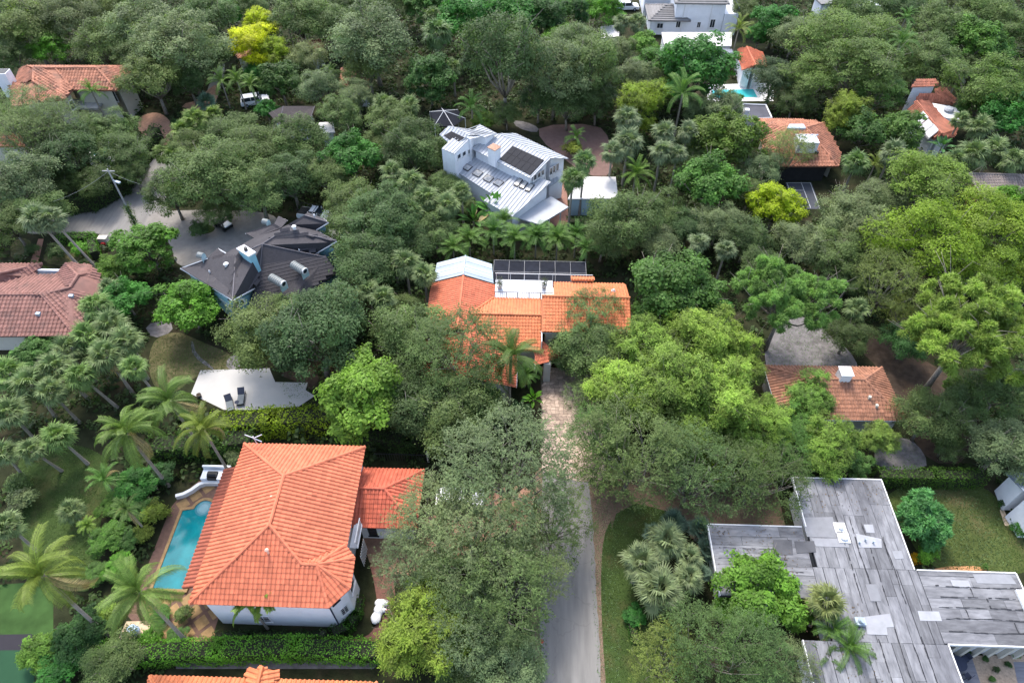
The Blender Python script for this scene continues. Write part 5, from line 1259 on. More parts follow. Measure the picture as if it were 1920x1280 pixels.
p = at(1611, 1166, OZ + .1); v_ = MB(); v_.box((p[0], p[1], OZ + .2), (.8, .6, .4)); v_.tube([p + (0, 0, .3), p + (.1, 0, .5)], .25, 9); v_.build('roof_fan', METALG, hO)
MB().prism([(41.2, 20.6), (46, 20.6), (46, 23.4), (41.2, 23.4)], OZ + .06, OZ + .3).build('white_roof', PURE, hO)
ac = MB()
for k in range(6):
    x = 35.4 + k * 1.15; ac.box((x, 19.25, 1.25), (.3, .4, 2.5))
    th = np.linspace(0, math.pi, 7)
    for a, b in zip(th[:-1], th[1:]): ac.prism([(x + .15 + .425 - .425 * math.cos(a), 19.05), (x + .15 + .425 - .425 * math.cos(b), 19.05), (x + .15 + .425 - .425 * math.cos(b), 19.45), (x + .15 + .425 - .425 * math.cos(a), 19.45)], 2.45 + .32 * (math.sin(a) + math.sin(b)) / 2, 3.14)
ac.build('arcade', CREAM, hO)
window(hO, (34.0, 19.38), (35.2, 19.38), .2, 2.6, 2, 1, TRIM, GLASS, 'glass_door')

# ------------------------------------------------------------------ P, Q and slivers
hP = thing('white_house', 'corner of a white gabled house with a blue grey roof at the right edge', 'house', (49, 32, 0))
fP = [[(46.0, 29.6, 2.9), (52, 29.6, 2.9), (52, 32.4, 4.3), (45.7, 32.4, 4.3)], [(52, 35.2, 2.9), (46.0, 35.2, 2.9), (45.7, 32.4, 4.3), (52, 32.4, 4.3)]]
seam_roof(hP, fP, mat('blue_grey_roof', (.20, .24, .30), .7, .1, 1), .6)
for f in fP: under(hP, f, WHITE, .35, .2)
hQ = thing('outbuilding', 'low dark brown hip roof with pale ridge lines among trees at upper left', 'outbuilding', at(548, 215, 0))
a, b = at(531, 199, 4.2), at(590, 199, 3.8); fQ = [[a, b, at(578, 234, 3.0), at(524, 234, 3.0)], [a, at(524, 234, 3.0), at(503, 212, 3.0)]]
mb = MB()
for f in fQ: mb.slab(f, .15)
mb.build('roof', SLATE2, hQ)
b_ = MB(); b_.tube([a, at(524, 234, 3.0)], .07, 4); b_.tube([at(590, 199, 3.8), at(578, 234, 3.0)], .07, 4); b_.build('ridge_strip', mat('grey_ridge', (.13, .12, .13)), hQ)
for f in fQ: under(hQ, f, WHITE, .5, .25)
CLEAR.append([p[:2] for p in A3([(503, 199, 0), (590, 199, 0), (585, 240, 0), (515, 240, 0)])])
sd = thing('pool_enclosure', 'faceted dark screen dome with pale ribs behind the white metal house', 'pool enclosure', at(838, 222, 0))
c_ = at(832, 208, 4.0); ring = [at(x, y, 3.0) for x, y in ((806, 210), (828, 203), (858, 206), (872, 222), (850, 238), (815, 236))]
mb = MB(); fr = MB()
for i in range(6): mb.slab([ring[i], ring[(i + 1) % 6], c_], .03, .3 + .1 * i); fr.tube([ring[i] + (0, 0, .03), c_ + (0, 0, .03)], .06, 4); fr.tube([ring[i], ring[i] * (1, 1, 0)], .06, 4)
mb.build('screen', SCREEN, sd); fr.build('frame', TRIM, sd)
for (nm, lab, pts, z, m) in (('tiled_house', 'red tiled gable peeping out behind the dark oaks near the yellow tree', [(575, 78), (600, 74), (606, 88), (580, 94)], 4.0, TILE_T),
                             ('tiled_house', 'patch of brown tiled roof seen between trunks left of the tall oak', [(640, 128), (692, 150), (690, 172), (636, 160)], 3.2, TILE_T),
                             ('flat_roofed_house', 'pale roof sliver at the very top edge above the dark trees', [(866, 0), (900, -4), (932, -4), (932, 5), (870, 6)], 3.0, WROOF),
                             ('tiled_house', 'brown roof half hidden between the two palms and grey oak at upper left', [(440, 96), (470, 92), (476, 104), (446, 110)], 3.4, TILE_N),
                             ('flat_roofed_house', 'white wall top behind the shrubs left of the tall white house', [(1126, 50), (1160, 46), (1162, 68), (1128, 72)], 2.6, WROOF),
                             ('shingled_house', 'grey shingle roof sliver at the top edge right of the tall white house', [(1525, -6), (1562, -6), (1560, 6), (1540, 8)], 3.4, GREYT),
                             ('shed', 'white shed roof beneath leaves right of the dark brown hip roof', [(597, 230), (624, 228), (628, 248), (600, 250)], 2.6, WROOF)):
    f = [at(x, y, z) for x, y in pts]; t = thing(nm, lab, 'house' if nm != 'shed' else 'shed', (*np.mean(f, axis=0)[:2], 0))
    if m in (TILE_T, TILE_N): tile_roof(t, [f], m, .4, .46, tone_seed=31)
    else: MB().slab(f, .2).build('roof', m, t)
    walls(t, f, 0, z - .3, WHITE, .3)
# ------------------------------------------------------------------ plants: kinds
species('oak', 'oak_tree', (1, 2, 3, 4), 5.2, 6.2, .28, nl=44, lr=.25, sub=20, per=22, leaf=.25, fl=.72, spread=.25, zmin=-.25, tones=.16)
species('broad', 'broadleaf_tree', (11, 12, 13), 4.2, 5.4, .22, nl=38, lr=.25, sub=18, per=18, leaf=.32, fl=.80, spread=.22, zmin=-.45, asp=.62, tones=.20)
species('dense', 'broadleaf_tree', (21, 22), 4.2, 4.9, .22, nl=46, lr=.24, sub=20, per=15, leaf=.27, fl=.80, spread=.21, zmin=-.4, asp=.7, tones=.18, flat=.8)
species('airy', 'olive_tree', (31, 32, 33), 4.6, 6.0, .18, nl=26, lr=.34, sub=17, per=44, leaf=.19, fl=.74, spread=.17, zmin=-.3, open_=.12, mode='spray', droop=.35, asp=.36, nlimb=20, tones=.16, fork=.35)
species('bamboo', 'bamboo_clump', (41, 42, 43), 4.0, 6.2, .10, cat='bamboo', nl=34, lr=.23, sub=16, per=52, leaf=.27, fl=1.0, spread=.24, zmin=-.3, mode='spray', droop=.5, asp=.32, nlimb=16, fork=.15, tones=.36, holes=.16)
species('layer', 'shade_tree', (51, 52), 5.0, 6.0, .25, nl=40, lr=.25, sub=16, per=26, leaf=.24, fl=.62, spread=.25, zmin=-.15, flat=.35, asp=.5, tones=.2)
species('pine', 'pine_tree', (61, 62), 4.6, 8.0, .22, nl=105, lr=.105, sub=4, per=95, leaf=.50, fl=.66, spread=.2, zmin=-.25, mode='needle', asp=.13, tones=.20, nlimb=30, fork=.62, holes=.14)
species('bush', 'shrub', (71, 72, 73), 1.2, 1.0, .05, cat='shrub', trunk=False, foliage='leaves', nl=14, lr=.42, sub=12, per=16, leaf=.17, fl=.8, spread=.25, zmin=-.2, asp=.6)
species('round', 'shrub', (81,), 1.0, .9, .05, cat='shrub', trunk=False, foliage='leaves', nl=40, lr=.22, sub=10, per=12, leaf=.10, fl=.95, spread=.2, zmin=-.5, asp=.6, tones=.1)
species('spiky', 'round_tree', (91,), 2.2, 2.6, .10, nl=70, lr=.16, sub=5, per=34, leaf=.62, fl=1.0, spread=.16, zmin=-.5, mode='needle', asp=.26, tones=.2)
species('cone', 'conifer_tree', (95,), 1.6, 5.0, .15, nl=36, lr=.3, sub=14, per=14, leaf=.25, fl=2.4, spread=.25, zmin=-.8, asp=.4)
fans = [fan_frond(s, 1.15, 1.05, 24, .55) for s in (1, 2, 3)]
palm_kind('sabal', 'cabbage_palm', fans, 30, 1.25, -1.0, 6.5, .17, 2.15, .3)
silver = [fan_frond(s, .95, .8, 22, .12) for s in (4, 5)]
palm_kind('silver', 'silver_palm', silver, 22, 1.3, -.25, 1.6, .13, 1.65, .2)
coco = [pin_frond(1, 4.3, .80, 52, .95, .065, .75, .25), pin_frond(2, 4.5, 1.15, 52, .90, .065, .9, .2), pin_frond(3, 4.0, 1.0, 50, 1.0, .065, .8, .3)]
palm_kind('coco', 'coconut_palm', coco, 21, 1.35, -.95, 8.5, .17, 3.6, .3)
plume = [pin_frond(s, 3.0, .8, 30, .62, .06, .7, .45) for s in (5, 6)]
palm_kind('queen', 'feather_palm', plume, 18, 1.35, -.35, 6.0, .13, 2.5, .25)
areca = [pin_frond(s, 2.6, 1.0, 22, .55, .07, .5, .5) for s in (8, 9)]
palm_kind('areca', 'clumping_palm', areca, 26, 1.45, .05, 2.6, .08, 2.1, .2)
fox = [pin_frond(s, 1.7, .9, 26, .42, .08, .5, .2) for s in (14, 15)]
palm_kind('fox', 'slender_palm', fox, 9, 1.3, -.1, 4.6, .09, 1.5, .2)
def paddle(seed):
    rs = np.random.RandomState(seed); Q = []; T = []
    xs = [0, .9, 1.4, 1.9, 2.4, 2.8]; ws = [.03, .05, .34, .40, .30, .04]; zs = [0, .05, .08, .02, -.12, -.34]
    for i in range(5):
        for sg in (-1, 1):
            Q.append([(xs[i], 0, zs[i]), (xs[i + 1], 0, zs[i + 1]), (xs[i + 1], sg * ws[i + 1], zs[i + 1] + .10), (xs[i], sg * ws[i], zs[i] + .10 * (i > 1))]); T.append(.55 + sg * .15)
    return np.array(Q, float), np.array(T)
palm_kind('banana', 'banana_plant', [paddle(1), paddle(2)], 14, 1.35, .15, 1.4, .14, 2.4, .2, cat='banana plant')

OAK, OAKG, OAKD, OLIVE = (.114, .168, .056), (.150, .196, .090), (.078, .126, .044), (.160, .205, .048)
BR, EM, DK, MID = (.110, .255, .028), (.052, .180, .032), (.040, .100, .026), (.088, .180, .042)
LIME, YG, YGB, GOLDL = (.26, .34, .012), (.158, .250, .046), (.205, .300, .050), (.54, .54, .010)
PINEC, SAB, SABG, COCO, SILV, AREC = (.170, .270, .066), (.145, .200, .082), (.155, .200, .104), (.112, .180, .042), (.098, .155, .115), (.070, .148, .032)
T = plant

# --- centre foreground, around the lane
T('airy', 950, 885, 112, 'big grey green feathery tree leaning over the left side of the lane', OAKG)
T('airy', 1035, 985, 62, 'grey green drooping tree whose lowest twigs hang over the lane', OAK)
T('airy', 822, 985, 78, 'wispy grey green tree beside the right wing of the big orange house', OAKG)
T('airy', 905, 1010, 100, 'grey green open crowned tree above the brick entry court', OAKG)
T('airy', 768, 1068, 60, 'pale twiggy tree in front of the white balcony rail', OAKG)
T('airy', 930, 1105, 95, 'green feathery tree at the lane edge below the court', OAK)
T('airy', 1000, 1075, 62, 'feathery tree touching the left edge of the lane halfway down', OAKG)
T('bamboo', 803, 1178, 76, 'yellow green soft tree at the bottom left of the lane by the clipped hedge', (0.175, 0.265, 0.040), .8)
T('bamboo', 815, 1095, 44, 'small yellow green treetop just above the larger yellow green tree', YG, .9)
T('airy', 880, 1180, 70, 'dark olive tree between the yellow green tree and the lane', OAKG)
T('oak', 965, 1250, 72, 'grey oak with pale bare limbs at the bottom edge beside the lane', OAKG)
T('oak', 870, 1270, 45, 'small grey oak at the bottom edge right of the clipped hedge', OAK)
# --- left of the stone drive
T('airy', 860, 668, 84, 'green oak covering the front wing of the house at the stone drive', (0.093, 0.148, 0.048))
T('oak', 770, 640, 78, 'olive oak left of the centre house, above the bright rounded tree', (0.093, 0.148, 0.047))
T('oak', 860, 770, 80, 'dark oak at the left edge of the stone driveway', OAK)
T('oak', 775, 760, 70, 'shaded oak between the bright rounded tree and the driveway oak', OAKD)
T('broad', 680, 738, 84, 'bright rounded tree with orange tipped new leaves above the orange house', (0.134, 0.230, 0.032))
T('broad', 905, 745, 34, 'low leafy shrubby tree at the corner of the stone drive', EM, .7)
palm('coco', 958, 668, 58, 'single coconut palm standing before the white fascia of the centre house', (0.095, 0.151, 0.038), 7.5, (.2, .4), True)
palm('areca', 985, 705, 26, 'small clumping palm by the entry porch column', AREC, 1.8)
palm('areca', 930, 790, 26, 'dark clumping palm in the bed left of the stone drive', (0.044, 0.092, 0.032), 1.8)
palm('banana', 1000, 748, 20, 'bright broad leaved plant at the edge of the stone drive', BR, 1.0)
palm('areca', 975, 770, 22, 'leafy palm in the dark bed beside the stone drive', DK, 1.6)
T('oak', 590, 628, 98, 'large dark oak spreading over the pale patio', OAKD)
T('oak', 500, 625, 75, 'dark oak limb mass in front of the teal gable', OAK)
T('oak', 648, 572, 54, 'grey green oak right of the big patio oak', OAK)
T('oak', 552, 590, 46, 'oak crown against the lower dark shingle roof', OAK)
T('oak', 690, 500, 66, 'dark grey oak above the patio oak, left of the fan palms', OAKD)
T('oak', 665, 430, 52, 'oak overhanging the right gables of the shingled house', OAK)
T('broad', 355, 575, 60, 'bright round tree alone before the teal house', BR, .85)
T('broad', 276, 462, 60, 'glossy bright tree at the mouth of the grey driveway', (0.090, 0.198, 0.027), .85)
T('broad', 218, 500, 36, 'bright bushy tree left of the glossy one, beside the maroon roof', (0.109, 0.211, 0.032), .85)
T('broad', 235, 560, 46, 'dark leafy tree between the maroon roof and the round bright tree', EM, .85)
T('broad', 165, 545, 30, 'bright bushy tree against the right slope of the maroon roof', BR, .8)
T('broad', 130, 592, 26, 'small bright bush at the front corner of the maroon roof', BR, .8)
T('broad', 95, 640, 30, 'dark leafy tree under the eave of the maroon roof', MID, .8)
T('broad', 60, 660, 36, 'mid green tree at the left edge below the maroon eave', MID, .8)
# --- left fan palms
SABS = [(178, 575, 34, 'fan palm nearest the maroon roof, topmost of the left grove'), (210, 612, 38, 'grey green fan palm in the middle of the left grove'), (240, 640, 36, 'fan palm at the right edge of the left grove over the lawn'),
        (165, 632, 38, 'fan palm just below the topmost palm of the left grove'), (200, 668, 40, 'fan palm with a bright head above two bare trunks'), (130, 655, 34, 'fan palm left of the bright headed palm'), (252, 690, 30, 'drooping fan palm beside the dry lawn'),
        (105, 690, 38, 'broad headed fan palm with a pale curved trunk'), (60, 720, 42, 'pale fan palm with a long leaning trunk at far left'), (18, 700, 38, 'fan palm cut by the left edge, upper'), (20, 775, 38, 'fan palm cut by the left edge, below the leaning palm'),
        (95, 735, 34, 'fan palm with a thin straight trunk left of the coconut palms'), (108, 818, 36, 'low fan palm at the top of the palm lawn'), (60, 845, 30, 'dark fan palm at the top left of the palm lawn'), (10, 850, 30, 'fan palm at the left edge of the palm lawn'),
        (150, 705, 34, 'dull fan palm in shade above the coconut palms'), (15, 985, 34, 'blurred grey fan palm at the left edge, by the big coconut palm')]
for k, (x, y, r, lb) in enumerate(SABS):
    palm('sabal', x, y, r, lb, SAB if k % 3 else (0.137, 0.217, 0.065), 6.0 if y < 800 else 4.5, ((k % 3 - 1) * .6 - .4, -.5 if k % 2 else .3), y > 600, 'fan palms of the left grove')
# --- coconut palms
palm('coco', 318, 752, 61, 'tall coconut palm, topmost of the three beside the patio', COCO, 8.5, (-.6, .4), True, 'coconut palms')
palm('coco', 237, 812, 66, 'coconut palm with long drooping fronds left of the other two by the patio', (0.108, 0.172, 0.036), 8.5, (-.8, .5), True, 'coconut palms')
palm('coco', 382, 806, 50, 'coconut palm with yellowing lower fronds above the barbecue', (0.140, 0.185, 0.032), 7.5, (-.4, .5), True, 'coconut palms')
palm('coco', 80, 1078, 80, 'large coconut palm with a bowed pale trunk over the turf', (0.147, 0.198, 0.038), 9.0, (-1.6, 1.4), True, 'coconut palms', .4)
palm('coco', 262, 1108, 76, 'large coconut palm spreading over the lower end of the pool', (0.112, 0.178, 0.040), 9.0, (-1.0, 1.0), True, 'coconut palms', .3)
palm('fox', 466, 1133, 40, 'slim palm at the white front wall, left of a pair', (.125, .205, .030), 4.4, (-.5, .4), True, 'pair of slim palms')
palm('fox', 496, 1120, 48, 'slim palm at the white front wall, taller right one of a pair', (.135, .215, .030), 4.8, (-.3, .4), True, 'pair of slim palms')
palm('queen', 238, 955, 32, 'small feather palm on a pale trunk between lawn and pool', (0.103, 0.164, 0.047), 3.8, (-.8, .6), True)
palm('queen', 195, 900, 34, 'feathery palm at the top corner of the palm lawn', MID, 2.6, (-.3, .3), True)
palm('sabal', 135, 958, 28, 'little fan palm alone in the middle of the palm lawn', SAB, 1.8, (0, 0), True)
palm('areca', 165, 985, 18, 'tiny yellow green palm at the edge of the palm lawn', YG, 1.2)
# --- shrubs and trees around the palm lawn and pool
for x, y, r, c, lb in [(255, 905, 40, EM, 'dense green shrub mass above the pool terrace'), (215, 945, 30, (0.077, 0.172, 0.029), 'green shrub right of the palm lawn'), (200, 1010, 34, (0.083, 0.185, 0.032), 'bright shrub mass halfway down the palm lawn edge'), (262, 955, 28, MID, 'shrub at the upper left corner of the pool terrace'),
                       (225, 1060, 30, BR, 'bright shrub left of the spreading coconut palm'), (180, 1075, 26, MID, 'green shrub between the two big coconut palms'), (300, 890, 28, DK, 'dark shrub below the two coconut palms'), (240, 1010, 26, MID, 'shrub row beside the pool terrace')]:
    T('broad', x, y, r, lb, c, .55)
T('bush', 292, 960, 22, 'thin yellow flowering vine bush along the pool terrace edge', (0.190, 0.251, 0.042))
T('bush', 272, 1000, 18, 'yellowish low bush halfway along the terrace edge', (0.180, 0.238, 0.042))
T('broad', 75, 1220, 40, 'yellow green bushy tree beside the black path', (0.122, 0.224, 0.032), .7)
T('broad', 150, 1190, 50, 'dark leafy tree around the foot of the bowed palm', DK, .7)
T('oak', 215, 1245, 55, 'olive shrub tree at the bottom edge left of the bottom roof', OAK, .7)
T('broad', 110, 1262, 42, 'dark green shrub at the bottom left corner', EM, .7)
T('bush', 40, 940, 26, 'grey green low bush on the palm lawn', OAKG); T('bush', 35, 905, 22, 'dull bush at the left end of the palm lawn', OAK)
T('broad', 330, 1195, 22, 'dark shrub at the lower right end of the pool terrace', MID, .5); T('broad', 300, 1150, 20, 'green shrub under the spreading coconut palm', EM, .5); T('bush', 285, 1195, 20, 'low green bush beside the blue jar', BR); T('bush', 345, 1150, 18, 'thin bush at the house end of the pool', OAK)
T('bush', 205, 1150, 22, 'yellow leaved bush by the blue pot', YGB)
T('bush', 440, 858, 16, 'grey bush behind the barbecue corner', OAKG)
for k, (x, y) in enumerate(((640, 1148), (652, 1138), (661, 1124))): pass
# --- the bamboo-like yellow green mass right of the drive
YGS = [(1215, 655, 58, YG, 'light green plume tree behind the mass, nearest the centre house'), (1320, 640, 66, YGB, 'bright yellow green plume tree at the top of the mass'), (1385, 690, 50, YG, 'yellow green tree left of the grey sand court'),
       (1185, 735, 60, YGB, 'yellow green plume tree overhanging the stone drive'), (1262, 735, 74, YG, 'soft light green tree in the middle of the mass'), (1345, 755, 66, YGB, 'bright plume tree right of the middle of the mass'), (1290, 815, 56, YG, 'yellow green tree low in the mass'),
       (1430, 795, 48, YG, 'yellow green tree beside the left eave of the brown hip roof'), (1400, 840, 44, YG, 'drooping light green tree above the brown driveway'), (1340, 880, 28, (0.250, 0.329, 0.032), 'small vivid yellow green spray above the brown driveway')]
YGS += [(1352, 838, 22, (.27, .36, .036), 'small bright spray hanging low in the middle of the mass'), (1268, 795, 26, YGB, 'bright spray under the soft light green tree'), (1165, 770, 24, YGB, 'bright low spray at the left tip of the mass'), (1400, 770, 30, YGB, 'bright spray right of the plume tree, toward the brown roof')]
for x, y, r, c, lb in YGS: T('bamboo', x, y, r, lb, c, 1.0, 'yellow green mass right of the drive')
T('airy', 1185, 850, 88, 'dark olive tree at the right edge of the stone drive', OAK)
T('airy', 1120, 815, 52, 'olive tree reaching over the lower stone drive', MID)
T('airy', 1300, 890, 80, 'dark feathery tree hanging over the brown driveway', (0.071, 0.113, 0.038))
T('airy', 1420, 895, 70, 'feathery tree at the upper left corner of the grey flat roof', (0.083, 0.132, 0.042))
T('airy', 1135, 880, 40, 'dark low tree between stone drive and leaf litter', (0.068, 0.108, 0.032))
T('airy', 1480, 850, 44, 'dark tree behind the grey flat roof', MID)
T('bamboo', 1518, 750, 44, 'light green tree leaning over the left of the brown hip roof', YG)
T('bamboo', 1552, 832, 50, 'light green tree in front of the brown hip roof', YG)
T('bamboo', 1650, 822, 30, 'fine leaved pale green tree across the front gutter of the brown roof', (0.173, 0.244, 0.053))
T('bamboo', 1492, 800, 38, 'shaded green tree between the plume mass and the brown roof', MID)
T('broad', 1600, 870, 34, 'green tree at the top edge of the grey flat roof', (0.079, 0.158, 0.038), .9)
T('airy', 1100, 742, 34, 'small olive tree overhanging the right edge of the upper stone drive', OAK, .9)
T('broad', 500, 206, 22, 'low green tree in front of the white car at upper left', EM, 1.0); T('broad', 1372, 190, 22, 'low green tree in front of the pale deck by the cottage', EM, .9)
# --- right of the centre house
T('dense', 1262, 550, 88, 'dense dark green tree right of the centre house', (0.077, 0.158, 0.032))
T('dense', 1225, 610, 50, 'dense green tree at the right end of the tiled roof', (0.084, 0.168, 0.034))
T('dense', 1320, 585, 48, 'green rounded tree between the dense tree and the left pine', EM)
T('airy', 1100, 598, 54, 'thin olive tree whose twigs veil the right tiled roof', (0.106, 0.168, 0.053))
T('airy', 1048, 612, 30, 'thin olive twigs over the ridge beside the porch', OAK); T('airy', 1145, 612, 30, 'thin olive twigs at the right end of the tiled front eave', OAK)
T('oak', 1105, 650, 60, 'dark oak beside the entry porch', OAK)
T('oak', 1062, 668, 36, 'olive oak right of the porch eave', (0.083, 0.132, 0.044))
T('oak', 1150, 660, 56, 'shaded oak between the porch and the yellow green mass', OAK)
T('pine', 1475, 560, 84, 'light green pine with puffs of needles above the sand court', PINEC)
T('pine', 1815, 622, 112, 'broad light green pine with cauliflower puffs at right', (0.179, 0.270, 0.059))
T('pine', 1805, 735, 32, 'small low pine branch below the broad pine', PINEC, .8)
palm('sabal', 1606, 580, 28, 'fan palm between the two pines', SAB, 4.5)
T('oak', 1590, 630, 40, 'dark small tree at the edge of the sand court', OAKD)
T('oak', 1700, 640, 40, 'dark shrubby tree under the left of the broad pine', DK)
T('airy', 1660, 535, 56, 'olive yellow tree with bare twigs between the pines', (0.140, 0.185, 0.047))
T('airy', 1690, 590, 34, 'yellowing small tree left of the broad pine', (0.155, 0.204, 0.042))
T('oak', 1740, 785, 56, 'dark oak at the right corner of the brown hip roof', OAK)
T('oak', 1795, 765, 46, 'oak behind the right corner oak, under the broad pine', OAK)
T('oak', 1880, 735, 62, 'olive oak at the right edge below the broad pine', (0.090, 0.143, 0.047))
T('oak', 1880, 840, 66, 'grey oak with pale twigs at the right edge above the white gable', OAKG)
T('oak', 1775, 835, 30, 'small oak at the end of the clipped hedge', OAK)
T('spiky', 1727, 975, 42, 'round spiky leaved tree alone on the back lawn', (.095, .235, .080))
T('bush', 1735, 1040, 20, 'bright low bush at the foot of the round tree', BR); T('bush', 1715, 1048, 10, 'yellow flowered bush against the grey roof edge', (0.512, 0.305, 0.011))
T('round', 1880, 944, 9, 'clipped ball shrub left of the white gable door', (0.038, 0.098, 0.021)); T('round', 1901, 976, 9, 'clipped ball shrub in front of the white gable', (0.038, 0.098, 0.021))
T('bush', 1915, 992, 16, 'dark clipped bush at the right edge of the back lawn', EM); T('round', 1847, 1062, 7, 'tiny upright shrub in the mulch bed', MID)
# --- garden before the grey flat roof
for x, y, r, lb in [(1250, 1015, 46, 'pale fan palm, upper of three beside the lawn strip'), (1203, 1055, 44, 'pale fan palm at the lawn strip, leftmost of three'), (1236, 1108, 52, 'large pale fan palm, lowest of three by the lawn strip'), (1290, 1085, 34, 'fan palm half behind the large pale one'), (1292, 1045, 30, 'dull fan palm near the left end of the grey roof')]:
    palm('sabal', x, y, r, lb, (.170, .215, .105), 3.6, (.3, .2), True, 'fan palms by the lawn strip')
palm('sabal', 1548, 1130, 42, 'yellowish fan palm standing up against the grey roof', (.185, .215, .080), 4.2, (0, .3), True)
for x, y, r, lb in [(1262, 980, 28, 'blue green palm beside the brown driveway, left'), (1312, 992, 26, 'blue green palm at the corner of the grey roof'), (1325, 1030, 26, 'blue grey palm against the left roof edge'), (1225, 1000, 22, 'dark blue green palm at the top of the lawn strip'), (1310, 1075, 24, 'blue grey palm below the left roof edge')]:
    palm('silver', x, y, r, lb, SILV, 2.2, (0, 0), True, 'blue green palms by the grey roof')
T('broad', 1425, 1105, 76, 'bright green leafy tree in front of the grey flat roof', (0.115, 0.238, 0.029), .8)
T('broad', 1490, 1140, 42, 'bright tree joined to the right of the leafy one', (0.100, 0.217, 0.029), .8)
T('broad', 1375, 1130, 38, 'leafy tree at the left of the bright tree', BR, .8)
T('airy', 1330, 1215, 80, 'olive tree with grey twigs at the bottom, right of the lawn strip', (0.103, 0.164, 0.048))
T('airy', 1410, 1225, 66, 'olive tree at the bottom before the grey roof', (0.098, 0.156, 0.048))
T('airy', 1240, 1245, 60, 'olive tree at the bottom edge over the lawn strip', OLIVE)
T('airy', 1470, 1255, 50, 'grey olive tree at the bottom edge, farthest right', OAKG)
T('broad', 1190, 1155, 22, 'dark green shrub at the curved bed edge', EM, .5)
palm('queen', 1592, 1215, 46, 'dark feather palm against the grey roof, lower right one', (0.077, 0.151, 0.029), 3.6, (0, .2), True)
palm('queen', 1562, 1180, 40, 'dark feather palm left of the lower one', (0.070, 0.138, 0.029), 3.4, (0, .2), True)
palm('queen', 1545, 1235, 36, 'feather palm at the foot of the grey roof', (0.064, 0.125, 0.027), 2.6, (0, .2), True)
T('bush', 1812, 1220, 9, 'dark bush by the court glass door', DK)
for x, y, r, c, w in ((1848, 1235, 6, DK, 'nearest the grey boards'), (1868, 1255, 7, (0.058, 0.092, 0.032), 'with dry brown leaves'), (1890, 1245, 6, DK, 'beside the grey step'), (1860, 1272, 6, MID, 'at the bottom edge'), (1905, 1228, 7, MID, 'close to the arcade')):
    T('bush', x, y, r, 'small tuft on the tan courtyard gravel ' + w, c, 1.0, 'tufts on the courtyard gravel')
# --- palm wall and thicket between centre house and white metal house
for k, (x, y, r, lb) in enumerate([(880, 452, 34, 'arching palm at the left of the palm screen'), (925, 440, 34, 'arching palm behind the patio cover'), (965, 452, 32, 'clumping palm in the middle of the palm screen'), (1005, 445, 34, 'clumping palm over the pool cage, middle'), (1045, 452, 34, 'clumping palm behind the right of the pool cage'), (1080, 445, 30, 'arching palm at the right end of the palm screen'), (945, 418, 28, 'palm head tucked under the carport roof'), (1100, 470, 26, 'dark palm at the right corner of the pool cage'), (850, 470, 30, 'shaded palm left of the patio cover')]):
    palm('areca', x, y, r, lb, AREC if k % 2 else (0.096, 0.178, 0.038), 3.4, (0, 0), False, 'palm screen behind the centre house')
palm('banana', 925, 398, 36, 'large glossy banana leaves below the ribbed roof', (0.083, 0.198, 0.038), 2.6, (0, 0), True)
palm('banana', 888, 415, 28, 'broad leaved banana clump left of the glossy one', (0.077, 0.185, 0.037), 2.2, (0, 0), True)
for x, y, r, lb in [(770, 345, 32, 'grey fan palm left of the ribbed lower roof'), (735, 325, 28, 'fan palm beside the bright tree left of the white house'), (800, 375, 32, 'fan palm under the lower white roof'), (840, 385, 30, 'fan palm nearest the skylights'), (770, 395, 30, 'fan palm below the left group at the white house'), (865, 360, 24, 'fan palm head touching the lower white roof'),
                    (760, 495, 34, 'pale fan palm left of the patio cover'), (795, 515, 30, 'fan palm beside the ridged patio roof'), (720, 560, 30, 'fan palm in the shade left of the orange roof'), (735, 465, 26, 'dull fan palm above the pale one'), (690, 545, 26, 'fan palm behind the patio oak')]:
    palm('sabal', x, y, r, lb, SAB, 6.0, (0, 0), y > 440, 'fan palms left of the white and orange houses')
T('oak', 725, 415, 72, 'large olive oak left of the palm screen', (0.086, 0.137, 0.046)); T('oak', 660, 385, 50, 'olive oak above the teal terrace', OAK)
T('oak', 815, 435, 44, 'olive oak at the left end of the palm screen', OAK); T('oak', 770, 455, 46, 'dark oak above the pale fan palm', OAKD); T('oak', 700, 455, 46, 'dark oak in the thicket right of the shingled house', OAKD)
T('oak', 760, 590, 40, 'olive oak left of the orange west roof', OAK)
T('broad', 662, 295, 52, 'vivid green tree left of the white metal house', (0.064, 0.178, 0.032))
T('oak', 775, 275, 56, 'olive oak against the left wall of the white metal house', (0.090, 0.143, 0.048)); T('oak', 822, 296, 36, 'small olive oak hiding the foot of the tall white wall', OAK); T('oak', 836, 350, 34, 'olive oak in front of the tall white wall, beside the fan palms', OAK); T('oak', 874, 386, 20, 'small oak under the edge of the lower ribbed roof', OAK); T('oak', 845, 335, 20, 'low olive tree at the corner below the four skylights', OAK); T('oak', 740, 235, 50, 'oak left of the screen dome', OAK); T('oak', 715, 275, 36, 'small oak between the vivid tree and the white house', OAK)
palm('sabal', 720, 195, 26, 'fan palm left of the screen dome, upper', SAB, 6); palm('sabal', 768, 200, 24, 'fan palm just left of the screen dome', SAB, 6); palm('queen', 885, 205, 34, 'feather palm right of the screen dome', MID, 4)
T('broad', 905, 225, 24, 'yellow green shrub behind the white metal roof', YG, .7); T('oak', 950, 215, 26, 'shrubby oak above the paved yard', OAK)
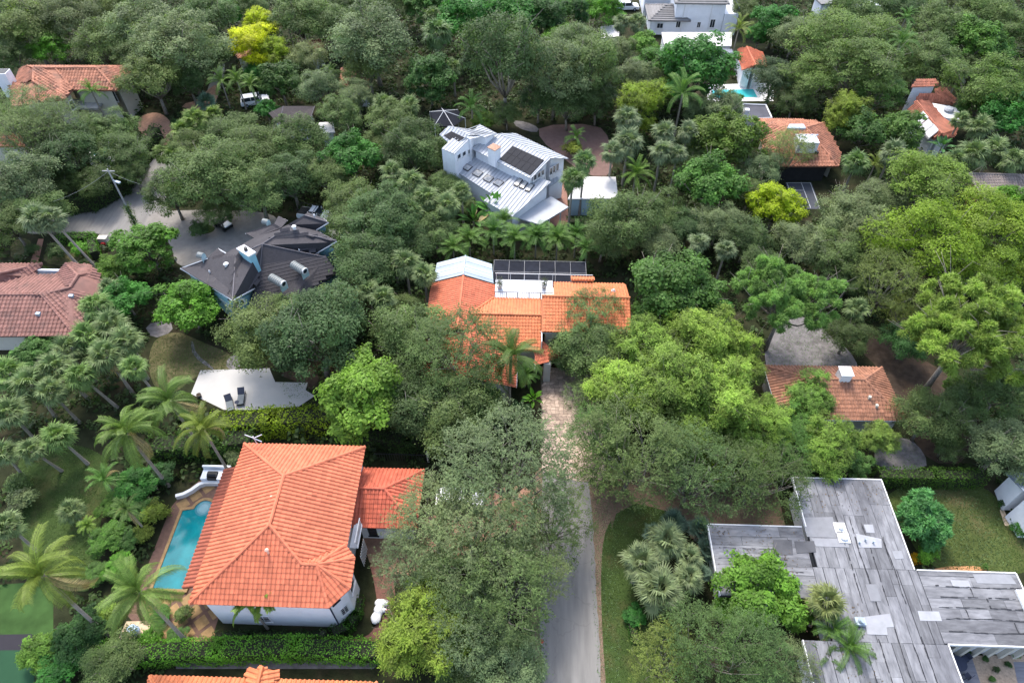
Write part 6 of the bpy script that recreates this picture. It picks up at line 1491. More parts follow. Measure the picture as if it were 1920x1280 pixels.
# --- trees beyond the white metal house
T('oak', 945, 112, 78, 'tall brown green oak with a pale trunk above the white metal house', (0.090, 0.143, 0.053), 1.35)
T('oak', 1040, 140, 62, 'grey green oak at the right of the tall oak', OAKG, 1.2); T('oak', 1100, 130, 62, 'grey oak above the paved yard', OAK, 1.2); T('oak', 1080, 95, 52, 'grey green oak behind the pair above the yard', OAKG, 1.1)
T('oak', 1010, 185, 40, 'shaded oak on the left of the paved yard', OAKD); T('oak', 1065, 195, 44, 'dark oak overhanging the top of the paved yard', OAKD); T('oak', 1120, 190, 40, 'dark oak on the right of the paved yard', OAKD)
T('broad', 805, 145, 50, 'dark green broad tree between two grey oaks', (0.051, 0.119, 0.029)); T('oak', 700, 75, 74, 'wide grey oak near the top, left of centre', OAKG); T('oak', 690, 125, 46, 'grey oak with a forked trunk under the wide one', OAK)
palm('sabal', 818, 62, 34, 'tall shaggy fan palm between the wide grey oak and dark trees', (0.120, 0.191, 0.074), 8); palm('sabal', 812, 30, 20, 'fan palm head behind the tall shaggy one', SAB, 8); palm('sabal', 850, 128, 20, 'small fan palm below the shaggy palm', SAB, 5)
T('broad', 870, 40, 56, 'dark green tree at the top behind the tall oak', EM); T('broad', 960, 30, 54, 'large dark green tree at the top centre', EM); T('broad', 800, 12, 40, 'green tree on the top edge left of centre', MID)
T('broad', 1020, 35, 46, 'very dark tree in front of the top centre tree', DK); T('broad', 1050, 75, 34, 'bright light green tree in front of dark ones at the top', (0.109, 0.244, 0.025)); T('broad', 915, 8, 34, 'green tree on the top edge, centre', EM)
T('cone', 1089, 28, 16, 'narrow dark conifer near the top right of centre', DK, 1.2); T('broad', 1135, 18, 36, 'bright green tree on the top edge near the conifer', BR); T('broad', 1055, 14, 30, 'mid green tree on the top edge left of the conifer', MID)
palm('sabal', 1165, 42, 20, 'fan palm left of the tall white house', SABG, 6); palm('sabal', 1195, 44, 22, 'fan palm beside the white house wing', SABG, 6)
T('broad', 1205, 88, 34, 'bright green tree left of the long white roof', (0.102, 0.217, 0.032)); T('oak', 1160, 100, 34, 'grey shrub tree left of the bright one near the long roof', OAKG)
T('dense', 1305, 132, 74, 'big emerald tree with layered round tufts right of centre', (0.046, 0.158, 0.032)); T('dense', 1230, 128, 44, 'green tree at the left of the emerald tree', (0.090, 0.198, 0.036)); T('oak', 1190, 150, 44, 'grey oak below the bright tree', OAKG)
T('bamboo', 1195, 198, 44, 'yellow green leafy tree above the shaggy fan palms', (0.154, 0.217, 0.021)); T('bamboo', 1235, 175, 28, 'bright yellow green tree left of the large feather palm', YG)
palm('queen', 1280, 175, 44, 'large feather palm in front of the emerald tree', (0.109, 0.198, 0.047), 8); palm('queen', 1318, 92, 20, 'spiky palm against the long white roof', MID, 5)
T('oak', 1355, 205, 44, 'grey olive oak behind the round yellow tinged tree', OAKG); T('oak', 1310, 210, 30, 'small grey oak below the emerald tree', OAKG)
for x, y, r, lb in [(1175, 225, 30, 'grey green fan palm, topmost of the clump right of the paved yard'), (1178, 270, 34, 'shaggy fan palm in the middle of the clump by the paved yard'), (1148, 285, 26, 'fan palm at the left of the clump by the paved yard'), (1246, 250, 28, 'fan palm right of the clump by the paved yard'), (1290, 248, 26, 'fan palm left of the round yellow tinged tree'), (1240, 285, 28, 'tall fan palm over a dark gap'), (1270, 290, 22, 'fan palm below the one beside the round tree')]:
    palm('sabal', x, y, r, lb, SABG, 7, (0, 0), False, 'fan palms right of the paved yard')
palm('sabal', 1096, 305, 27, 'right one of two tall fan palms before the garage', (0.108, 0.172, 0.063), 8.5, (.1, .2), True, 'two palms before the garage'); palm('sabal', 1074, 335, 28, 'left one of two tall fan palms before the garage', (0.108, 0.172, 0.058), 8.5, (.1, .2), True, 'two palms before the garage')
palm('queen', 1192, 328, 34, 'bright feather palm right of the garage roof', (0.115, 0.198, 0.038), 4.5); palm('queen', 1080, 258, 22, 'feather palm in the island of the paved yard', (0.090, 0.172, 0.042), 2.5); T('bush', 1075, 280, 18, 'yellow leaved shrub under the island palm', (0.170, 0.224, 0.032))
T('oak', 1170, 420, 66, 'olive oak below the garage', (0.090, 0.143, 0.048)); T('oak', 1130, 450, 44, 'olive oak right of the palm screen', OAK); T('oak', 1225, 400, 50, 'grey olive oak right of the garage oak', OAK); T('oak', 1235, 460, 44, 'oak above the dense dark green tree', OAKG)
T('dense', 1365, 262, 66, 'round dark tree with a yellow tinged top left of the terracotta roof', (0.099, 0.158, 0.027)); T('airy', 1478, 285, 42, 'olive airy tree in front of the terracotta roof', (0.140, 0.185, 0.053))
T('broad', 1330, 345, 62, 'bright green tree below the round tinged tree', (0.090, 0.198, 0.036)); T('oak', 1295, 305, 34, 'oak left of the bright green tree', OAK); T('oak', 1425, 315, 40, 'grey green oak at the left eave of the terracotta roof', OAKG); T('oak', 1405, 365, 36, 'grey oak above the lime tree', OAK)
T('dense', 1452, 388, 52, 'vivid lime yellow tree below the sport court', LIME); T('oak', 1290, 430, 40, 'dark olive oak right of the garage oaks', OAKD)
T('oak', 1345, 420, 46, 'grey green oak left of the lime tree', OAKG); T('oak', 1400, 450, 46, 'dark oak below the lime tree', OAKD); palm('sabal', 1310, 455, 24, 'grey fan palm above the dense tree', SABG, 5); palm('sabal', 1360, 470, 24, 'fan palm behind the left pine', SABG, 5)
T('oak', 1595, 410, 58, 'grey oak right of the sport court', OAKG); T('oak', 1500, 462, 52, 'grey oak above the left pine', OAKG); T('oak', 1620, 440, 60, 'grey green oak above the olive yellow tree', OAKG); T('oak', 1650, 375, 46, 'grey oak left of the yellow green tree', OAKG); T('oak', 1570, 480, 50, 'dark oak between the left pine and the grey oaks', OAK); T('oak', 1420, 495, 40, 'oak behind the left of the pine', OAK); T('oak', 1590, 530, 36, 'oak right behind the left pine', OAKD)
T('layer', 1735, 345, 78, 'yellow green tree with bare grey branches left of the brown roof', (0.154, 0.224, 0.036))
T('layer', 1740, 455, 92, 'broad vivid yellow green tree at right', (0.154, 0.251, 0.019)); T('layer', 1855, 425, 84, 'yellow green tree against the right edge', (0.166, 0.251, 0.023)); T('layer', 1840, 500, 70, 'yellow green tree above the broad pine', (0.147, 0.230, 0.021)); T('broad', 1900, 380, 40, 'green tree below the brown roof at the right edge', BR); T('layer', 1905, 500, 52, 'yellow tinged tree cut by the right edge', (0.179, 0.238, 0.021))
palm('sabal', 1605, 305, 30, 'fan palm at the right corner of the terracotta roof', (0.116, 0.185, 0.063), 5); palm('sabal', 1672, 288, 30, 'bluish grey fan palm right of the terracotta roof', SABG, 6); palm('queen', 1640, 310, 26, 'yellowing palm between two fan palms', OLIVE, 3)
T('bamboo', 1590, 215, 38, 'yellow green tree behind the right of the terracotta roof', (0.154, 0.217, 0.032)); T('broad', 1620, 245, 44, 'green leafy tree right of the terracotta roof', (0.079, 0.164, 0.038)); T('broad', 1690, 245, 46, 'green tree left of the rust roof', (0.092, 0.172, 0.034)); palm('banana', 1765, 278, 22, 'banana leaves below the rust roof', (0.064, 0.158, 0.053), 3)
for x, y, r, lb in [(1825, 290, 34, 'fan palm in the row above the brown roof, left'), (1865, 280, 30, 'fan palm in the row above the brown roof, middle'), (1900, 300, 30, 'fan palm in the row above the brown roof, right'), (1835, 240, 28, 'fan palm right of the white deck'), (1790, 300, 24, 'fan palm head right of the banana leaves'), (1800, 225, 20, 'small fan palm at the corner of the white deck')]:
    palm('sabal', x, y, r, lb, SAB, 6, (0, 0), False, 'fan palms above the brown roof')
# --- right top woods
T('layer', 1555, 75, 76, 'large pale green spreading tree at the top right', (0.134, 0.204, 0.058)); T('layer', 1610, 130, 76, 'large spreading green tree in the middle of the top right woods', (0.122, 0.185, 0.050)); T('layer', 1520, 150, 56, 'spreading green tree above the pool fence', (0.125, 0.191, 0.053)); T('layer', 1650, 170, 50, 'green tree left of the rust roof top', (0.096, 0.178, 0.042)); T('layer', 1640, 70, 56, 'pale green tree beside the dark feather palm', (0.134, 0.198, 0.058))
T('oak', 1450, 150, 44, 'dark thin oak with grey twigs right of the cottage', (0.065, 0.103, 0.047)); T('oak', 1490, 190, 34, 'dark oak with a leaning trunk behind the terracotta roof', OAKD); T('broad', 1455, 40, 40, 'dark green tree right of the tall white house', EM); T('broad', 1425, 65, 24, 'deep green round tree below the white terrace', EM); palm('queen', 1385, 55, 26, 'dull palm at the corner of the white house', OLIVE, 6); T('oak', 1400, 25, 28, 'grey green tree at the right of the white terrace', OAK); T('oak', 1490, 65, 40, 'bluish green tree left of the pale spreading tree', OAKG)
palm('queen', 1688, 82, 32, 'dark feather palm rising from the top right woods', (0.079, 0.158, 0.038), 9); palm('queen', 1698, 35, 22, 'feather palm behind the dark one near the top', MID, 8)
T('oak', 1735, 110, 50, 'grey oak right of the dark feather palm', OAK); T('oak', 1760, 50, 50, 'oak at the top right', OAK); T('oak', 1690, 130, 34, 'oak above the rust roof', OAK); T('oak', 1600, 25, 46, 'dark green oak at the top edge, right', OAK); T('oak', 1680, 15, 40, 'dark oak on the top edge right of the road', OAKD)
T('broad', 1825, 75, 50, 'bright green tree near the top right corner', (0.100, 0.198, 0.032)); T('broad', 1870, 100, 34, 'mid green tree right of the bright one near the corner', MID); T('oak', 1850, 30, 50, 'olive oak at the top right corner', OAK); T('oak', 1905, 60, 46, 'olive oak cut by the right edge near the top', (0.095, 0.151, 0.044)); T('oak', 1800, 12, 40, 'grey oak on the top edge near the right corner', OAKG); T('oak', 1820, 130, 30, 'dark oak below the bright corner tree', OAKD); palm('sabal', 1800, 140, 20, 'fan palm among dark trees at upper right', SABG, 5)
T('layer', 1860, 165, 72, 'wide green tree at the right edge', (0.100, 0.168, 0.042)); T('broad', 1895, 215, 56, 'deep green tree at the right edge below the wide one', EM); T('broad', 1840, 200, 40, 'green tree left of the deep green edge tree', MID)
# --- top left woods
T('bamboo', 492, 48, 28, 'yellow flowering tree, upper crown of the golden tree', (.44, .50, .012)); T('bamboo', 468, 88, 38, 'golden yellow flowering tree at upper left', GOLDL); T('bamboo', 510, 100, 30, 'yellow green tree beside the golden one', (0.200, 0.264, 0.017)); T('oak', 490, 128, 24, 'grey green tree under the golden tree', OAK)
TL = [('oak', 55, 55, 56, OAK, 'dark oak in the top left corner woods'), ('oak', 140, 35, 54, OAKG, 'grey oak on the top edge, left'), ('oak', 195, 85, 52, OAK, 'grey oak behind the terracotta roof, centre'), ('broad', 90, 92, 34, BR, 'bright green tree behind the left of the terracotta roof'), ('oak', 20, 100, 40, OAKD, 'dark oak left behind the chimney'), ('broad', 45, 60, 18, BR, 'small bright treetop in the corner woods'),
      ('oak', 275, 50, 66, OAKG, 'large grey oak in the top left woods'), ('oak', 340, 90, 74, OAKG, 'wide grey oak left of the golden tree'), ('oak', 260, 110, 46, OAK, 'grey oak at the right end of the terracotta roof, back'), ('oak', 395, 30, 56, OAK, 'oak on the top edge left of the golden tree'), ('broad', 420, 22, 34, EM, 'deep green tree above the golden tree'), ('oak', 285, 148, 58, OAK, 'dark grey oak hiding the right end of the terracotta roof'), ('oak', 352, 150, 40, OAKD, 'dark oak above the brick driveway'), ('oak', 395, 105, 36, OAKD, 'dark oak left beside the golden tree'),
      ('oak', 560, 30, 56, OAK, 'grey oak at the top right of the golden tree'), ('oak', 620, 50, 46, OAK, 'grey green oak left of the wide top oak'), ('broad', 525, 150, 42, (0.051, 0.112, 0.027), 'dark dense tree right of the feather palm row'), ('oak', 580, 110, 36, OAKG, 'grey tree with a pale trunk right of the golden tree'), ('oak', 600, 165, 40, OAKG, 'grey green oak above the brown hip roof'), ('broad', 480, 140, 26, EM, 'dark tree between golden tree and palms'), ('oak', 210, 20, 40, OAK, 'oak on the top edge above the terracotta roof'), ('oak', 470, 10, 34, OAK, 'oak on the top edge above the golden tree'), ('oak', 650, 12, 40, OAKD, 'dark oak on the top edge left of the wide oak'), ('oak', 740, 10, 36, OAK, 'oak on the top edge beside the wide oak'),
      ('airy', 42, 218, 54, (0.108, 0.172, 0.053), 'pale green tree with white branches at the left edge'), ('airy', 108, 245, 56, (0.101, 0.161, 0.053), 'pale twiggy green tree before the terracotta house'), ('airy', 60, 255, 56, OAK, 'green tree over the brick red roof sliver'), ('oak', 203, 250, 46, OAK, 'olive oak left of the brick driveway'), ('oak', 130, 290, 58, OAKD, 'dark oak left of the hidden pool'), ('oak', 235, 290, 44, OAK, 'oak right of the hidden pool'), ('oak', 175, 252, 38, (0.091, 0.145, 0.048), 'green oak in front of the cream wall'),
      ('oak', 35, 345, 66, OAKG, 'grey green oak at the left edge above the garden path'), ('oak', 75, 395, 46, OAK, 'grey oak beside the bend of the side road'), ('oak', 20, 420, 44, OAK, 'oak left of the garden path'), ('oak', 185, 340, 38, OAKD, 'dark oak behind the tall road hedge'), ('oak', 115, 345, 34, OAKD, 'shaded oak behind the left of the road hedge'), ('oak', 250, 325, 30, OAK, 'oak at the right end of the road hedge'),
      ('oak', 400, 330, 76, OAK, 'large olive oak over the grey driveway'), ('oak', 320, 362, 50, (0.084, 0.134, 0.046), 'olive oak whose limb reaches over the drive island'), ('oak', 480, 350, 62, OAK, 'dark oak behind the barrel dormers'), ('oak', 438, 252, 48, OAK, 'grey oak right of the brick driveway'), ('oak', 480, 285, 56, OAK, 'oak left of the vivid green tree, upper'), ('oak', 560, 265, 56, (0.090, 0.143, 0.042), 'yellowish olive oak below the brown hip roof'), ('oak', 545, 335, 54, OAKD, 'dark oak behind the white pickup'), ('oak', 610, 330, 44, OAK, 'oak left of the vivid green tree, lower'), ('oak', 410, 400, 34, OAK, 'oak at the drive island'), ('oak', 350, 280, 40, OAK, 'oak behind the fan palms by the side road'), ('oak', 640, 215, 40, OAK, 'oak right of the brown hip roof'), ('oak', 670, 180, 36, OAKG, 'grey oak beneath the wide top oak')]
for k, x, y, r, c, lb in TL: T(k, x, y, r, lb, c)
for x, y, r, lb in [(365, 228, 30, 'bright fan palm right of the brick driveway'), (340, 245, 24, 'fan palm nearest the brick driveway'), (330, 295, 28, 'pale fan palm beside the side road'), (305, 290, 22, 'fan palm at the bend of the side road'), (400, 215, 22, 'fan palm beside the cycad'), (350, 310, 24, 'fan palm above the driveway oak')]:
    palm('sabal', x, y, r, lb, (0.154, 0.224, 0.059), 3.5, (0, 0), False, 'fan palms by the brick driveway')
palm('silver', 388, 192, 20, 'blue cycad like palm at the end of the far lane', (0.128, 0.211, 0.147), 1.6)
for x, y, r, lb in [(415, 152, 26, 'feather palm, left of a row below the golden tree'), (445, 152, 26, 'feather palm, middle of a row below the golden tree'), (470, 160, 24, 'feather palm, right of a row below the golden tree'), (540, 48, 20, 'feather palm at the top beside the golden tree'), (575, 45, 18, 'slim palm at the top right of the golden tree'), (620, 140, 22, 'feather palm before the brown tiled patch')]:
    palm('queen', x, y, r, lb, (0.115, 0.185, 0.047), 5)
palm('queen', 172, 172, 26, 'bright feather palm before the cream wall', (0.102, 0.204, 0.038), 6)
palm('sabal', 70, 410, 34, 'leaning fan palm at the left of the front garden', SABG, 7, (-3.0, 1.6)); palm('sabal', 98, 412, 30, 'leaning fan palm right of its neighbour in the front garden', SABG, 7, (-3.2, 1.4)); palm('sabal', 205, 540, 24, 'dull fan palm right of the maroon roof', OAKG, 4)
T('bush', 150, 467, 16, 'low yellow green bush on the front garden grass', BR); T('bush', 105, 475, 18, 'dark bush at the foot of the leaning palms', OAKD); T('bush', 60, 470, 14, 'bush left of the garden path', OAKD)
T('bush', 375, 432, 18, 'dark mound of plants on the drive island', OAKD); T('bush', 330, 236, 12, 'round dark shrub on the brick drive', DK)
# --- hedges
def hp(l): return [at(x, y, 0)[:2] for x, y in l]
hedge(hp([(178, 1236), (420, 1226), (560, 1222), (705, 1228)]), 1.7, 1.9, 'long clipped bright green hedge in front of the white house', (.125, .30, .032), .15, 95, lump=.14)
hedge(hp([(425, 812), (520, 805), (640, 800)]), 2.2, 2.6, 'yellow tipped green hedge between the patio and the orange house', (.19, .27, .018), .22, 60, lump=.32)
hedge(hp([(690, 832), (770, 836), (830, 838)]), 1.6, 2.0, 'dark shaded hedge behind the right tiled wing', (0.038, 0.079, 0.019), .2, 55, lump=.2)
hedge(hp([(310, 850), (420, 842), (470, 836)]), 2.4, 2.2, 'dark leafy hedge behind the barbecue', (0.051, 0.108, 0.021), .22, 55, lump=.3)
hedge(hp([(1643, 905), (1740, 906), (1822, 907)]), 1.3, 2.1, 'dark clipped hedge between the sand court and the back lawn', (0.058, 0.125, 0.017), .16, 80, lump=.1)
hedge(hp([(122, 456), (176, 456), (183, 484)]), 1.3, 1.5, 'L shaped clipped hedge around the front garden', (.09, .22, .028), .17, 70, lump=.06)
hedge(hp([(105, 402), (180, 392), (235, 362), (262, 318), (300, 262)]), 1.6, 2.4, 'tall dark hedge curving along the side road', (0.046, 0.087, 0.025), .24, 40, lump=.16)
hedge(hp([(632, 1188), (655, 1176), (668, 1155), (672, 1132)]), 1.1, 1.0, 'rounded low hedge hugging the corner of the white house', (0.051, 0.138, 0.019), .11, 130, lump=.05)
hedge(hp([(410, 1196), (470, 1196), (600, 1195)]), .8, .7, 'low dark planting strip at the foot of the white front wall', (0.038, 0.072, 0.021), .16, 80, lump=.12, name='shrub_border', cat='shrub border')
hedge(hp([(612, 1200), (614, 1201)]), .55, 2.2, 'narrow clipped column shrub at the white front wall', (0.071, 0.112, 0.037), .12, 200, lump=.05, name='column_shrub', cat='shrub')
hedge(hp([(1190, 1200), (1182, 1165), (1196, 1140)]), .8, .6, 'curved low edging hedge around the fan palm bed', (0.045, 0.125, 0.019), .13, 90, lump=.05)
hedge(hp([(1068, 424), (1150, 422)]), 1.2, 1.2, 'low dark hedge along the garage wall', (0.038, 0.085, 0.021), .2, 60, lump=.15)
hedge(hp([(1230, 60), (1360, 60)]), 1.2, 1.0, 'clipped dark hedge along the foot of the tall white house', (0.046, 0.106, 0.023), .26, 40, lump=.1)
hedge(hp([(600, 170), (615, 160)]), 1.0, 1.0, 'short hedge by the grey oak at upper left', DK, .25, 40)
hedge(hp([(1486, 905), (1500, 960), (1512, 1004)]), 1.0, 1.0, 'dark hedge strip beside the flat roof wing', (0.028, 0.059, 0.017), .18, 60, lump=.15)
# --- wild low growth under the trees (uncountable)
rs = np.random.RandomState(9)
gx, gy = np.meshgrid(np.arange(-125, 118, 1.55), np.arange(11, 168, 1.55)); Gp = np.stack([gx.ravel(), gy.ravel()], 1) + rs.uniform(-.7, .7, (gx.size, 2))
lim = .60 * np.hypot(Gp[:, 1], 60 * 0) + 27
Gp = Gp[np.abs(Gp[:, 0]) < .64 * Gp[:, 1] + 32]
ok = np.ones(len(Gp), bool)
for q in CLEAR:
    for dx, dy in ((0, 0), (.9, 0), (-.9, 0), (0, .9), (0, -.9)): ok &= ~in_poly(Gp + np.array([dx, dy]), q)
Gp = Gp[ok]; n = len(Gp); per = 30
big = rs.rand(n) < .35; rad = np.where(big, rs.uniform(.9, 1.7, n), rs.uniform(.4, .9, n)); hgt = rad * rs.uniform(.7, 1.3, n)
d = unit(rs.normal(size=(n, per, 3)) + np.array([0, 0, .35])); d[..., 2] = np.abs(d[..., 2])
P_ = np.concatenate([Gp, np.zeros((n, 1))], 1)[:, None, :] + d * np.stack([rad, rad, hgt], 1)[:, None, :] * rs.uniform(.55, 1.05, (n, per, 1))
sz = np.repeat(rad * .36 + .12, per)
V = leaf_quads(rs, P_.reshape(-1, 3), tilt_up(rs, d.reshape(-1, 3), .7, .6), sz, .6)
TT = np.repeat(rs.normal(.45, .2, n), per) + rs.normal(0, .12, n * per)
o = link('undergrowth', quads_mesh('undergrowth', V, TT, LEAF), color=(0.046, 0.079, 0.023)); o['kind'] = 'stuff'; o['label'] = 'dark green undergrowth between the trees and houses'

def scatter(polys, dens, z=.02):
    out = []
    for q in polys:
        q = np.array([p[:2] for p in q]); a, b = q.min(0), q.max(0); m = int((b - a).prod() * dens)
        P = a + rs.rand(m, 2) * (b - a); out.append(P[in_poly(P, q)])
    P = np.concatenate(out); return np.concatenate([P, np.full((len(P), 1), z)], 1)
P_ = scatter(GRASS, 95); n = len(P_); patchy = .5 + .25 * np.sin(P_[:, 0] * .9 + 1.3 * np.sin(P_[:, 1] * .5)) * np.sin(P_[:, 1] * .8 + P_[:, 0] * .3)
keep = rs.rand(n) < .35 + .65 * patchy; P_, patchy = P_[keep], patchy[keep]
V = leaf_quads(rs, P_ + np.array([0, 0, .03]), unit(rs.normal(size=P_.shape) * .55 + np.array([0, 0, 1.0])), .12, .55)
o = link('grass', quads_mesh('grass_tufts', V, patchy + rs.normal(0, .15, len(P_)), LEAF), color=(0.071, 0.113, 0.030)); o['kind'] = 'stuff'; o['label'] = 'short patchy grass on the lawns'
P_ = scatter(FALLEN, 26)
V = leaf_quads(rs, P_ + np.array([0, 0, .005]), unit(rs.normal(size=P_.shape) * .25 + np.array([0, 0, 1.0])), .12, .5)
o = link('fallen_leaves', quads_mesh('fallen_leaves', V, rs.normal(.5, .3, len(P_)), LEAF), color=(0.112, 0.178, 0.085)); o['kind'] = 'stuff'; o['label'] = 'dry fallen leaves along the lane edges and drives'

P_ = scatter([[(16.8, 22.4), (24.8, 22.4), (24.8, 28.4), (16.8, 28.4)], [(25.5, 30), (33.4, 30), (33.4, 33.5), (25.5, 33.5)], [(22.8, 9), (28, 9), (28, 22), (22.8, 22)]], 9, 3.56)
P_ = P_[rs.rand(len(P_)) < .25 + .75 * (np.sin(P_[:, 0] * 1.7) * np.sin(P_[:, 1] * 1.3) > .1)]
V = leaf_quads(rs, P_, unit(rs.normal(size=P_.shape) * .2 + np.array([0, 0, 1.0])), .13, .5)
o = link('fallen_leaves', quads_mesh('roof_leaves', V, rs.normal(.4, .3, len(P_)), LEAF), color=(.13, .085, .05)); o['kind'] = 'stuff'; o['label'] = 'dry leaves blown onto the grey flat roof'
# ------------------------------------------------------------------ small things
def car(label, px, py, heading, paint, kind='suv', z=0, name='parked_car'):
    p = at(px, py, .7); t = thing(name, label, 'car' if kind != 'pickup' else 'pickup truck', (p[0], p[1], z)); t.rotation_euler.z = heading
    def local(mb, nm, m, par): 
        me = bpy.data.meshes.new(nm); me.from_pydata(mb.v, [], mb.f); me.materials.append(m); me.attributes.new('tone', 'FLOAT', 'FACE').data.foreach_set('value', np.array(mb.t, np.float32)); o = link(nm, me, par)
        bv = o.modifiers.new('soft', 'BEVEL'); bv.width = .05; bv.segments = 2; bv.limit_method = 'ANGLE'; return o
    b = MB(); L_, W_ = 4.7, 1.85
    prof = [(-2.3, .35), (2.3, .35), (2.35, .75), (2.2, .95), (1.15, 1.05), (-2.25, 1.05), (-2.35, .7)]
    n = len(prof); b.add([(x, -W_ / 2, zz) for x, zz in prof] + [(x, W_ / 2, zz) for x, zz in prof], [tuple(range(n)), tuple(range(2 * n - 1, n - 1, -1))] + [((i + 1) % n, i, n + i, n + (i + 1) % n) for i in range(n)])
    body = local(b, 'body', paint, t)
    xr = -2.15 if kind == 'suv' else -.6
    cab = MB(); lo = [(xr, 1.06), (1.2, 1.06)]; hi = [(xr + .25, 1.62), (.45, 1.62)]
    v = [(lo[0][0], -.86, lo[0][1]), (lo[1][0], -.86, lo[1][1]), (hi[1][0], -.70, hi[1][1]), (hi[0][0], -.70, hi[0][1])]; v += [(x, -y, zz) for x, y, zz in v]
    cab.add(v, [(0, 1, 2, 3), (7, 6, 5, 4), (1, 5, 6, 2), (4, 0, 3, 7)]); local(cab, 'windows', GLASS, t)
    rf = MB(); rf.box(((hi[0][0] + hi[1][0]) / 2, 0, 1.65), (hi[1][0] - hi[0][0] + .1, 1.44, .06))
    for sy in (-.79, .79):
        for x in (xr + .1, (xr + 1) / 2, .82): rf.box((x, sy, 1.33), (.09, .12, .6))
    local(rf, 'roof', paint, t)
    if kind == 'pickup':
        bd = MB(); bd.box((-1.45, 0, 1.10), (1.5, 1.5, .06)); local(bd, 'load_bed', DARK, t)
        rk = MB()
        for sy in (-.8, .8): rk.tube([(-2.2, sy, 1.75), (1.0, sy, 1.75)], .04, 5)
        for x in (-2.1, -.9, .3): rk.tube([(x, -.8, 1.75), (x, .8, 1.75)], .04, 5); rk.tube([(x, -.8, 1.1), (x, -.8, 1.75)], .03, 5); rk.tube([(x, .8, 1.1), (x, .8, 1.75)], .03, 5)
        local(rk, 'ladder_rack', DARK, t)
    for sx in (-1.45, 1.45):
        for sy in (-.88, .88):
            w = MB(); w.tube([(sx, sy - .1, .34), (sx, sy + .1, .34)], .34, 14); wo = local(w, 'wheel', BLACK, t)
            r = MB(); r.tube([(sx, sy - .11, .34), (sx, sy + .11, .34)], .19, 10); local(r, 'rim', METALG, wo)
    for sy in (-.65, .65):
        h = MB(); h.box((2.33, sy, .78), (.08, .35, .14)); local(h, 'headlight', PURE, t)
    return t
car('white pickup truck with a black ladder rack behind the shingled roof', 590, 402, math.radians(-12), CARW, 'pickup')
car('white car parked at the top edge left of the tall white house', 1176, 12, math.radians(5), CARW)
car('white car half hidden by twigs on the brick court beside the tiled wing', 862, 935, math.radians(2), CARW)
car('white car barely showing among dark trees at the top right', 1628, 12, math.radians(10), CARW)
car('white car under the palms below the golden tree', 478, 188, math.radians(20), CARW)
# utility pole with lamp and ivy
q = at(256, 424, 0); top = at(230, 363, 9.0); top = np.array([q[0] + .05, q[1] + .05, 9.2])
ul = thing('utility_pole', 'ivy clad utility pole with a street lamp at the road junction', 'utility pole', (q[0], q[1], 0))
MB().tube([(q[0], q[1], 0), tuple(top)], [.13, .09], 8).build('pole', mat('pole_grey', (.30, .30, .30), .8), ul)
b = MB(); b.box((top[0], top[1], 8.9), (1.6, .1, .12)); b.build('cross_arm', MATS['pole_grey'], ul)
b = MB(); b.tube([(q[0], q[1], 7.4), (q[0] + .5, q[1] - .5, 7.9), (q[0] + .9, q[1] - .7, 7.9)], .05, 6); b.box((q[0] + 1.2, q[1] - .85, 7.88), (.75, .3, .16), -.4); b.build('lamp', METALG, ul)
r_ = np.random.RandomState(3); P_ = r_.normal(size=(900, 3)) * (.28, .28, 0) + np.stack([np.zeros(900), np.zeros(900), r_.rand(900) * 3.6], 1)
link('ivy', quads_mesh('ivy_leaves', leaf_quads(r_, P_, tilt_up(r_, P_ * (1, 1, 0) * 3, .3), .2), r_.normal(.5, .2, 900), LEAF), ul, color=(.07, .13, .03))
w = thing('overhead_wire', 'thin overhead wire running left from the utility pole over the road hedge', 'wire', tuple(top))
a = np.array([top[0], top[1], 8.9]); e = at(100, 378, 7.5); MB().tube([tuple(a + (e - a) * s - np.array([0, 0, 1]) * 1.6 * s * (1 - s)) for s in np.linspace(0, 1, 9)], .012, 4).build('cable', mat('cable', (.35, .35, .35), .6), w)
w = thing('overhead_wire', 'thin overhead wire running from the utility pole up the side road', 'wire', tuple(top))
e = at(262, 345, 8.5); MB().tube([tuple(a + (e - a) * s - np.array([0, 0, 1]) * .8 * s * (1 - s)) for s in np.linspace(0, 1, 9)], .012, 4).build('cable', MATS['cable'], w)
# buggy at the drive island
p = at(418, 420, .5); t = thing('buggy', 'small dark open buggy with a white hood on the grey driveway', 'buggy', (p[0], p[1], 0))
b = MB(); b.box((p[0], p[1], .55), (2.6, 1.25, .45), -.6); b.build('body', BLACK, t)
b = MB(); b.box((p[0] + .75, p[1] - .5, .86), (.9, 1.1, .14), -.6); b.build('hood', CARW, t)
b = MB(); b.box((p[0] - .3, p[1] + .2, .95), (.5, 1.0, .5), -.6); b.build('seat', DARK, t)
for sx in (-.9, .9):
    for sy in (-.6, .6):
        c_, s_ = math.cos(-.6), math.sin(-.6); x, y = p[0] + sx * c_ - sy * s_, p[1] + sx * s_ + sy * c_; o = np.array([-s_, c_, 0]) * .12
        MB().tube([np.array([x, y, .3]) - o, np.array([x, y, .3]) + o], .3, 12).build('wheel', BLACK, t)
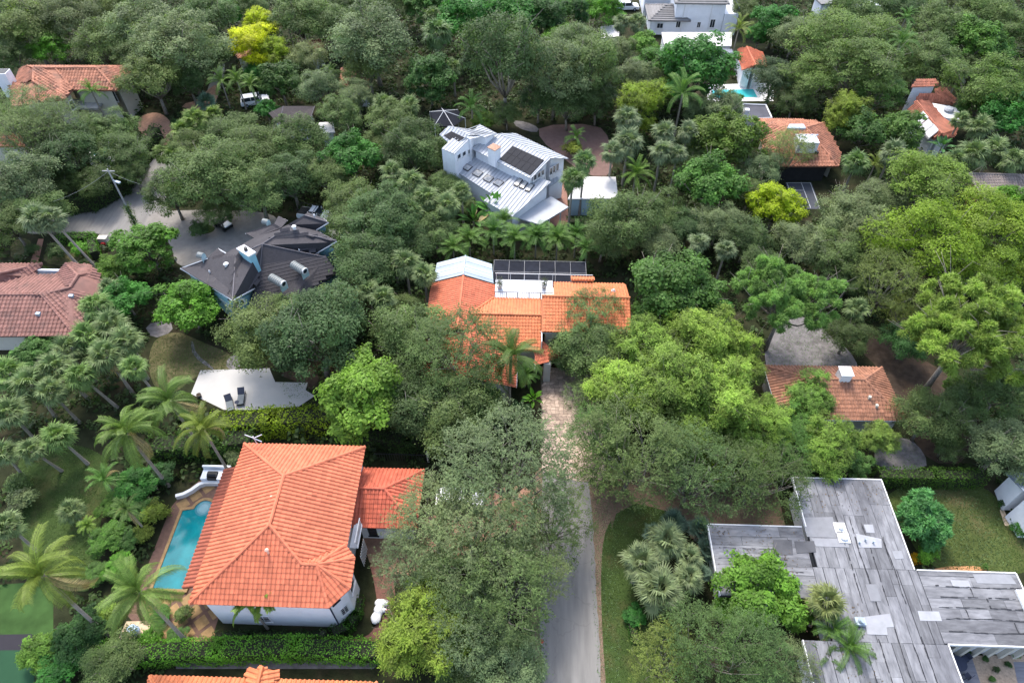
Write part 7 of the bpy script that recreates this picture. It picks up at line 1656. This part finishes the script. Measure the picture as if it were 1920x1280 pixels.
# loungers and table on the patio
def lounger(px, py, rz, label):
    p = at(px, py, .3); t = thing('sun_lounger', label, 'sun lounger', (p[0], p[1], .012), 'loungers on the patio'); t.rotation_euler.z = rz
    def loc(mb, nm, m):
        me = bpy.data.meshes.new(nm); me.from_pydata(mb.v, [], mb.f); me.materials.append(m); me.attributes.new('tone', 'FLOAT', 'FACE').data.foreach_set('value', np.array(mb.t, np.float32)); return link(nm, me, t)
    b = MB(); b.box((0, -.25, .36), (.68, 1.3, .12)); loc(b, 'seat', GREYF)
    b = MB(); b.add([(-.36, .42, .36), (.36, .42, .36), (.36, 1.05, .80), (-.36, 1.05, .80), (-.36, .42, .46), (.36, .42, .46), (.36, 1.02, .90), (-.36, 1.02, .90)], [(3, 2, 1, 0), (4, 5, 6, 7), (0, 1, 5, 4), (1, 2, 6, 5), (2, 3, 7, 6), (3, 0, 4, 7)]); loc(b, 'backrest', NAVY)
    b = MB(); b.box((-.36, 0, .28), (.05, 1.95, .06)); b.box((.36, 0, .28), (.05, 1.95, .06)); b.box((0, -.93, .28), (.7, .05, .06)); loc(b, 'frame', DARK)
    for x in (-.33, .33):
        for y in (-.8, .8): b = MB(); b.box((x, y, .13), (.06, .06, .26)); loc(b, 'leg', DARK)
lounger(452, 746, .18, 'grey lounger with a navy raised back, nearer the middle of the patio')
lounger(431, 758, .45, 'grey lounger half hidden by the hedge, left of the other')
p = at(444, 754, .4); t = thing('side_table', 'small round dark table between the two loungers', 'table', (p[0], p[1], .012)); MB().tube([(p[0], p[1], .42), (p[0], p[1], .46)], .24, 14).build('table_top', NAVY, t); MB().tube([(p[0], p[1], .012), (p[0], p[1], .42)], .05, 8).build('leg', DARK, t)
p = at(373, 741, .3); t = thing('planter', 'small round dark planter at the left edge of the patio', 'planter', (p[0], p[1], .012)); MB().tube([(p[0], p[1], .012), (p[0], p[1], .45)], [.2, .27], 12).build('pot', DARK, t); MB().tube([(p[0], p[1], .40), (p[0], p[1], .455)], [.2, .22], 12).build('soil', EARTH, t)
# blue jar by the palms
p = at(254, 1184, .5); t = thing('garden_urn', 'pale blue tall urn on a tan slab below the coconut palm', 'urn', (p[0], p[1], 0))
MB().prism([(p[0] - 1.6, p[1] - 1.3), (p[0] + 2.4, p[1] - 1.3), (p[0] + 2.2, p[1] + 1.2), (p[0] - 1.4, p[1] + 1.0)], .0, .02).build('slab', mat('tan_slab', (.5, .38, .26), .9), t)
MB().tube([(p[0], p[1], .02 + z) for z in (0, .3, .8, 1.2, 1.35)], [.22, .36, .46, .32, .36], 12).build('jar', BLUEP, t)
# white cushions heap on the red path: a slumped inflatable
t = thing('inflatable_figure', 'slumped white inflatable with bulging lobes and a pink tip beside the red path', 'inflatable', (*at(712, 1146, 0)[:2], 0))
def blob(c, r, nm, m, par):
    bm = bmesh.new(); bmesh.ops.create_uvsphere(bm, u_segments=16, v_segments=10, radius=1); rs = random.Random(int(c[0] * 50))
    for v in bm.verts: v.co = Vector((v.co.x * r[0], v.co.y * r[1], v.co.z * r[2])) * (1 + .05 * math.sin(v.co.x * 5) * math.cos(v.co.y * 4)) + Vector(c)
    me = bpy.data.meshes.new(nm); bm.to_mesh(me); bm.free(); me.materials.append(m)
    for f in me.polygons: f.use_smooth = True
    return link(nm, me, par)
b0 = at(712, 1146, .4) * (1, 1, 0) - base_of(t)
blob((.20, .62, .34), (.62, .34, .30), 'lobe', PURE, t); blob((-.12, .60, .36), (.36, .36, .32), 'lobe', PURE, t); blob((0, .05, .36), (.46, .52, .34), 'lobe', PURE, t); blob((-.16, -.62, .30), (.46, .56, .28), 'lobe', PURE, t); blob((-.05, -.30, .30), (.38, .40, .27), 'lobe', PURE, t)
blob((.66, -.02, .36), (.24, .17, .18), 'tip', PINK, t); blob((.42, .0, .36), (.32, .20, .22), 'arm', PURE, t)
# stakes near it
t = thing('garden_stake', 'two thin pale stakes standing in the bed beside the slumped inflatable', 'stakes', (*at(735, 1150, 0)[:2], 0))
for px in (729, 741): p = at(px, 1152, 0); MB().tube([(p[0], p[1], 0), (p[0] + .05, p[1], 1.9)], .03, 5).build('stake', TRIM, t)
# mailbox posts along the lane
p = at(1016, 1203, .5); t = thing('road_marker', 'small red and white marker at the left edge of the lane', 'marker', (p[0], p[1], 0)); MB().tube([(p[0], p[1], 0), (p[0], p[1], .5)], .06, 6).build('post', TRIM, t); MB().tube([(p[0], p[1], .5), (p[0], p[1], .8)], .14, 8).build('cap', mat('red_paint', (.5, .03, .03), .5), t)
# garden gate post and fence behind the wing
t = thing('fence', 'low dark metal fence with a white post behind the right tiled wing', 'fence', (-12, 36.6, 0))
for k in range(24): MB().box((-15.0 + k * .25, 36.4, .6), (.03, .03, 1.2)).build('bar', DARK, t)
MB().box((-12.0, 36.4, 1.2), (6, .05, .05)).build('rail', DARK, t); MB().box((-9.6, 36.4, .9), (.22, .22, 1.8)).build('post', GREYWALL, t)
# white garden chairs / table in the inner court at lower right
p = at(1795, 1245, .4); t = thing('patio_table', 'dark round patio table on the grey boards of the court', 'table', (p[0], p[1], 0))
MB().tube([(p[0], p[1], .70), (p[0], p[1], .74)], .62, 16).build('table_top', NAVY, t); MB().tube([(p[0], p[1], 0), (p[0], p[1], .70)], .07, 8).build('leg', DARK, t)
for k in range(4):
    a = k * math.pi / 2 + .5; c = np.array([p[0] + 1.0 * math.cos(a), p[1] + 1.0 * math.sin(a)]); s_ = thing('patio_chair', 'dark chair at the round patio table in the court, ' + ('on its right', 'beyond it', 'on its left', 'nearest the viewer')[k], 'chair', (c[0], c[1], 0), 'chairs round the patio table')
    MB().box((*c, .45), (.45, .45, .06), a).build('seat', NAVY, s_); MB().box((c[0] + .21 * math.cos(a), c[1] + .21 * math.sin(a), .72), (.05, .45, .5), a).build('backrest', NAVY, s_)
    for x, y in ((-.18, -.18), (.18, -.18), (.18, .18), (-.18, .18)): MB().box((c[0] + x, c[1] + y, .21), (.04, .04, .42)).build('leg', DARK, s_)
# wall at the sand court and red bin by the L hedge
p = at(196, 452, .3); t = thing('mailbox', 'small white pillar with a red box beside the clipped L hedge', 'mailbox', (p[0], p[1], 0)); MB().box((p[0], p[1], .5), (1.2, .8, 1.0)).build('pillar', CREAM, t); MB().box((p[0] + .1, p[1] - .6, .35), (.5, .3, .3)).build('box', MATS['red_paint'], t)
